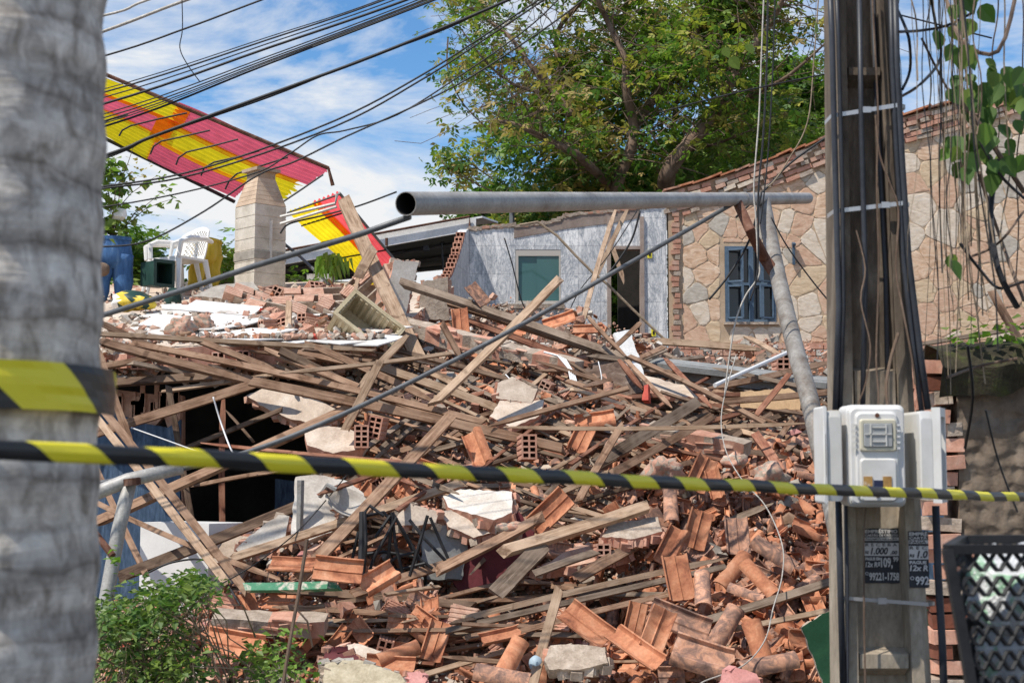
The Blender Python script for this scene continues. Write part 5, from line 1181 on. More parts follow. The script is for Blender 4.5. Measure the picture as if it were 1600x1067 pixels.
CH = [
 ('wall_fragment', [(385, 618), (420, 604), (470, 612), (530, 640), (500, 664), (455, 655), (420, 640)], 13.0, .18, [M['plaster'], M['brick_pink'], M['mortar']], 'broken masonry lump hanging above the right end of the dark opening', (-.2, -.8, .5)),
 ('wall_fragment', [(475, 672), (500, 664), (540, 668), (575, 684), (566, 700), (520, 708), (480, 695)], 12.0, .12, PP, 'round broken plaster piece left of the crossed boards', (0, -.6, .8)),
 ('slab_fragment', [(692, 775), (720, 764), (800, 768), (800, 800), (772, 812), (730, 800), (700, 792)], 11.0, .13, PW, 'pale slab corner with bricks in its edge below the tape', (-.1, -.45, .9)),
 ('slab_fragment', [(685, 800), (705, 796), (760, 815), (770, 832), (740, 840), (700, 822)], 10.9, .12, PP, 'brick edged fragment under the pale slab corner', (0, -.7, .6)),
 ('slab_fragment', [(940, 838), (955, 818), (1028, 807), (1035, 830), (985, 842)], 10.7, .10, [M['mortar'], M['brick'], M['brick_pink']], 'broken slab corner with crumbling edge beside the tile heap', (0, -.5, .9)),
 ('slab_fragment', [(835, 890), (905, 850), (935, 855), (990, 862), (920, 880)], 10.6, .09, PB, 'mortar strip lying under the heavy pale beam', (0, -.5, .9)),
 ('wall_fragment', [(622, 800), (640, 786), (686, 800), (680, 818), (622, 822)], 10.85, .08, PP, 'flat beige plaster sheet above the black wire frame', (.1, -.9, .5)),
 ('wall_fragment', [(600, 500), (606, 452), (616, 406), (655, 410), (640, 460), (632, 500)], 16.0, .13, PW, 'upright white plastered pier stump beside the forked post', (.35, -1, .1)),
 ('wall_fragment', [(585, 495), (590, 430), (600, 412), (616, 410), (608, 450), (602, 500)], 16.1, .2, PB, 'raw brick side of the pier stump', (-.6, -1, .1)),
 ('wall_fragment', [(540, 520), (545, 465), (560, 440), (600, 452), (603, 520)], 16.4, .1, PP, 'shaded plaster panel between the forked post and the pier stump', (0, -1, .1)),
 ('wall_fragment', [(655, 480), (660, 440), (700, 432), (702, 500), (665, 500)], 17.0, .15, [M['mortar'], M['brick'], M['brick_pink']], 'low brown wall stub against the tiled wall', (0, -1, .1)),
 ('wall_fragment', [(960, 520), (985, 515), (1008, 590), (1006, 605), (985, 592)], 14.6, .05, [M['white_paint']] * 3, 'smooth white door panel tipped beside the broken truss', (.3, -.8, .6)),
 ('wall_fragment', [(300, 462), (340, 446), (395, 440), (405, 452), (360, 468)], 17.2, .1, CC, 'brown plank like slab piece behind the sloping pipe', (0, -.5, .9)),
 ('wall_fragment', [(368, 858), (390, 836), (435, 804), (452, 806), (446, 838), (420, 862), (380, 868)], 11.2, .1, PW, 'cream plaster wedge in front of the dark opening', (-.1, -.9, .4)),
 ('wall_fragment', [(330, 880), (336, 850), (368, 836), (395, 838), (380, 875)], 11.4, .1, PP, 'grey plaster lump left of the cream wedge', (0, -.9, .4)),
 ('slab_fragment', [(505, 1067), (508, 1034), (560, 1030), (625, 1052), (640, 1075), (505, 1080)], 8.95, .08, [M['cream'], M['concrete'], M['mortar']], 'beige rough rendered slab at the bottom edge', (0, -.7, .7)),
 ('wall_fragment', [(505, 1028), (512, 1012), (540, 1012), (566, 1030), (555, 1038)], 9.2, .05, [M['maroon'], M['maroon'], M['brick']], 'maroon painted fragment above the beige rendered slab', (0, -.8, .5)),
 ('wall_fragment', [(530, 1008), (560, 1005), (610, 1022), (608, 1036), (575, 1030)], 9.4, .1, PP, 'tan block behind the maroon fragment', (0, -.6, .8)),
 ('wall_fragment', [(850, 1030), (860, 1008), (905, 1006), (945, 1012), (950, 1035), (900, 1046), (858, 1045)], 9.2, .12, [M['mortar'], M['mortar'], M['brick']], 'grey block with a metal strip left of the large broken tile', (0, -.8, .6)),
 ('wall_fragment', [(1130, 1067), (1128, 1048), (1150, 1042), (1182, 1052), (1190, 1070)], 8.95, .05, [M['pink'], M['pink'], M['brick']], 'pink painted fragment at the foot of the white wire', (0, -.8, .6)),
 ('wall_fragment', [(640, 1067), (636, 1050), (655, 1047), (668, 1060), (660, 1072)], 8.95, .05, [M['pink'], M['pink'], M['brick']], 'small pink fragment right of the beige rendered slab', (0, -.8, .6)),
 ('wall_fragment', [(765, 650), (790, 615), (850, 625), (842, 650), (800, 668)], 12.8, .08, PP, 'flat dusty plaster sheet under the pale rafter', (0, -.6, .8)),
 ('wall_fragment', [(775, 622), (778, 598), (800, 588), (840, 608), (830, 630)], 13.0, .08, PP, 'plaster slab leaning below the shaded hollow', (0, -.7, .6)),
 ('wall_fragment', [(1000, 602), (1005, 585), (1060, 600), (1110, 606), (1100, 622), (1040, 618)], 14.0, .05, PP, 'sandy sheet under the grey concrete lintel', (0, -.35, .95)),
 ('wall_fragment', [(720, 925), (690, 880), (700, 822), (812, 800), (845, 850), (830, 895)], 10.95, .08, [M['maroon']] * 3, 'dark maroon painted panel in the shade of the beams', (0, -1, .15)),
 ('wall_fragment', [(655, 905), (662, 830), (715, 815), (735, 830), (722, 905)], 10.9, .06, [M['concrete_grey']] * 3, 'grey panel behind the black wire frame', (.2, -1, .2)),
 ('wall_fragment', [(1252, 980), (1325, 935), (1330, 1100), (1290, 1075)], 8.9, .05, [M['green_paint'], M['mortar'], M['mortar']], 'dark green painted board left of the utility pole foot', (0, -1, .05)),
 ('wall_fragment', [(1425, 930), (1500, 920), (1512, 1200), (1425, 1200)], 8.6, .05, [M['green_paint'], M['mortar'], M['mortar']], 'dark green painted board right of the utility pole foot', (0, -1, .05)),
 ('wall_fragment', [(1428, 800), (1470, 780), (1492, 840), (1490, 928), (1428, 935)], 8.9, .05, [M['blue_wall'], M['mortar'], M['mortar']], 'dark blue board behind the pole beneath the open meter box', (0, -1, .05)),
]
for (nm, poly, d, th, mats, lab, tl) in CH:
    chunk(nm, poly, d, th, mats, lab, 'fragment', tl, edge=not ('panel' in lab or 'board' in lab or 'sheet under' in lab))
def brick_block(px, py, d, nx_, ny_, ax, nn, label, seed=0):
    rg = random.Random(seed); mb = MB()
    for i in range(nx_):
        for j in range(ny_):
            if rg.random() < .3 and (i in (0, nx_ - 1) or j in (0, ny_ - 1)): continue
            l_ = .23 * (rg.uniform(.6, 1) if i in (0, nx_ - 1) else 1)
            T_ = Matrix.Translation(((i - nx_ / 2 + (.5 if j % 2 else 0)) * .245, (j - ny_ / 2) * .195, rg.uniform(-.018, .018))) @ rotm(R(90), 0, 0) @ rotm(rg.gauss(0, .05), rg.gauss(0, .05), rg.gauss(0, .05))
            brick_into(mb, l_, .10, .175, T_, 2, 3)
    for j in range(ny_ + 1): mb.box((0, (j - ny_ / 2) * .195 - .0975, 0), (nx_ * .22, .018, .075), mi=2)
    o = mb.build('brick_block', [M['brick_pink'], M['brick_dark'], M['mortar']], world=False); o.matrix_world = Matrix.Translation(P(px, py, d)) @ frame(ax, nn); tag(o, label, 'masonry'); return o
brick_block(430, 486, 15.9, 3, 2, (1, -.1, -.22), (-.1, -.6, .9), 'ribbed block of several bonded bricks on the slab', 1)
brick_block(480, 494, 15.4, 2, 2, (.8, .3, -.35), (-.1, -.75, .8), 'ribbed brick block beside the cement bag', 3)
brick_block(490, 460, 16.4, 3, 2, (1, .2, .05), (0, -.55, .9), 'ribbed brick block at the top of the brick pile', 2)
brick_block(395, 462, 17.0, 2, 2, (.9, .3, -.3), (.2, -.5, .9), 'brick block leaning at the foot of the chimney', 5)
brick_block(578, 440, 16.3, 2, 3, (.7, .2, .7), (-.5, -.8, .3), 'tall leaning block of red bricks behind the washtub', 4)
brick_block(545, 485, 15.6, 2, 1, (.9, -.1, -.4), (0, -.6, .8), 'short row of ribbed bricks behind the washtub rim', 7)
# white floor tiles on the slab
rgw = random.Random(3)
for i in range(26):
    px, py = rgw.uniform(245, 600), 0
    lo_ = 486 + max(0, (px - 300)) * .03; hi_ = 520 + max(0, px - 250) * .20; py = rgw.uniform(lo_, min(hi_, 585)); d = surf(px, py)
    if d is None: continue
    p = P(px, py, d); p.z = float(slab_z(p.x, p.y)) + .02 + i * .0016; s = rgw.uniform(.28, .5)
    mb = MB(); k = rgw.choice([4, 4, 5]); a0_ = rgw.uniform(0, .4)
    pts = [Vector((s * rgw.uniform(.75, 1.1) * math.cos(a0_ + 2 * math.pi * j / k), s * rgw.uniform(.75, 1.1) * math.sin(a0_ + 2 * math.pi * j / k), 0)) for j in range(k)]
    mb.prism(pts, (0, 0, .012)); o = fix_normals(mb.build('floor_tile', M['ceramic'], world=False))
    o.matrix_world = Matrix.Translation(p) @ frame((1, 0, rgw.uniform(-.05, .05)), (rgw.gauss(0, .05), -.22 + rgw.gauss(0, .05), 1)); tag(o, 'white ceramic floor tile lying loose on the tilted slab', 'floor tile', 'white floor tiles on the slab')
for k_, (px, py, d, lab) in enumerate(((375, 503, 15.0, 'large white ceramic panel lifted at one corner in the middle of the slab'), (285, 505, 14.6, 'white ceramic sheet beside the clod of bricks on the slab'), (345, 482, 15.6, 'thin white ceramic panel nearest the sloping pipe'))):
    mb = MB(); pts = [Vector((-.42, -.16, 0)), Vector((.36, -.22, 0)), Vector((.45, .12, 0)), Vector((-.3, .22, 0))]; mb.prism(pts, (0, 0, .012)); o = fix_normals(mb.build('ceramic_panel', M['ceramic'], world=False))
    o.matrix_world = Matrix.Translation(P(px, py, d)) @ frame((1, .1, -.05), (-.1, -.45, 1)); tag(o, lab, 'ceramic panel')
# ------------------------------------------------------------------ small shards: nobody could count them
rgs = random.Random(77)
def shard(mb, p, s, mi, flat, rg, n0):
    T = frame((rg.gauss(0, 1), rg.gauss(0, 1), rg.gauss(0, .5)), n0 + Vector((rg.gauss(0, .6), rg.gauss(0, .6), rg.gauss(0, .4))))
    k = rg.choice([4, 5, 5, 6]); h = s * flat; pts = []
    for lv, f in ((-1, 1), (1, rg.uniform(.75, 1))):
        for j in range(k):
            a = 2 * math.pi * (j + .3 * rg.random()) / k; r = s * rg.uniform(.6, 1.1) * f; pts.append(p + T.to_3x3() @ Vector((r * math.cos(a) * 1.3, r * math.sin(a) * .8, lv * h + rg.uniform(-.2, .2) * h)))
    mb.add(pts, [tuple(range(k))[::-1], tuple(range(k, 2 * k))] + [(j, (j + 1) % k, k + (j + 1) % k, k + j) for j in range(k)], mi)
SM = [M['tile'], M['tile_old'], M['brick'], M['brick_pink'], M['plaster'], M['plaster_white'], M['concrete'], M['wood'], M['red_paint'], M['pink']]
mb = MB(); n_ = 0
while n_ < 11000:
    px, py = rgs.uniform(140, 1335), rgs.uniform(440, 1067)
    d = surf(px, py)
    if d is None: n_ += .3; continue
    n_ += 1
    if px < 470 and 590 < py < 860 and d > 12.5: 
        if rgs.random() < .7: continue
    p = P(px, py, d + rgs.uniform(-.03, .30))
    if px > 980 and py > 690: w_ = [8, 7, 3, 1, 1, 0, 1, 1, 0, 0]
    elif py > 900: w_ = [9, 4, 4, 3, 3, 1, 1, 1, .2, 1]
    elif px < 620 and py < 600: w_ = [.3, 0, 2, 4, 5, 6, 2, 1, .2, 0]
    elif px > 960 and py < 640: w_ = [2, 1, 2, 2, 2, 5, 4, 1, .5, 0]
    else: w_ = [5, 2, 4, 5, 6, 2, 1, 2, .1, .2]
    mi = rgs.choices(range(10), w_)[0]; big = rgs.random() ** 2.6
    s = .014 + .085 * big
    shard(mb, p, s, mi, .18 if mi in (0, 1) else (.5 if mi in (2, 3, 6) else .28), rgs, nrm(p.x, p.y, p.z))
n_ = 0
while n_ < 14000:
    px, py = rgs.uniform(140, 1335), rgs.uniform(470, 1067); d = surf(px, py); n_ += 1
    if d is None or (px < 470 and 590 < py < 860): continue
    p = P(px, py, d + rgs.uniform(-.05, .15)); shard(mb, p, .007 + .016 * rgs.random(), rgs.choices(range(10), [3, 2, 3, 5, 5, 2, 3, 3, .1, .1])[0], .5, rgs, Vector((0, -.4, 1)))
for _ in range(750):
    px, py = rgs.uniform(160, 620), rgs.uniform(455, 590); d = surf(px, py)
    if d is None: continue
    p = P(px, py, d)
    if p.z < 2.3: continue
    p.z = float(slab_z(p.x, p.y)) + .075; shard(mb, p, .012 + .05 * rgs.random() ** 2, rgs.choices(range(10), [1, 0, 3, 4, 4, 3, 2, 2, .3, 0])[0], .35, rgs, Vector((0, -.2, 1)))
tag(mb.build('small_debris', SM), 'small shards of brick, tile and plaster strewn over the whole heap', 'debris', kind='stuff')
# curved tile shards between the big ones
mb = MB(); n_ = 0
while n_ < 1500:
    px, py = (rgs.uniform(980, 1330), rgs.uniform(690, 1067)) if rgs.random() < .6 else (rgs.uniform(345, 1000), rgs.uniform(620, 1067))
    d = surf(px, py)
    if d is None or (px < 480 and py < 880): n_ += .2; continue
    n_ += 1; me = rgs.choice(TM['pan'] + TM['barrel'] + TM['flat']); p = P(px, py, d + rgs.uniform(-.12, .25)); n0 = nrm(p.x, p.y)
    zz_ = (n0 + Vector((rgs.gauss(0, .6), rgs.gauss(0, .5) - .3, rgs.gauss(0, .4)))).normalized()
    T = Matrix.Translation(p) @ frame((rgs.gauss(0, 1), rgs.gauss(0, 1), rgs.gauss(0, .6)), zz_) @ Matrix.Diagonal((rgs.uniform(.25, .65), rgs.uniform(.2, .5), rgs.uniform(.6, .9), 1))
    mb.add([T @ v.co for v in me.vertices], [tuple(q.vertices) for q in me.polygons], 0 if rgs.random() < .65 else 1)
tag(mb.build('tile_shards', [M['tile'], M['tile_old']]), 'broken curved shards of roof tile filling the gaps of the heap', 'debris', kind='stuff')
# ------------------------------------------------------------------ single odd things in the heap
mb = MB(); crate(mb, (0, 0, 0), .62, .38, .30, Matrix.Identity(3), .02, 9)
o = mb.build('washtub', M['beige_plastic'], world=False); o.matrix_world = Matrix.Translation(P(585, 535, 14.2)) @ frame((.75, .1, -.62), (.28, -.78, .52)); tag(o, 'ribbed beige plastic washtub tipped on its side against the forked post', 'washtub')
o.matrix_world = Matrix.Translation(P(563, 525, 14.5)) @ frame((.78, .05, -.6), (.35, -.8, .5)); 
mb = MB(); a = P(1022, 573, 15.6); b = P(1302, 606, 14.6); T = Matrix.Translation((a + b) / 2) @ frame(b - a, (0, -.2, 1)); mb.box((0, 0, 0), ((b - a).length, .3, .17)); mb.box((0, -.19, .05), ((b - a).length, .09, .06)); o = mb.build('concrete_lintel', M['concrete_grey'], world=False); o.matrix_world = T; tag(o, 'long grey concrete lintel lying across the far right debris', 'lintel')
mb = MB(); mb.tube([P(1117, 602, 13.5), P(1234, 549, 15)], .022, 8); tag(mb.build('plastic_pipe', M['white_plastic']), 'thin straight white plastic pipe in the far right debris', 'pipe')
chunk('cardboard_sheet', [(1157, 612), (1232, 606), (1253, 618), (1250, 640), (1157, 637)], 13.3, .01, [M['cardboard']] * 3, 'bent tan cardboard sheet in the far right debris', 'cardboard', (0, -.9, .4), edge=False)
chunk('drawer', [(1003, 625), (1006, 602), (1013, 600), (1013, 625)], 13.2, .1, [M['red_paint']] * 3, 'small red box end under the broken truss', 'box', (-.3, -.9, .3), edge=False)
M['stained'] = mottled('stained_slab', [(.3, (.05, .03, .022)), (.5, (.12, .08, .06)), (.72, (.22, .17, .14))], 6, .9, .8, .02, dist=1.2)
chunk('stained_slab', [(905, 606), (908, 585), (925, 566), (950, 561), (978, 568), (1000, 590), (1003, 612), (950, 622)], 14.1, .22, [M['stained'], M['stained'], M['mortar']], 'brown stained slab end hidden under the broken truss', 'slab', (-.2, -.8, .5))
# white cables
def wire(name, pts, r, mat, label, cat='cable', group=None, n=5):
    # smooth through points
    out = []
    for i in range(len(pts) - 1):
        p0 = pts[max(i - 1, 0)]; p1 = pts[i]; p2 = pts[i + 1]; p3 = pts[min(i + 2, len(pts) - 1)]
        for k in range(6):
            t_ = k / 6; out.append(.5 * ((2 * p1) + (p2 - p0) * t_ + (2 * p0 - 5 * p1 + 4 * p2 - p3) * t_ * t_ + (3 * p1 - p0 - 3 * p2 + p3) * t_ ** 3))
    out.append(pts[-1]); mb = MB(); mb.tube(out, r, n); return tag(mb.build(name, mat, smooth_=True), label, cat, group)
wc = thing('cable_bunch', 'bunch of white cables drooping from the brick beam into the hollow', 'cable', P(880, 600, 14))
for k in range(4):
    mb = MB(); mb.tube([P(850 + k * 4, 550 + k, 14.1), P(872 + k * 4, 556 + k * 2, 14.0), P(888 + k * 3, 575 + k * 3, 13.9), P(893 + k * 3, 600, 13.7), P(902 + k * 2, 612 + k * 4, 13.4)], .009, 5); mb.build('cable', M['wire_white'], wc)
wire('wire', [P(1150, 555, 12), P(1128, 640, 11.6), P(1133, 700, 11.2), P(1160, 750, 10.8), P(1196, 790, 10.5), P(1222, 850, 10.1), P(1222, 900, 9.9), P(1208, 950, 9.6), P(1195, 1000, 9.3), P(1160, 1040, 9.1), P(1100, 1064, 9.0), P(1090, 1075, 8.9)], .0048, M['rope'], 'thin white wire trailing down over the tile heap')
wire('wire', [P(333, 620, 12.2), P(345, 660, 12.2), P(360, 700, 12), P(372, 720, 12)], .008, M['wire_white'], 'short white wire hanging in the dark opening')
wire('wire', [P(205, 668, 12.4), P(250, 684, 12.2), P(300, 702, 12.1), P(330, 712, 12)], .006, M['wire_white'], 'pale wire running over the blue wall')
wire('wire', [P(790, 585, 13.3), P(840, 640, 13), P(800, 602, 13.2)], .006, M['wire_white'], 'loose pale wire loop below the shaded hollow')
wire('wire', [P(935, 565, 14), P(940, 590, 13.9), P(937, 605, 13.9)], .006, M['wire_white'], 'short wire end hanging before the stained slab')
wire('wire', [P(230, 895, 10.7), P(270, 878, 10.7), P(320, 875, 10.7), P(350, 905, 10.5), P(375, 945, 10.2)], .008, M['black'], 'dark wire curling over the white box')
wire('wire', [P(340, 915, 10.2), P(400, 880, 10.3), P(470, 825, 10.9), P(542, 742, 11)], .005, M['black'], 'thin dark wire rising to the tape left of centre')
# cavity contents
bx_ = thing('white_appliance', 'white enamel box with a small diamond mark in front of the blue wall', 'appliance', P(320, 905, 11.6))
c0 = P(325, 905, 11.35); zt = P(325, 818, 11.35).z; ang = R(-28)
def fp(l, s): return Vector((c0.x + l[0], c0.y + l[1], 0))
e1 = Vector((-.62, .30, 0)); e2 = Vector((.30, .24, 0)); zb0 = .1
pts = [Vector((c0.x, c0.y, zb0)), Vector((c0.x, c0.y, zb0)) + e2, Vector((c0.x, c0.y, zb0)) + e1 + e2, Vector((c0.x, c0.y, zb0)) + e1]
mb = MB(); mb.hexa(pts + [p + Vector((0, 0, zt - zb0)) for p in pts]); mb.build('cabinet', M['white_plastic'], bx_)
mb = MB(); q = Vector((c0.x, c0.y, 0)) + e2 * .45; nn = Vector((e2.y, -e2.x, 0)).normalized(); q += nn * .004; q.z = P(255, 847, 11.4).z; ex = e2.normalized()
M['mark_grey'] = plain('printed_grey', (.12, .13, .14)); mb.prism([q + ex * .035, q + Vector((0, 0, .05)), q - ex * .035, q - Vector((0, 0, .05))], nn * .004); fix_normals(mb.build('diamond_mark', M['mark_grey'], bx_))
sk = thing('sink_cabinet', 'worn cream sink unit with dented basin right of the dark opening', 'sink', P(505, 835, 11.9))
chk = chunk('basin', [(455, 835), (462, 745), (500, 742), (545, 752), (568, 770), (572, 800), (545, 820), (480, 845)], 11.25, .12, [M['plaster_white']] * 3, None, None, (.15, -.8, .5), edge=False)
for k in ('label', 'category'):
    if k in chk: del chk[k]
chk.parent = sk; chk.location = chk.location - sk.location
mb = MB(); mb.tube([P(500, 775, 11.0), P(512, 758, 10.9), P(525, 765, 10.9)], .02, 6); mb.tube([P(470, 750, 11.1), P(468, 830, 11.1)], .03, 6); mb.build('tap', M['steel'], sk)
mb = MB(); mb.v = []; n = 20
rgs2 = [[Vector((r_ * math.cos(2 * math.pi * k / n), r_ * .8 * math.sin(2 * math.pi * k / n), h_)) for k in range(n)] for r_, h_ in ((.12, -.10), (.2, -.02), (.24, .0), (.22, .01), (.16, -.04), (.05, -.08))]
rings(mb, rgs2); T = Matrix.Translation(P(545, 785, 11.0)) @ rotm(R(38), R(25), 0) @ Matrix.Scale(.8, 4); mb.v = [T @ v for v in mb.v]; mb.build('bowl', M['plaster_white'], sk, smooth_=True)
# black wire frame (stacked chair frames)
fr = thing('collapsed_metal_chair', 'tangled black metal chair frame half buried under the beams', 'frame', P(620, 900, 10.6))
for pl in ([(568, 900), (572, 850), (570, 800), (578, 790), (600, 806)], [(570, 806), (600, 800), (612, 815), (606, 880), (598, 900)], [(612, 800), (618, 850), (630, 900)], [(613, 800), (640, 850), (650, 870), (676, 888)], [(614, 802), (660, 880), (668, 920)],
           [(655, 850), (668, 805)], [(570, 866), (600, 862), (650, 870)], [(560, 830), (550, 875)], [(640, 812), (664, 842), (700, 880)], [(672, 808), (690, 850), (700, 872)], [(600, 885), (620, 870), (650, 862)], [(668, 806), (640, 900)], [(586, 840), (610, 805)],
           [(660, 828), (648, 890), (640, 905)], [(575, 905), (610, 893), (664, 880)], [(620, 808), (585, 870), (572, 905)]):
    mb = MB(); dd_ = random.uniform(10.5, 10.9); mb.tube([P(a, b, dd_ + random.uniform(-.05, .05)) for a, b in pl], .013, 6); mb.build('bar', M['black'], fr)
mb = MB(); mb.tube([P(567, 800, 10.6), P(565, 880, 10.5)], .028, 8); mb.build('post', M['black'], fr)
M['pale_blue'] = plain('pale_blue_plastic', (.33, .43, .50), .6)
# green painted board, small blue ball, gravel clod
beam(380, 918, 530, 915, 12, 'green_board', 'short board with chipped green paint above the dark old beam', 10.05, 10.0, t=.05, name='painted_board')
blob('plastic_ball', P(837, 1036, 9.25), (.045, .045, .05), [M['pale_blue']], 'pale blue plastic ball beside the upright plank', 'ball', 1, None, .05)
for k_, (px, py, s, d, lab) in enumerate(((320, 505, .1, 14.2, 'upper clod of crumbled brick on the white floor tiles'), (282, 512, .13, 14.0, 'larger clod of crumbled brick at the slab edge'), (1148, 720, .09, 11.6, 'mortar lump above the tape in the tile heap'), (1035, 735, .14, 11.3, 'speckled lump of brick and mortar left of the tile heap'), (1205, 745, .12, 11.0, 'mortar lump under the rust coloured post'), (965, 700, .1, 11.9, 'brick lump behind the wide twisted plank'), (798, 830, .09, 10.8, 'lump of mortar right of the pale slab corner'))):
    blob('mortar_lump', P(px, py, d), (s, s * .9, s * .8), [M['brick_pink'], M['mortar'], M['brick']], lab, 'lump', k_ * 5.1, lambda c: 0 if noise.noise(c * 25) > .1 else (1 if noise.noise(c * 25 + Vector((5, 5, 5))) > -.1 else 2), .55)
# ------------------------------------------------------------------ fallen steel frame
sf = thing('steel_frame', 'fallen grey tubular steel frame with open pipe end pointing at the street', 'steel frame', P(1330, 1000, 7.6))
a = P(634, 318.5, 6.05); b = P(1262, 310, 13.2); r0 = .052
mb = MB(); dirp = (b - a).normalized()
mb.tube([a + (b - a) * f for f in (0, .2, .45, .6, 1.0)], r0, 24, cap=False); mb.tube([a, b], r0 - .004, 24, cap=False, mi=1)
up = dirp.orthogonal().normalized(); cr_ = dirp.cross(up); k0 = len(mb.v); n = 24
for rr in (r0, r0 - .004):
    for k in range(n): g_ = 2 * math.pi * k / n; mb.v.append(a + (up * math.cos(g_) + cr_ * math.sin(g_)) * rr)
for k in range(n): mb.f.append([k0 + k, k0 + (k + 1) % n, k0 + n + (k + 1) % n, k0 + n + k]); mb.m.append(0)
k0 = len(mb.v); mb.v += [b + (up * math.cos(2 * math.pi * k / n) + cr_ * math.sin(2 * math.pi * k / n)) * r0 for k in range(n)]; mb.f.append(list(range(k0, k0 + n))); mb.m.append(0)
mb.tube([a + (b - a) * .70, a + (b - a) * .712], r0 + .004, 24); mb.build('main_pipe', [M['steel'], M['hole']], sf, smooth_=True)
def ont(px): # point on the pipe under image column px
    lo, hi = 0, 1
    for _ in range(40):
        m_ = (lo + hi) / 2; q = a + (b - a) * m_; u = q.x / (q.y * ct + (q.z - 1.6) * st) * F + CX
        if u < px: lo = m_
        else: hi = m_
    return a + (b - a) * lo
j1 = ont(1192); mb = MB(); dj = j1.y; mb.tube(smooth_pts([j1 - Vector((0, 0, .02)), P(1213, 420, dj - .8), P(1240, 535, dj - 1.7), P(1272, 655, dj - 2.5), P(1345, 1000, 8.2)]), .062, 16); mb.build('leg', M['steel_leg'], sf, smooth_=True)
j2 = ont(1150); mb = MB(); mb.tube([j2, P(1172, 360, j2.y - .3), P(1195, 405, dj - .8), P(1220, 440, dj - .9)], [.038, .04, .045, .05], 10); mb.build('brace', M['rust'], sf)
j3 = ont(1143); mb = MB(); mb.tube(smooth_pts([j3 - Vector((0, 0, .04)), P(1000, 402, 10.2), P(760, 537, 9.8), P(500, 663, 9.4), P(330, 722, 9.2), P(140, 757, 8.9)]), .0165, 10); mb.build('long_rod', M['steel_dark'], sf, smooth_=True)
mb = MB(); mb.tube([P(640, 339, 6.1), P(560, 367, 6.3), P(400, 415, 6.6), P(290, 452, 6.9), P(140, 499, 7.2), P(20, 535, 7.5)], .0135, 10); mb.build('long_rod', M['steel_dark'], sf, smooth_=True)
s2 = thing('broken_pipe_stand', 'pale broken steel pipe on a leaning leg beside the palm', 'pipe stand', P(170, 925, 8.8))
mb = MB(); mb.tube([P(90, 792, 8.9), P(150, 770, 8.9), P(200, 750, 8.9), P(285, 730, 9.0)], [.045, .045, .045, .042], 14); mb.build('pipe', M['steel'], s2, smooth_=True)
mb = MB(); mb.tube([P(203, 752, 8.9), P(185, 830, 8.9), P(166, 935, 8.8), P(158, 990, 8.7)], .044, 14); mb.build('leg', M['steel'], s2, smooth_=True)
mb = MB(); mb.tube([P(206, 747, 8.84), P(207, 758, 8.84)], .052, 12); mb.build('joint', M['rust'], s2)
mb = MB(); mb.tube([P(176, 868, 8.8), P(145, 828, 8.9), P(120, 800, 9)], .022, 8); mb.build('brace', M['rust'], s2)
# ------------------------------------------------------------------ palm trunk
m, t, bs_ = newmat('palm_bark'); v = coords(t, (1, 1, 1), rnd=False)
vv = t.nodes.new('ShaderNodeMapping'); vv.inputs['Scale'].default_value = (7, 7, 4.5); link(t, v, vv.inputs['Vector'])
f1 = noise_n(t, vv.outputs[0], 3.2, 6, .65, .6); f2 = noise_n(t, v, 26, 5, .7)
vr_ = t.nodes.new('ShaderNodeMapping'); vr_.inputs['Scale'].default_value = (1.0, 1.0, 9.5); link(t, v, vr_.inputs['Vector']); f3 = noise_n(t, vr_.outputs[0], 1.3, 4, .6, .5)
c = ramp(t, [(.3, (.24, .205, .17)), (.42, (.42, .375, .33)), (.56, (.66, .61, .55)), (.8, (.80, .76, .70))], f1).outputs[0]
c = mixc(t, .9, c, ramp(t, [(.30, (.50, .48, .46)), (.45, (.92, .91, .89)), (.6, (1.22, 1.2, 1.16))], f3).outputs[0], 'MULTIPLY'); c = mixc(t, .4, c, ramp(t, [(.35, (.35, .35, .35)), (.65, (1.1, 1.1, 1.1))], f2).outputs[0], 'MULTIPLY')
sz_ = node(t, 'ShaderNodeSeparateXYZ'); link(t, v, sz_.inputs[0]); wob = noise_n(t, v, 4.0, 3, .6); ma = node(t, 'ShaderNodeMath', operation='MULTIPLY_ADD'); link(t, wob, ma.inputs[0]); ma.inputs[1].default_value = .11; link(t, sz_.outputs['Z'], ma.inputs[2])
mm_ = node(t, 'ShaderNodeMath', operation='MULTIPLY'); link(t, ma.outputs[0], mm_.inputs[0]); mm_.inputs[1].default_value = 7.4; fr_ = node(t, 'ShaderNodeMath', operation='FRACT'); link(t, mm_.outputs[0], fr_.inputs[0])
ring_ = ramp(t, [(.0, (.55, .52, .49)), (.05, (.78, .76, .74)), (.16, (1.02, 1.02, 1.01)), (.8, (1.15, 1.14, 1.12)), (.95, (.95, .93, .91)), (1.0, (.55, .52, .49))], fr_.outputs[0]).outputs[0]
c = mixc(t, .85, c, ring_, 'MULTIPLY')
link(t, c, bs_.inputs['Base Color']); bs_.inputs['Roughness'].default_value = .9; n0 = bump(t, None, f2, .4, .004); bump(t, bs_, f3, .8, .012, n0); M['palm'] = m
pc = P(-46, 720, 2.6); mb = MB(); rgp = random.Random(4); n = 40; rgs2 = []
z = 0; zz = []
while z < 14.0: zz.append(z); z += .018
for z in zz:
    ring = .222 + .004 * math.sin(z * 2 * math.pi / .155 + .5) + .004 * noise.noise((0, 0, z * 9)) + .012 * math.exp(-z * 3) - .002 * max(0, z - 2)
    rgs2.append([Vector((pc.x + (ring + .004 * noise.noise((math.cos(2 * math.pi * k / n) * 2, math.sin(2 * math.pi * k / n) * 2, z * 5))) * math.cos(2 * math.pi * k / n) + .006 * math.sin(z * 1.5), pc.y + ring * math.sin(2 * math.pi * k / n), z)) for k in range(n)])
rings(mb, rgs2)
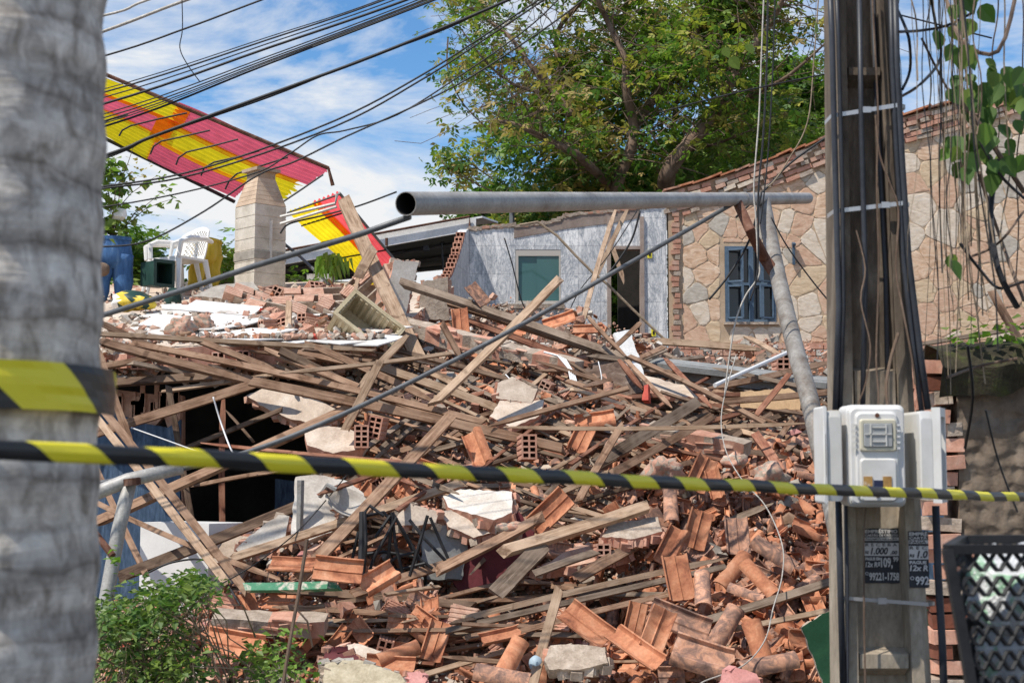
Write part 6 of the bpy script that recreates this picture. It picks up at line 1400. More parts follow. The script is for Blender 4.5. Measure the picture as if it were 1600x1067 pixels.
pt = thing('palm_tree', 'smooth pale grey palm trunk wrapped with striped tape at the left edge', 'palm', (pc.x, pc.y, 0)); mb.build('trunk', M['palm'], pt, smooth_=True)
# crown of the palm, far above the picture
for k in range(11):
    az = k * 6.283 / 11; st_ = Vector((pc.x, pc.y, 13.95)); pts = [st_]; d_ = Vector((math.cos(az), math.sin(az), 1.1)).normalized()
    for j in range(8): d_ = (d_ + Vector((0, 0, -.28))).normalized(); pts.append(pts[-1] + d_ * .38)
    mb = MB(); mb.tube(pts, [.03 - .003 * q for q in range(9)], 5)
    for j in range(1, 8):
        for q in range(4):
            p = pts[j].lerp(pts[j + 1], q / 4); dd = (pts[j + 1] - pts[j]).normalized(); sd2 = dd.cross(Vector((0, 0, 1))).normalized()
            for s in (-1, 1): e = p + sd2 * s * .5 + dd * .3 - Vector((0, 0, .25)); mb.add([p, p.lerp(e, .5) + dd * .03, e, p.lerp(e, .5) - dd * .03], [(0, 1, 2, 3)], 1)
    mb.build('frond', [M['leaf_dark'], M['leaf_dark']], pt)
# ------------------------------------------------------------------ striped barrier tape
def ribbon(centre_fn, L_, width, period, skew, parent, ds=.01, rows=6, curl=.9, seed=0, name='tape_strip', phase=0.0):
    """centre_fn(s) -> point, up vector, face normal; diagonal stripes"""
    mb = MB(); nS = int(L_ / (period / 2)) + 3; sub = 5
    def pt(s, r_):
        c_, u_, nn_ = centre_fn(max(0, min(L_, s))); f = r_ / rows - .5; g_ = f * math.pi * curl
        w = width * (1 + .10 * noise.noise((s * 3 + seed, 0, 0)))
        return c_ + u_ * (w / 2 * math.sin(g_) / math.sin(math.pi * curl / 2)) + nn_ * (w * .30 * (math.cos(g_)) + w * .05 * noise.noise((s * 9, r_ * 1.3, seed)))
    for i in range(nS):
        for q in range(sub):
            s0 = (i + q / sub) * period / 2 - skew + phase; s1 = (i + (q + 1) / sub) * period / 2 - skew + phase
            for r_ in range(rows):
                o0 = skew * r_ / rows; o1 = skew * (r_ + 1) / rows
                if max(s0 + o1, s1 + o0) < 0 or min(s0 + o0, s0 + o1) > L_: continue
                mb.add([pt(s0 + o0, r_), pt(s1 + o0, r_), pt(s1 + o1, r_ + 1), pt(s0 + o1, r_ + 1)], [(0, 1, 2, 3)], i % 2)
    return mb.build(name, [M['tape_y'], M['tape_k']], parent, smooth_=True)
tp_ = thing('barrier_tape', 'yellow and black striped barrier tape stretched from the palm past the utility pole', 'barrier tape', P(75, 704, 2.3))
def w_(px): return .43 - (px - 150) / 1450 * (.43 - .195)
def ty(px): return float(np.interp(px, [-300, 0, 150, 600, 1000, 1320, 1600, 1900], [690, 703, 709, 732, 752, 766, 777, 790]))
TPA = [P(px, ty(px), 1 / w_(px)) for px in range(-260, 1901, 40)]
cum = [0]
for i in range(len(TPA) - 1): cum.append(cum[-1] + (TPA[i + 1] - TPA[i]).length)
def cf(s):
    i = max(0, min(len(TPA) - 2, int(np.searchsorted(cum, s)) - 1)); f = (s - cum[i]) / (cum[i + 1] - cum[i]); d_ = (TPA[i + 1] - TPA[i]).normalized()
    c_ = TPA[i].lerp(TPA[i + 1], f); nn_ = d_.cross(Vector((0, 0, 1))).normalized()
    if nn_.y > 0: nn_ = -nn_
    tw = .35 * noise.noise((s * .8, 3, 1)); u_ = Vector((0, 0, 1))
    return c_ + Vector((0, 0, .004 * noise.noise((s * 4, 0, 7)))), (u_ * math.cos(tw) + nn_ * math.sin(tw)), (nn_ * math.cos(tw) - u_ * math.sin(tw))
ribbon(cf, cum[-1], .032, .217, -.055, tp_, seed=1, phase=.075)
rp = .2275
def cf2(s):
    an = math.pi * 1.5 - math.pi + s / rp; c_ = Vector((pc.x + rp * math.cos(an), pc.y + rp * math.sin(an), 0)); z = P(75, 604, 2.4).z + .004 * math.sin(s * 9)
    return Vector((c_.x, c_.y, z)), Vector((0, 0, 1)), Vector((math.cos(an), math.sin(an), 0))
ribbon(cf2, rp * 2 * math.pi - .3, .082, .30, -.08, tp_, seed=5, curl=.15, name='tape_wrap', phase=.19)
# ------------------------------------------------------------------ utility pole (open concrete section)
PD = 5.2; up_ = thing('utility_pole', 'weathered concrete utility pole with recessed face strapped with conduits', 'utility pole', (P(1391, 1067, PD).x + .02, PD, 0))
top_l, top_r = P(1311, 0, PD), P(1393, 0, PD); bot_l, bot_r = P(1322, 1067, PD), P(1459, 1067, PD)
zt_, zb_ = top_l.z, bot_l.z
def edge(z): f = (z - zb_) / (zt_ - zb_); return bot_l.x + (top_l.x - bot_l.x) * f, bot_r.x + (top_r.x - bot_r.x) * f
m, t, bs_ = newmat('pole_concrete'); v = coords(t, (1, 1, .35), rnd=False); f1 = noise_n(t, v, 7, 7, .7, .6); f2 = noise_n(t, v, 60, 4, .7)
geo = t.nodes.new('ShaderNodeTexCoord'); spz = node(t, 'ShaderNodeSeparateXYZ'); link(t, geo.outputs['Object'], spz.inputs[0])
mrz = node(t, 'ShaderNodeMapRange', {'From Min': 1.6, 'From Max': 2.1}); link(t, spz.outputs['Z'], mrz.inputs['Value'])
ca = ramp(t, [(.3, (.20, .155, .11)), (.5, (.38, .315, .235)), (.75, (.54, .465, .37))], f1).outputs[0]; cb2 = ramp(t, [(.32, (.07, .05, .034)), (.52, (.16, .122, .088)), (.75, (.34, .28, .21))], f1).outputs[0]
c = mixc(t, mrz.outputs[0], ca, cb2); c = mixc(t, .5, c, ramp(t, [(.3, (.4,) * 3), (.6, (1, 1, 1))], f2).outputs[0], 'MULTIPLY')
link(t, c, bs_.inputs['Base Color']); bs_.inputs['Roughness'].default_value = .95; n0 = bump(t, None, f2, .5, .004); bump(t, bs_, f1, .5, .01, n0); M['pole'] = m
mb = MB(); zs = np.linspace(0, 7.5, 40); FR, BK, WEB = PD, PD + .26, PD + .075
def sect(z):
    l, r = edge(z); w = r - l; a_, b_ = l + w * .17, r - w * .26
    return [(l, FR), (a_ - .008, FR), (a_, WEB), (b_, WEB), (b_ + .008, FR), (r - .03, FR), (r, FR + .03), (r, BK), (b_ + .008, BK), (b_, BK - .075), (a_, BK - .075), (a_ - .008, BK), (l, BK)]
rgs2 = [[Vector((x, y, z)) for x, y in sect(z)] for z in zs]
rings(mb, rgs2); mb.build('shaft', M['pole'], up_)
for py0, py1 in ((1018, 1040), (575, 640), (1180, 1200), (100, 112), (-120, -100)):
    z0_, z1_ = P(1380, py1, PD).z, P(1380, py0, PD).z; l, r = edge((z0_ + z1_) / 2); w = r - l; mb = MB()
    a_, b_ = l + w * .17 + .001, r - w * .26 - .001; mb.hexa([(a_, FR + .012, z0_ - .01), (b_, FR + .012, z0_ - .01), (b_, WEB + .01, z0_ - .05), (a_, WEB + .01, z0_ - .05), (a_, FR + .012, z1_ - .01), (b_, FR + .012, z1_ - .01), (b_, WEB + .01, z1_ + .01), (a_, WEB + .01, z1_ + .01)])
    mb.build('step_block', M['pole'], up_)
def strap(pl, pr, hgt=.016, lab=None):
    l = P(*pl, PD - .012); r = P(*pr, PD - .012); mb = MB(); o_ = Vector((0, -.0, hgt / 2))
    pts = [Vector((l.x - .012, PD + .1, l.z)), Vector((l.x - .012, PD - .008, l.z)), Vector((r.x - .02, PD - .030, r.z)), Vector((r.x + .012, PD + .0, r.z)), Vector((r.x + .012, PD + .1, r.z))]
    for p, q in zip(pts[:-1], pts[1:]): mb.add([p - o_, q - o_, q + o_, p + o_], [(0, 1, 2, 3)])
    k = pts[1].lerp(pts[2], .3 + random.random() * .5); mb.box(k + Vector((0, -.004, 0)), (.03, .01, .022)); mb.build('strap', M['band'], up_)
strap((1304, 181), (1411, 166)); strap((1308, 330), (1417, 319)); strap((1324, 934), (1457, 943), .013)
for pl, r_ in (([(1296, -40), (1300, 60), (1306, 300), (1311, 480), (1305, 640)], .011), ([(1306, -40), (1310, 60), (1316, 300), (1318, 480), (1313, 645)], .008), ([(1398, -40), (1401, 100), (1409, 250), (1419, 400), (1436, 540), (1450, 640)], .013), ([(1391, -40), (1394, 100), (1401, 240), (1411, 400), (1427, 545), (1440, 642)], .010),
               ([(1388, 640), (1384, 430), (1372, 200), (1362, -40)], .010), ([(1348, 640), (1352, 430), (1346, 200), (1342, -40)], .010), ([(1462, 790), (1466, 900), (1472, 1000), (1478, 1150)], .014), ([(1322, 790), (1324, 900), (1324, 1067), (1325, 1200)], .006), ([(1310, 782), (1313, 900), (1318, 1100)], .012)):
    mb = MB(); fy = PD - .02 if abs(pl[0][0] - 1370) > 20 else PD + .045; mb.tube([P(x, y, fy) for x, y in pl], r_, 8); mb.build('conduit', M['conduit'], up_, smooth_=True)
mb = MB(); mb.tube(smooth_pts([P(x, y, PD - .03) for x, y in ((1362, -20), (1368, 90), (1372, 180), (1370, 290), (1373, 420), (1369, 560), (1372, 640), (1352, 800), (1350, 930), (1352, 1067))], 4), .0035, 5); mb.build('root_strand', M['bark'], up_)
mb = MB(); mb.tube(smooth_pts([P(x, y, PD - .03) for x, y in ((1368, 180), (1374, 240), (1392, 290), (1404, 330), (1400, 420), (1410, 480), (1425, 560), (1430, 600))], 4), .004, 5); mb.build('root_strand', M['bark'], up_)
mb = MB(); mb.tube(smooth_pts([P(x, y, PD - .035) for x, y in ((1338, 360), (1352, 420), (1345, 470), (1360, 540), (1352, 600), (1340, 632))], 4), .003, 5); mb.build('root_strand', M['bark'], up_)
mb = MB(); mb.tube(smooth_pts([P(x, y, PD - .03) for x, y in ((1404, 520), (1392, 560), (1385, 600), (1387, 632))], 4), .006, 6); mb.build('root_strand', M['bark'], up_)
# lettered loan posters pasted on the pole
from math import pi
def text(s, size, p, mat, parent, bold=.0, italic=0.0, sx=1.0, width=None, rot=0.0, spacing=1.0, yaw=0.0):
    cu = bpy.data.curves.new('lettering', 'FONT'); cu.body = s; cu.size = size; cu.offset = bold; cu.shear = italic; cu.space_character = spacing; cu.extrude = .0004; cu.resolution_u = 3
    o = bpy.data.objects.new('tmp', cu); COL.objects.link(o); bpy.context.view_layer.update(); me = bpy.data.meshes.new_from_object(o); bpy.data.objects.remove(o)
    xs = [q.co.x for q in me.vertices]; w0 = (max(xs) - min(xs)) if xs else 1; x_min = min(xs); k = sx if width is None else width / w0
    me.materials.clear(); me.materials.append(mat)
    ob = bpy.data.objects.new('lettering', me); COL.objects.link(ob); ob.parent = parent; ob.location = Vector(p) - parent.location
    for q in me.vertices: q.co.x = (q.co.x - x_min) * k
    ob.rotation_euler = (R(90), 0, yaw); return ob
def poster(px0, px1, py0, py1, dep, label, lines, parent_name, tilt=0.0):
    a_ = P(px0, py1, dep); b_ = P(px1, py0, dep); Wd, Hd = b_.x - a_.x, b_.z - a_.z; t_ = thing('poster', label, 'poster', (a_.x, dep, a_.z)); t_.rotation_euler = (0, 0, 0)
    def patch(name, u0, u1, v0, v1, mat, lift):
        mb = MB(); n = 8; rg = random.Random(int(v0 * 100) + len(name))
        pts = []
        for i in range(n + 1): pts.append((u0 + (u1 - u0) * i / n, v0 + (rg.uniform(-.006, .006) if lift < .0015 else 0)))
        for i in range(n + 1): pts.append((u1 - (u1 - u0) * i / n, v1 + (rg.uniform(-.006, .006) if lift < .0015 else 0)))
        mb.prism([(a_.x + u * Wd, dep - lift, a_.z + v_ * Hd) for u, v_ in pts], (0, .0006, 0)); return fix_normals(mb.build(name, mat, t_))
    patch('sheet', 0, 1, 0, 1, M['ink'], .001)
    patch('white_panel', .01, .99, .50, .735, M['paper'], .002); patch('white_strip', .01, .99, .775, .835, M['paper'], .002)
    for (s, u, v_, size, w, mat, bold, it) in lines:
        text(s, size * Hd, (a_.x + u * Wd, dep - .0032, a_.z + v_ * Hd), mat, t_, bold * Hd, it, width=w * Wd)
    return t_
I_, W2 = M['ink'], M['paper']
poster(1351, 1404, 825, 911, WEB - .003, 'black and white loan poster pasted in the recess of the pole', [
    ('EMPRÉSTIMO', .04, .915, .085, .92, W2, .0025, 0), ('CARTÃO DE CRÉDITO', .04, .852, .06, .93, W2, .0015, 0), ('PAGAMOS NA HORA', .05, .787, .052, .9, I_, .001, 0), ('R E C E B A', .04, .675, .075, .9, I_, .001, 0),
    ('R$', .03, .54, .075, .1, I_, .002, .2), ('1.000', .18, .53, .17, .5, I_, .005, .25), (',00', .74, .53, .09, .2, I_, .003, .2), ('PAGUE EM', .03, .42, .075, .42, W2, .003, 0), ('12x R$', .03, .30, .125, .42, W2, .004, .15), ('109,', .47, .30, .235, .33, W2, .006, 0), ('99', .82, .40, .115, .15, W2, .004, 0),
    ('99221-1758', .13, .06, .19, .85, W2, .005, 0), ('O', .02, .15, .085, .09, W2, .001, 0)], 'a')
lx, rx = edge(1.2)
poster(1421, 1450, 829, 918, FR - .004, 'cropped black and white loan poster on the right flange of the pole', [
    ('EMPRÉ', .04, .915, .085, .92, W2, .0025, 0), ('CARTÃ', .04, .852, .06, .9, W2, .0015, 0), ('PAGA', .04, .785, .058, .85, I_, .002, 0), ('R E C', .05, .675, .075, .85, I_, .001, 0), ('R$', .03, .54, .075, .25, I_, .002, .2), ('1.0', .4, .53, .17, .55, I_, .005, .25),
    ('PAGUE', .03, .42, .075, .85, W2, .003, 0), ('12x R', .03, .30, .14, .92, W2, .004, .15), ('992', .3, .06, .2, .68, W2, .005, 0), ('O', .04, .14, .09, .2, W2, .001, 0)], 'b')
# ------------------------------------------------------------------ meter boxes
def rbox(mb, cx_, y0, y1, cz_, w, h, r_, mi=0, taper=.0):
    """rounded rectangle slab in XZ from y0 (front) to y1"""
    pts = []
    for (sx, sz, a0_) in ((1, 1, 0), (-1, 1, 90), (-1, -1, 180), (1, -1, 270)):
        for k in range(5):
            g_ = R(a0_ + k * 22.5); pts.append((cx_ + sx * (w / 2 - r_) + r_ * math.cos(g_), cz_ + sz * (h / 2 - r_) + r_ * math.sin(g_)))
    n = len(pts); sc = lambda p, s: (cx_ + (p[0] - cx_) * s, cz_ + (p[1] - cz_) * s)
    rg = [[Vector((x, y1, z)) for x, z in pts], [Vector((x, y0 + .006, z)) for x, z in pts], [Vector((sc(p, 1 - .008 / w)[0], y0, sc(p, 1 - .008 / w)[1])) for p in pts]]
    if taper: rg[0] = [Vector((sc(p, 1 - taper)[0], y1, sc(p, 1 - taper)[1])) for p in pts]
    rings(mb, rg, mi)
BD = 4.98
def mp3(px, py, d=BD): p = P(px, py, d); return p.x, p.z
mbx = thing('meter_box', 'white polycarbonate electricity meter box facing the street on the pole', 'meter box', P(1369, 792, BD + .1), 'electricity meter boxes on the pole')
x0_, zt0 = mp3(1324, 632); x1_, zb0 = mp3(1419, 792); cxm, czm, wm, hm = (x0_ + x1_) / 2, (zt0 + zb0) / 2, x1_ - x0_, zt0 - zb0
mb = MB(); rbox(mb, cxm, BD + .02, BD + .14, czm, wm, hm, .022); mb.build('housing', M['box_white'], mbx)
mb = MB(); rbox(mb, cxm, BD, BD + .02, czm, wm * .93, hm * .95, .02); rbox(mb, cxm - wm * .02, BD - .012, BD, czm + hm * .0, wm * .72, hm * .86, .02); mb.build('cover', M['box_white'], mbx)
mb = MB(); xa, za = mp3(1341, 655); xb, zb1 = mp3(1399, 705); rbox(mb, (xa + xb) / 2, BD - .022, BD - .012, (za + zb1) / 2, xb - xa, za - zb1, .008); M['cream_plastic'] = plain('yellowed_plastic', (.56, .52, .40), .5); wnf = mb.build('window_frame', M['cream_plastic'], mbx)
mb = MB(); xa, za = mp3(1346, 661); xb, zb1 = mp3(1393, 699); rbox(mb, (xa + xb) / 2, BD - .026, BD - .022, (za + zb1) / 2, xb - xa, za - zb1, .005); mb.build('glass_pane', M['glass_meter'], wnf)
mb = MB()
for (u0, u1, v0, v1) in ((.22, .26, .05, .95), (.74, .78, .05, .95), (.05, .95, .52, .56), (.3, .72, .80, .84), (.3, .72, .22, .27)):
    X0, X1 = xa + (xb - xa) * u0, xa + (xb - xa) * u1; Z0, Z1 = zb1 + (za - zb1) * v0, zb1 + (za - zb1) * v1; mb.box(((X0 + X1) / 2, BD - .028, (Z0 + Z1) / 2), (X1 - X0, .004, Z1 - Z0))
mb.build('divider', M['box_white'], wnf)
mb = MB(); xa, za = mp3(1342, 716); xb, zb1 = mp3(1400, 783); rbox(mb, (xa + xb) / 2, BD - .020, BD - .012, (za + zb1) / 2, xb - xa, za - zb1, .012); mb.build('lower_cover', M['box_white'], mbx)
mb = MB()
M['stain'] = mottled('rusty_tape_residue', [(.35, (.60, .55, .46)), (.5, (.46, .27, .09)), (.7, (.36, .19, .06))], 22, .8, .2, dist=1.0)
for (px0, px1, py0, py1) in ((1347, 1361, 744, 766), (1377, 1391, 744, 768)):
    x_0, z_0 = mp3(px0, py0); x_1, z_1 = mp3(px1, py1); mb = MB(); mb.box(((x_0 + x_1) / 2, BD - .022, (z_0 + z_1) / 2), (x_1 - x_0, .003, z_0 - z_1)); mb.build('tape_residue', M['stain'], mbx)
mb = MB(); x_0, z_0 = mp3(1363, 750); x_1, z_1 = mp3(1377, 762); mb.box(((x_0 + x_1) / 2, BD - .0225, (z_0 + z_1) / 2), (x_1 - x_0, .004, z_0 - z_1)); M['navy'] = plain('navy_switch', (.015, .02, .06)); mb.build('switch_window', M['navy'], mbx)
mb = MB(); x_0, z_0 = mp3(1369, 649); mb.tube([(x_0, BD - .018, z_0), (x_0, BD - .008, z_0)], .008, 8); x_0, z_0 = mp3(1369, 774); mb.tube([(x_0, BD - .024, z_0), (x_0, BD - .016, z_0)], .007, 8); mb.build('screw', M['rust'], mbx)
for s in (-1, 1):
    mb = MB()
    for k in range(5): x_, z_ = mp3(1369 + s * 34 - 1, 664 + k * 9); mb.box((x_, BD - .014, z_), (.012, .008, .007))
    mb.build('vent_rib', M['box_white'], mbx)
# left box seen edge on
mbl = thing('meter_box', 'white meter box seen edge on at the left side of the pole', 'meter box', P(1295, 782, BD), 'electricity meter boxes on the pole')
x0_, zt0 = mp3(1291, 641); x1_, zb0 = mp3(1318, 783); mb = MB(); rbox(mb, (x0_ + x1_) / 2, BD + .0, BD + .13, (zt0 + zb0) / 2, x1_ - x0_, zt0 - zb0, .014); mb.build('housing', M['box_white'], mbl)
x0_, zt0 = mp3(1285, 634); x1_, zb0 = mp3(1294, 787); mb = MB(); rbox(mb, (x0_ + x1_) / 2, BD - .01, BD + .15, (zt0 + zb0) / 2, x1_ - x0_, zt0 - zb0, .009); mb.build('cover', M['box_white'], mbl)
# right box, open front turned right
mbr = thing('meter_box', 'open white meter box facing right with wires inside at the right of the pole', 'meter box', P(1455, 780, BD), 'electricity meter boxes on the pole')
yw = R(58)
def rot_y(mb, piv, ang):
    for q in mb.v:
        dx, dy = q.x - piv[0], q.y - piv[1]; q.x = piv[0] + dx * math.cos(ang) - dy * math.sin(ang); q.y = piv[1] + dx * math.sin(ang) + dy * math.cos(ang)
xl, zt0 = mp3(1434, 642); xr, zb0 = mp3(1458, 780); czr = (zt0 + zb0) / 2; hr_ = zt0 - zb0
mb = MB(); rbox(mb, (xl + xr) / 2, BD - .02, BD + .2, czr, xr - xl, hr_, .012); mb.build('housing', M['box_white'], mbr)
piv = (xr, BD - .02); mb = MB()
wI = .14
for (u0, u1, v0, v1) in ((-.0, wI, hr_ / 2 - .02, hr_ / 2 + .012), (0, wI, -hr_ / 2 - .012, -hr_ / 2 + .02), (-.0, .02, -hr_ / 2 + .02, hr_ / 2 - .02), (wI - .02, wI, -hr_ / 2 + .02, hr_ / 2 - .02)):
    mb.box((xr + (u0 + u1) / 2, BD - .03, czr + (v0 + v1) / 2), (u1 - u0, .03, v1 - v0))
rot_y(mb, piv, yw + R(8)); mb.build('rim', M['box_white'], mbr)
mb = MB(); mb.box((xr + wI / 2, BD + .01, czr), (wI - .03, .012, hr_ - .04)); rot_y(mb, piv, yw + R(8)); mb.build('inner_panel', M['glass_meter'], mbr)
mb = MB(); mb.tube([Vector((xr + .06, BD - .0, czr + .02)), Vector((xr + .09, BD - .03, czr + .0)), Vector((xr + .07, BD - .02, czr - .06)), Vector((xr + .11, BD - .03, czr - .1)), Vector((xr + .08, BD, czr - .12))], .004, 5); mb.tube([Vector((xr + .05, BD, czr + .03)), Vector((xr + .13, BD - .02, czr - .04)), Vector((xr + .12, BD - .02, czr + .02))], .004, 5); rot_y(mb, piv, yw + R(8)); mb.build('inner_wire', M['black'], mbr)
# ------------------------------------------------------------------ rough wall at the far right
m, t, bs_ = newmat('pocked_plaster'); v = coords(t, rnd=False); vo = node(t, 'ShaderNodeTexVoronoi', {'Scale': 12.0, 'Randomness': 1.0}, feature='SMOOTH_F1'); vd = node(t, 'ShaderNodeVectorMath', operation='ADD'); nz_ = node(t, 'ShaderNodeTexNoise', {'Scale': 5.0, 'Detail': 3}); link(t, v, nz_.inputs['Vector']); sc_ = node(t, 'ShaderNodeVectorMath', operation='SCALE'); sc_.inputs['Scale'].default_value = .12
link(t, nz_.outputs['Color'], sc_.inputs[0]); link(t, v, vd.inputs[0]); link(t, sc_.outputs[0], vd.inputs[1]); link(t, vd.outputs[0], vo.inputs['Vector'])
f1 = noise_n(t, v, 5, 6, .7); c = ramp(t, [(.3, (.085, .058, .04)), (.55, (.19, .145, .105)), (.8, (.32, .265, .21))], f1).outputs[0]
link(t, c, bs_.inputs['Base Color']); bs_.inputs['Roughness'].default_value = .95; n0 = bump(t, None, f1, .6, .02); bump(t, bs_, vo.outputs['Distance'], .9, .06, n0); M['pocked'] = m
rw = thing('rough_plaster_wall', 'dark pocked plaster wall with mossy top at the right edge', 'wall', P(1560, 850, 8))
RD = 8.0; tl_ = P(1494, 575, RD); tr_ = P(1800, 545, RD)
mb = MB(); mb.hexa([(tl_.x, RD, 0), (tr_.x, RD, 0), (tr_.x, RD + .3, 0), (tl_.x, RD + .3, 0), (tl_.x, RD, tl_.z), (tr_.x, RD, tr_.z), (tr_.x, RD + .3, tr_.z), (tl_.x, RD + .3, tl_.z)]); mb.build('plaster_face', M['pocked'], rw)
mb = MB(); z = .1
while z < tl_.z + .05: mb.box((tl_.x - .05 + random.uniform(-.07, .03), RD + .1, z), (random.uniform(.08, .22), random.uniform(.18, .26), .075), rotm(random.uniform(-.08, .08), random.uniform(-.1, .1), random.uniform(-.2, .2)).to_3x3(), random.choice([0, 0, 1, 2])); z += .088
mb.build('brick_edge', [M['brick'], M['brick_dark'], M['mortar']], rw)
import bmesh
mb = MB(); n = 60
for i in range(n + 1):
    x = tl_.x - .12 + (tr_.x - tl_.x + .12) * i / n
    for j, (yy_, zz_) in enumerate(((-.07, -.16), (-.12, .0), (-.05, .10), (.15, .15), (.36, .05))):
        mb.v.append(Vector((x, RD + yy_ + .05 * noise.noise((x * 4, j, 0)), tl_.z + (x - tl_.x) * .06 + zz_ + .07 * noise.noise((x * 5, j * 2, 4)))))
for i in range(n):
    for j in range(4): mb.f.append([i * 5 + j, i * 5 + 5 + j, i * 5 + 6 + j, i * 5 + j + 1]); mb.m.append(0)
mb.build('mossy_top', M['moss'], rw)
lm = MB(); 
for i in range(40): leaves(lm, Vector((random.uniform(tl_.x - .1, tr_.x), RD - .05, tl_.z + .14 + random.random() * .1)), 5, (.05, .05, .04), .06, mi=[0, 0, 1])
lm.build('creeper_leaves', [M['leaf'], M['leaf_bright']], rw)
put_brick(P(1530, 520, 9), .1, .2, .4, 'reddish brick lying on the mossy wall top', None, BM[1]) if False else None
chunk('wall_fragment', [(1432, 580), (1460, 560), (1492, 545), (1492, 600), (1480, 640), (1432, 640)], 8.6, .15, [M['brick'], M['brick'], M['brick_pink']], 'broken red brickwork just right of the pole above the open meter box', 'fragment', (0, -1, .2))
beam(1425, 540, 1600, 512, 6, WG, 'thin grey lath resting over the mossy wall', 9.5, 9.5)
beam(1548, 452, 1600, 545, 12, W, 'short board leaning on the wall at the right edge', 8.3, 8.0)
# ------------------------------------------------------------------ expanded metal waste basket
BKD = 3.3; wbk = thing('street_basket', 'dark expanded metal litter basket at the lower right corner', 'litter basket', (P(1600, 1067, BKD).x, BKD + .2, 0))
TL_, TR_ = P(1480, 858, BKD), P(1480, 858, BKD) + Vector((.62, .06, .0)); BL_, BR_ = P(1528, 1130, BKD), P(1528, 1130, BKD) + Vector((.5, .06, 0))
TL2, TR2, BL2, BR2 = [q + Vector((.17, .42, 0)) for q in (TL_, TR_, BL_, BR_)]
mb = MB()
for a_, b_ in ((TL_, BL_), (TR_, BR_), (TL2, BL2), (TR2, BR2)): mb = MB(); mb.tube([a_, b_], .016, 4); mb.build('corner_post', M['black'], wbk)
mb = MB()
for a_, b_ in ((TL_, TR_), (TR_, TR2), (TR2, TL2), (TL2, TL_)): mb.tube([a_, b_], .015, 4)
mb.build('top_rail', M['black'], wbk); mb = MB()
for a_, b_ in ((BL_, BR_), (BR_, BR2), (BR2, BL2), (BL2, BL_)): mb.tube([a_, b_], .014, 4)
mb.tube([(BL_ + BR2) / 2, Vector((((BL_ + BR2) / 2).x, ((BL_ + BR2) / 2).y, 0))], .03, 10); mb.build('stand', M['black'], wbk)
def exmesh(A, B, C, D, nx_, nz_):
    mb = MB()
    for r_ in range(nz_):
        for s in (0, 1):
            pts = []
            for k in range(nx_ * 2 + 1):
                u = k / (nx_ * 2); ph = (k + (0 if s == 0 else 1)) % 2; v_ = (r_ + .5 + (.46 if ph else -.46) * (1 if True else 0)) / nz_ if s == 0 else (r_ + .5 + (.46 if ph else -.46)) / nz_
                v_ = (r_ + .5) / nz_ + (.47 if (k % 2 == s) else -.47) / nz_ * .98
                pts.append(A.lerp(B, u).lerp(D.lerp(C, u), max(0, min(1, v_))))
            q = []
            for i in range(len(pts) - 1): q += [pts[i].lerp(pts[i + 1], .12), pts[i].lerp(pts[i + 1], .88)]
            mb.tube(q, .0058, 4, cap=False)
    return mb
exmesh(TL_, TR_, BR_, BL_, 8, 7).build('mesh_panel', M['black'], wbk); exmesh(TL_, TL2, BL2, BL_, 6, 7).build('mesh_panel', M['black'], wbk); exmesh(TL2, TR2, BR2, BL2, 8, 7).build('mesh_panel', M['black'], wbk)
m, t, bs_ = newmat('plastic_film'); v = coords(t); f1 = noise_n(t, v, 9, 5, .6, 1.2); c = ramp(t, [(.3, (.42, .43, .45)), (.55, (.66, .67, .68)), (.63, (.25, .5, .3)), (.68, (.7, .7, .72)), (.8, (.62, .56, .38))], f1).outputs[0]; link(t, c, bs_.inputs['Base Color']); bs_.inputs['Roughness'].default_value = .3; bump(t, bs_, noise_n(t, v, 14, 4, .7, 1.5), 1.0, .03); M['film'] = m
for k_, (px, py, d, s, lab) in enumerate(((1596, 925, 3.43, .12, 'pale plastic rubbish bag at the top of the litter basket'), (1690, 960, 3.55, .17, 'pale rubbish bag at the right edge inside the litter basket'), (1614, 1035, 3.43, .12, 'lower plastic rubbish bag inside the litter basket'), (1556, 882, 3.5, .05, 'knotted corner of a white bag poking up inside the litter basket'))):
    blob('rubbish_bag', P(px, py, d), (s, s * .8, s * .85), [M['film']], lab, 'rubbish bag', 20 + k_ * 3.3, None, .45)
# ------------------------------------------------------------------ shrubs in front
def shrub(name, label, box, d0, n, cat='shrub', sz=.07, mats=('leaf', 'leaf_bright', 'leaf_dark'), seed=1, tw=60, weights=(5, 3, 2)):
    rg = random.Random(seed); base = P(sum(b[0] for b in box) / len(box), 1100, d0); t_ = thing(name, label, cat, (base.x, d0, 0)); lf, st2 = MB(), MB()
    for _ in range(n):
        q = rg.choice(box); px, py = rg.gauss(q[0], q[2]), rg.gauss(q[1], q[3]); d = d0 + rg.gauss(0, .35); c_ = P(px, py, d)
        if c_.z < .02: continue
        mi = rg.choices([0, 1, 2], weights)[0]; leaves(lf, c_, rg.randint(5, 9), (.045, .045, .035), sz, mi=mi, rg=rg, aspect=.3)
    for _ in range(tw):
        q = rg.choice(box); px, py = rg.gauss(q[0], q[2]), rg.gauss(q[1], q[3]); e = P(px, py, d0 + rg.gauss(0, .3)); s = Vector((base.x + rg.gauss(0, .3) + (e.x - base.x) * .5, d0 + rg.gauss(0, .2), max(0, e.z - rg.uniform(.3, .7))))
        m_ = s.lerp(e, .5) + Vector((rg.gauss(0, .06), rg.gauss(0, .06), rg.gauss(0, .05))); st2.tube([s, m_, e], [.007, .004, .002], 4, cap=False)
    st2.build('stems', M['root'], t_); lf.build('foliage', [M[k] for k in mats], t_); return t_
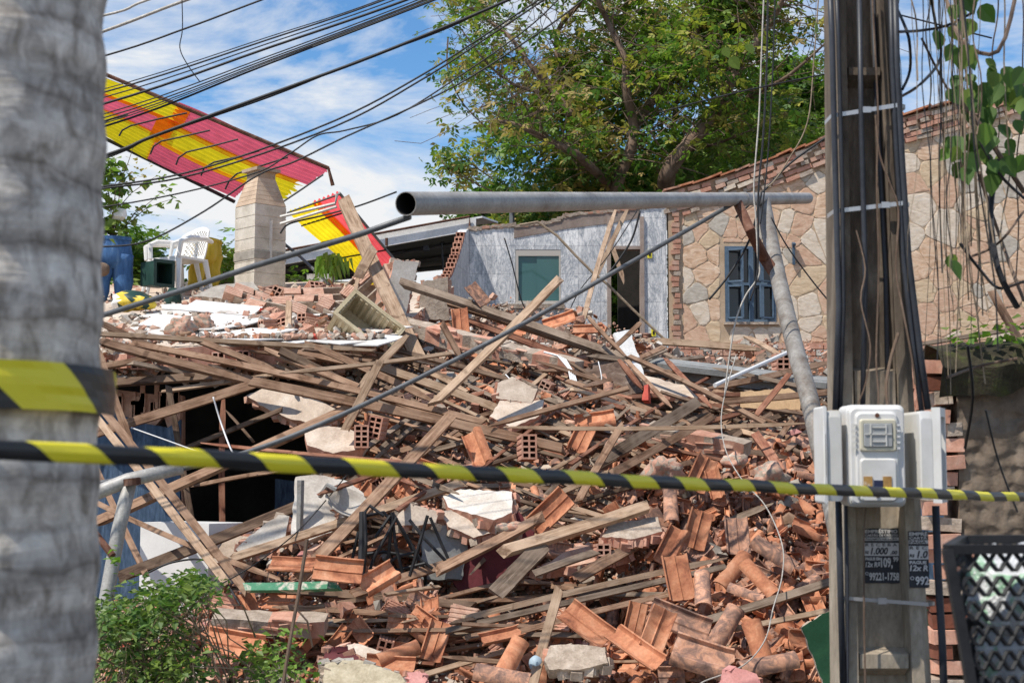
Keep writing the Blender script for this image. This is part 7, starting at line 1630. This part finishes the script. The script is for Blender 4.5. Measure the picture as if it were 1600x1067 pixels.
shrub('shrub', 'leafy green shrub beside the palm at the lower left', [(195, 1015, 32, 34), (240, 985, 36, 28), (280, 1035, 24, 28), (180, 965, 22, 16), (220, 1065, 45, 20), (255, 935, 26, 10), (305, 915, 14, 6)], 8.3, 500, sz=.055, mats=('shrub_leaf', 'leaf', 'leaf_dark'), weights=(4, 2, 4), tw=150)
shrub('weed_clump', 'sparse weedy plant at the bottom edge right of the shrub', [(420, 1020, 20, 20), (440, 1055, 30, 14), (395, 1045, 18, 14)], 8.5, 55, 'weed', .06, tw=30, seed=4)
mb = MB(); mb.tube([P(480, 842, 8.0), P(466, 930, 8.0), P(448, 1030, 8.0), P(438, 1100, 8.0)], .011, 6); mb.tube([P(458, 945, 8.0), P(480, 970, 8), P(488, 1010, 8.1)], .006, 5); tag(mb.build('bare_stalk', M['bark']), 'bare mottled stalk standing up left of the big orange tile', 'stalk')
st3 = thing('seedling_sprig', 'tiny bright green sprig beside the broken pipe stand', 'sprig', P(180, 890, 8.6)); lf = MB(); leaves(lf, P(178, 872, 8.6), 12, (.02, .02, .05), .05, mi=0); lf.build('foliage', M['leaf_bright'], st3)
# ------------------------------------------------------------------ big tree behind
def inpoly(x, y, poly):
    c_ = False; n = len(poly)
    for i in range(n):
        x1, y1 = poly[i]; x2, y2 = poly[(i + 1) % n]
        if (y1 > y) != (y2 > y) and x < (x2 - x1) * (y - y1) / (y2 - y1) + x1: c_ = not c_
    return c_
TD = 27.0
tr = thing('tree', 'large spreading tree with bronze tinged green leaves behind the tiled wall', 'tree', P(900, 720, TD)); tr.location.z = 0
Z8 = lambda x, y: (670 + x / 2.5, y / 2.5)
rgT = random.Random(12)
limbs = [([(740, 900), (730, 800), (735, 720), (790, 580), (800, 490), (770, 350), (765, 230), (700, 90), (660, 0), (640, -80)], .26, .05, -.5), ([(735, 800), (700, 720), (640, 660), (560, 590), (470, 550), (350, 490), (250, 470)], .20, .04, -1.5),
         ([(800, 500), (870, 400), (940, 280), (1030, 150), (1110, 20), (1140, -60)], .17, .05, .3), ([(930, 900), (925, 760), (935, 680), (990, 590), (1100, 470), (1160, 360), (1230, 230), (1330, 100), (1380, 0), (1400, -80)], .34, .06, -.8),
         ([(700, 720), (620, 560), (545, 400), (510, 250), (505, 120), (600, 0), (620, -60)], .17, .05, 1.2), ([(560, 450), (480, 350), (400, 260), (320, 150), (230, 80), (160, 30)], .13, .03, .4), ([(1090, 480), (1250, 380), (1400, 300), (1560, 160)], .12, .03, -1.2),
         ([(945, 690), (960, 450), (980, 340), (1020, 200)], .11, .03, 1.5), ([(430, 360), (330, 330), (230, 250), (130, 120)], .07, .02, -.6), ([(860, 410), (900, 300), (905, 200), (850, 80), (860, -40)], .10, .03, 1.0), ([(1010, 590), (1130, 560), (1280, 500)], .07, .02, -1.6),
         ([(1150, 380), (1160, 200), (1150, 60), (1120, -60)], .10, .03, .9), ([(470, 550), (400, 440), (300, 400), (200, 420)], .06, .02, -2), ([(1330, 110), (1250, 60), (1240, -40)], .07, .02, .2)]
tips = []
mbT = None
for li, (pl, r0_, r1_, off) in enumerate(limbs):
    pts = smooth_pts([P(*Z8(x, y), TD - 1.2 + off * min(1, i / 3) + .15 * math.sin(i * 2.1)) for i, (x, y) in enumerate(pl)]); n = len(pts); mb = MB(); mb.tube(pts, [.55 * (r0_ + (r1_ - r0_) * i / (n - 1)) for i in range(n)], 9)
    for i in range(max(3, n // 4), n, 1):
        for _ in range(2):
            p = pts[i].copy(); d_ = Vector((rgT.gauss(0, 1), rgT.gauss(0, .9), rgT.uniform(-.3, .9))).normalized(); sg = [p.copy()]; Ls = rgT.uniform(.25, .5)
            for k in range(rgT.randint(3, 5)): d_ = (d_ + Vector((rgT.gauss(0, .3), rgT.gauss(0, .3), rgT.gauss(0, .25)))).normalized(); p = p + d_ * Ls; sg.append(p.copy())
            mb.tube(sg, [max(.005, r1_ * .28 * (1 - k / len(sg))) for k in range(len(sg))], 4, cap=False); tips += sg[1:]
    mb.build('trunk' if li in (0, 3) else 'limb', M['bark'], tr, smooth_=True)
crown = [(700, -70), (688, 20), (706, 95), (716, 150), (722, 185), (690, 238), (682, 275), (715, 285), (745, 262), (770, 290), (760, 320), (800, 352), (1060, 352), (1190, 262), (1240, 235), (1262, 205), (1264, 170), (1245, 120), (1222, 92), (1245, 60), (1225, 0), (1230, -70)]
holes = [(720, 60, 16), (745, 180, 24), (712, 140, 14), (780, 110, 14), (815, 60, 10), (1255, 130, 12), (1210, 70, 12), (870, 130, 8), (905, 200, 7), (1120, 140, 7), (1060, 190, 8), (960, 170, 6), (830, 230, 7), (1150, 30, 9), (980, 20, 9), (800, 10, 10), (1230, 30, 8), (760, 250, 9), (735, 205, 26), (760, 150, 14), (700, 200, 20), (850, 40, 9), (735, 120, 10), (930, 30, 7), (1180, 90, 9), (1010, 245, 8), (772, 60, 10), (1075, 60, 7)]
lf = MB(); cols = ['leaf', 'leaf_dark', 'leaf_yellow', 'leaf_bronze', 'leaf_bright']
def clump(lf, c_, n, mi, rg, sp=.28, sz=.20, hang=.35):
    for _ in range(n):
        # compound leaf: short twig with pairs
        p = c_ + Vector((rg.gauss(0, sp), rg.gauss(0, sp), rg.gauss(0, sp * .8))); a_ = rg.uniform(0, 6.28); dz = rg.uniform(-.9, .3) - hang; d_ = Vector((math.cos(a_), math.sin(a_), dz)).normalized(); s = sz * rg.uniform(.6, 1.2)
        side = d_.cross(Vector((rg.gauss(0, .4), rg.gauss(0, .4), 1))).normalized(); up2 = side.cross(d_)
        for k in (-1, 0, 1):
            d3 = (d_ + side * k * .9).normalized(); b_ = p + d_ * (0 if k else s * .3); e = b_ + d3 * s * .75; w = d3.cross(up2).normalized() * (s * .17); m_ = b_.lerp(e, .45); lf.add([b_, m_ + w, e, m_ - w], [(0, 1, 2, 3)], mi)
cnt = 0; tries = 0
while cnt < 2050 and tries < 40000:
    tries += 1
    if rgT.random() < .45: c_ = rgT.choice(tips) + Vector((rgT.gauss(0, .2), .5 + rgT.gauss(0, .3), rgT.gauss(0, .2)))
    else: c_ = P(rgT.uniform(680, 1295), rgT.uniform(-70, 352), TD + rgT.uniform(-1.2, 2.8))
    u = c_.x / (c_.y * ct + (c_.z - 1.6) * st) * F + CX; vv_ = CY - F * ((c_.z - 1.6) * ct - c_.y * st) / (c_.y * ct + (c_.z - 1.6) * st)
    if not inpoly(u + rgT.gauss(0, 5), vv_ + rgT.gauss(0, 5), crown): continue
    if any((u - a_) ** 2 + (vv_ - b_) ** 2 < r_ * r_ for a_, b_, r_ in holes): continue
    dn = noise.noise((c_.x * .55, c_.y * .5, c_.z * .55 + 9))
    if dn < -.02 - .1 * min(1, max(0, (vv_ - 180) / 120)) and rgT.random() < .9: continue
    if u < 860 and vv_ < 170 and rgT.random() < .45: continue
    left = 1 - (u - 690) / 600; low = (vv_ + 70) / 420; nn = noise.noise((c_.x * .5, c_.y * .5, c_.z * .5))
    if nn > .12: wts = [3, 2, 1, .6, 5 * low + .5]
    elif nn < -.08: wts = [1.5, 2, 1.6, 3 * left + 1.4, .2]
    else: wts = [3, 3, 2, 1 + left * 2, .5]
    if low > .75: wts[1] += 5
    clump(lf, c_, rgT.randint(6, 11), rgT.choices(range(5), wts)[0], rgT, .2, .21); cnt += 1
for (px, py) in ((700, 240), (695, 262), (705, 272), (715, 250), (730, 260), (745, 250), (702, 150), (710, 110), (705, 195), (1265, 20), (1275, 40), (1262, 95), (1250, 60)):
    for _ in range(3): clump(lf, P(px + rgT.gauss(0, 5), py + rgT.gauss(0, 5), TD - 1), 5, rgT.choice([2, 3, 3, 0]), rgT, .13, .2)
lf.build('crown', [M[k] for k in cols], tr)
mb = MB()
for pl in ([(770, 300), (740, 285), (700, 262), (690, 250)], [(770, 280), (735, 255), (722, 240)], [(760, 200), (722, 160), (700, 110), (700, 60)]): mb.tube(smooth_pts([P(x, y, TD - 1) for x, y in pl]), .018, 4)
mb.build('twig', M['bark'], tr)
def bushy(name, label, cat, boxes, d0, n, mats, wts, seed, sz=.22, group=None, trunk=None, sp=.22):
    rg = random.Random(seed); b0 = P(boxes[0][0], 600, d0); t_ = thing(name, label, cat, (b0.x, d0, 0), group); lf = MB()
    for _ in range(n):
        q = rg.choice(boxes); a_ = rg.uniform(0, 6.28); r_ = math.sqrt(rg.random()); px, py = q[0] + q[2] * r_ * math.cos(a_), q[1] + q[3] * r_ * math.sin(a_)
        clump(lf, P(px, py, d0 + rg.uniform(-1, 1)), rg.randint(6, 10), rg.choices(range(len(mats)), wts)[0], rg, sp, sz, .1)
    mb = MB(); q = boxes[0]; mb.tube([Vector((b0.x, d0, 0)), P(q[0], q[1] + q[3], d0), P(q[0] + 4, q[1], d0)], [.2, .13, .04], 8)
    for k in range(6): mb.tube([P(q[0], q[1] + q[3] * .8, d0), P(q[0] + rg.uniform(-1, 1) * q[2] * .6, q[1] + rg.uniform(-.6, .4) * q[3], d0 + rg.uniform(-.6, .6))], [.06, .02], 5)
    mb.build('trunk', M['bark'], t_); lf.build('crown', [M[k] for k in mats], t_); return t_
bushy('tree', 'dense dark green tree behind the big one above the flagstone wall', 'tree', [(1225, 185, 48, 75), (1245, 150, 28, 50), (1180, 220, 60, 45), (1130, 250, 60, 35)], 33, 800, ['leaf_dark', 'leaf', 'leaf_bright'], [5, 4, 1.5], 21, .3, sp=.3)
bushy('tree', 'low bright green tree seen over the tiled wall and under the steel pipe', 'tree', [(830, 335, 70, 26), (940, 300, 80, 40), (1020, 280, 60, 35), (770, 330, 30, 20), (960, 430, 40, 60), (975, 490, 30, 40)], 31, 900, ['leaf', 'leaf_dark', 'leaf_bright'], [4, 4, 2.5], 22, .28, sp=.3)
bushy('bush', 'small tuft of leaves peeking above the coping beside the utility pole', 'bush', [(1290, 208, 14, 10)], 30, 22, ['leaf', 'leaf_bright'], [3, 2], 23, .25)
bushy('bush', 'green bush between the blue planter and the white chairs', 'bush', [(205, 395, 18, 34), (222, 410, 20, 24)], 24, 120, ['leaf', 'leaf_dark', 'leaf_bright'], [3, 3, 1], 24, .22)
bushy('bush', 'bright shrub glimpsed between the yellow planter and the chimney', 'bush', [(344, 418, 9, 26)], 22, 45, ['leaf_bright', 'leaf'], [3, 1], 25, .2)
bushy('bush', 'small bright sprout in the shade right of the chimney', 'bush', [(468, 440, 10, 7)], 20.5, 10, ['leaf_bright'], [1], 26, .14, sp=.1)
# far neighbours closing the view behind the slab
mb = MB(); p = P(280, 440, 27); mb.box((p.x, 27.5, 2.2), (9, .3, 2 * (P(280, 436, 27).z - 2.2))); tag(mb.build('boundary_wall', M['concrete']), 'low grey wall far behind the chairs', 'wall')
# ------------------------------------------------------------------ overhead wires
WL = [
 ([(-200, 95), (152, 27), (232, 0), (420, -60)], 10, .010, 'grey wire nearest the upper left corner', 'rope'),
 ([(-200, 175), (152, 53), (293, 0), (500, -70)], 10, .012, 'second grey wire from the upper left corner', 'rope'),
 ([(-200, 185), (152, 91), (290, 45), (410, 0), (600, -70)], 9.5, .007, 'dark wire below the two grey ones at the upper left', 'black'),
]
fan = [(143, 58, 600, -2, .0035), (148, 62, 612, -4, .006), (156, 68, 625, -3, .0045), (166, 75, 650, -5, .009), (182, 88, 664, -4, .0045), (188, 92, 668, -2, .005), (193, 95, 676, -3, .0045), (197, 97, 682, -3, .004), (202, 100, 690, -4, .008)]
for k, (yl, ym, xr_, yr, r_) in enumerate(fan):
    WL.append(([(-250, yl + 95), (150, yl), (420, ym), (xr_, yr), (xr_ + 260, -110)], 9 + .15 * k, r_, None, 'black'))
WL += [([(-250, 375), (150, 248), (240, 213), (420, 148), (560, 97), (690, 45), (800, -2), (1000, -90)], 8.2, .010, 'thickest black cable crossing above the canopy', 'black'),
 ([(-250, 380), (150, 252), (240, 214), (422, 151), (562, 95), (692, 47), (796, -2), (990, -90)], 8.25, .007, 'cable twisted along the thickest one', 'black'),
 ([(-100, 318), (158, 292), (318, 263), (523, 189), (662, 116), (781, 40), (845, -2), (960, -80)], 7.6, .0055, 'upper dark wire of the lower group passing over the chimney top', 'black'),
 ([(-100, 323), (158, 295), (311, 271), (523, 198), (662, 123), (781, 46), (850, 0), (965, -80)], 7.65, .0055, 'second dark wire of the lower group passing over the chimney top', 'black'),
 ([(-100, 355), (204, 317), (389, 274), (450, 242), (496, 212), (540, 204), (620, 180), (720, 118), (830, 40), (900, -30)], 7.7, .0045, 'dark wire that dips over the chimney cap', 'black'),
 ([(60, 388), (150, 386), (229, 377), (318, 331), (403, 274), (460, 253), (540, 214), (650, 165), (740, 118), (870, 32), (960, -40)], 7.3, .005, 'lowest dark wire sagging in front of the white chairs', 'black'),
 ([(438, 365), (452, 350), (500, 338), (560, 322), (620, 300)], 17.5, .012, 'dark cable looping under the smaller canopy piece', 'black'),
 ([(1310, 112), (1220, 130), (1130, 150), (1030, 176)], 7.5, .004, 'thin wire running left from the pole through the tree', 'black'),
 ([(1550, 60), (1310, 0), (1180, -30)], 6.5, .004, 'thin wire high beside the vines', 'black'),
 ([(1302, 208), (1272, 228), (1232, 258), (1200, 292), (1150, 340)], 12, .010, 'black cable hanging over the flagstone wall to the steel frame', 'black'),
 ([(1190, 300), (1172, 372), (1140, 428), (1108, 468)], 10.8, .009, 'black cable hanging from the steel frame in front of the blue window', 'black'),
 ([(1205, 340), (1230, 385), (1270, 440), (1305, 482)], 11, .006, 'dark cord running from the steel leg to the utility pole', 'black'),
 ([(1195, -40), (1190, 80), (1186, 180), (1178, 290), (1181, 340), (1184, 400), (1186, 430), (1165, 462), (1150, 500), (1140, 555), (1132, 620)], 9.9, .006, 'pale rope hanging through the tree and over the steel pipe', 'rope'),
 ([(1200, -40), (1198, 100), (1192, 220), (1185, 300), (1184, 420), (1172, 470)], 9.8, .007, 'dark cord hanging beside the pale rope', 'black'),
 ([(1212, -40), (1207, 120), (1200, 240), (1192, 320), (1188, 350)], 9.7, .005, 'second dark cord beside the pale rope', 'black'),
 ([(1280, -20), (1272, 90), (1262, 190), (1232, 250), (1212, 280), (1200, 292)], 9.6, .005, 'thin tan root strand slanting to the steel pipe', 'root'),
 ([(284, -10), (285, 45), (281, 75), (292, 100), (312, 128)], 8.8, .0035, 'fine twig dangling from the wires at the upper left', 'black'),
 ([(1000, 330), (988, 372), (968, 405), (948, 430)], 19, .015, 'black cable hanging in front of the doorway top', 'black'),
 ([(788, 372), (800, 412), (815, 470), (832, 500)], 20.5, .010, 'thin cable hanging down the tiled wall over the window', 'black'),
 ([(995, 330), (950, 400), (905, 455), (880, 510)], 20.0, .008, 'thin cable slanting across the tiled wall', 'black'),
]
k = 0
for pl, d, r_, lab, mt in WL:
    nm = 'overhead_wire' if (lab is None or 'wire' in lab or 'cable' in lab) else 'dangling_rope'
    if lab is None: k += 1; lab = 'dark overhead wire in the close bundle fanning across the sky above the canopy'; g_ = 'bundle of overhead wires'
    else: g_ = None
    wire(nm, [P(x, y, d) for x, y in pl], r_, M[mt], lab, 'wire' if nm == 'overhead_wire' else 'cord', g_)
# ------------------------------------------------------------------ hanging roots and creeper at the upper right
rgv = random.Random(8)
vn_ = thing('hanging_creeper', 'creeper with dry roots and broad leaves hanging at the upper right', 'creeper', P(1520, -60, 5.4))
for i in range(46):
    x0_ = rgv.gauss(1490, 14) if i < 28 else rgv.uniform(1395, 1600); d = 5.0 + rgv.uniform(-.4, .8); ye = rgv.uniform(330, 640) if i < 28 else rgv.uniform(120, 620)
    x2 = x0_ + rgv.gauss(22 if i < 28 else 0, 16); pts = [P(x0_ + rgv.gauss(0, 5) - 6, -80, d)]
    for q in range(1, 7): f = q / 6; pts.append(P(x0_ + (x2 - x0_) * f + rgv.gauss(0, 4), -80 + (ye + 80) * f, d + rgv.gauss(0, .03)))
    mb = MB(); mb.tube(smooth_pts(pts, 3), rgv.choice([.0014, .0018, .0022, .0032]), 4); mb.build('root_strand', rgv.choice([M['root'], M['root'], M['bark'], M['black']]), vn_)
for pl, r_ in (([(1470, -40), (1500, 60), (1560, 80), (1590, -20)], .008), ([(1405, 50), (1440, 48), (1480, 40), (1520, 20)], .006), ([(1410, 150), (1440, 130), (1470, 90), (1462, 40), (1450, -30)], .006), ([(1402, 15), (1420, 60), (1422, 110), (1410, 140)], .006), ([(1480, 140), (1520, 180), (1560, 240), (1600, 300)], .010),
               ([(1520, 200), (1560, 270), (1600, 310)], .006), ([(1500, 380), (1530, 420), (1560, 450), (1600, 440)], .006), ([(1560, 250), (1548, 330), (1560, 420), (1590, 480)], .012), ([(1600, 330), (1570, 370), (1545, 390), (1520, 400)], .005), ([(1440, 60), (1470, 120), (1500, 170), (1530, 180)], .005), ([(1530, 270), (1552, 340), (1580, 420), (1600, 470)], .007),
               ([(1590, 560), (1530, 572), (1480, 590)], .006), ([(1512, 540), (1520, 620), (1508, 700)], .006), ([(1540, 640), (1560, 720), (1590, 800)], .004)):
    mb = MB(); mb.tube(smooth_pts([P(x, y, 5.2 + rgv.uniform(-.2, .4)) for x, y in pl], 4), r_, 5); mb.build('vine_stem', M['bark'] if rgv.random() < .7 else M['black'], vn_)
def bigleaf(mb, c_, s, rg, mi=0):
    a_ = rg.uniform(-.9, .9); d_ = Vector((math.sin(a_) * .7, rg.uniform(-.4, .2), -math.cos(a_))).normalized(); side = d_.cross(Vector((rg.gauss(0, .4), -1, rg.gauss(0, .4)))).normalized(); nn = side.cross(d_)
    out = [(0, 0), (.12, .28), (.38, .42), (.65, .33), (.88, .14), (1.05, 0)]
    L1 = [c_ + d_ * (u * s) + side * (w * s) + nn * (.12 * s * w * 2) for u, w in out]; Rr = [c_ + d_ * (u * s) - side * (w * s) + nn * (.12 * s * w * 2) for u, w in out]; mid = [c_ + d_ * (u * s) for u, w in out]; b = len(mb.v); mb.v += L1 + mid + Rr
    for i in range(5): mb.f.append([b + i, b + 6 + i, b + 7 + i, b + i + 1]); mb.m.append(mi); mb.f.append([b + 6 + i, b + 12 + i, b + 13 + i, b + 7 + i]); mb.m.append(mi)
lf = MB()
for (px, py, n_, sx_, sy_) in ((1500, 60, 9, 14, 40), (1520, 120, 10, 16, 30), (1530, 200, 12, 16, 30), (1555, 145, 12, 26, 14), (1590, 150, 8, 14, 18), (1525, 250, 10, 20, 18), (1500, 250, 6, 10, 14), (1570, 215, 10, 24, 20), (1550, 120, 8, 20, 14), (1505, 10, 10, 14, 20), (1580, 260, 4, 14, 12), (1495, 412, 2, 8, 4)):
    for _ in range(n_): bigleaf(lf, P(px + rgv.gauss(0, sx_), py + rgv.gauss(0, sy_) - 12, 5.3 + rgv.gauss(0, .2)), rgv.uniform(.05, .095), rgv, rgv.choices([0, 1, 2], [2, 6, .7])[0])
for (px, py) in ((1130, 75), (1165, 70), (1140, 90), (1275, 35)): bigleaf(lf, P(px, py, 6.2), rgv.uniform(.05, .07), rgv, 0)
lf.build('leaves', [M['leaf'], M['leaf_dark'], M['leaf_bright']], vn_)
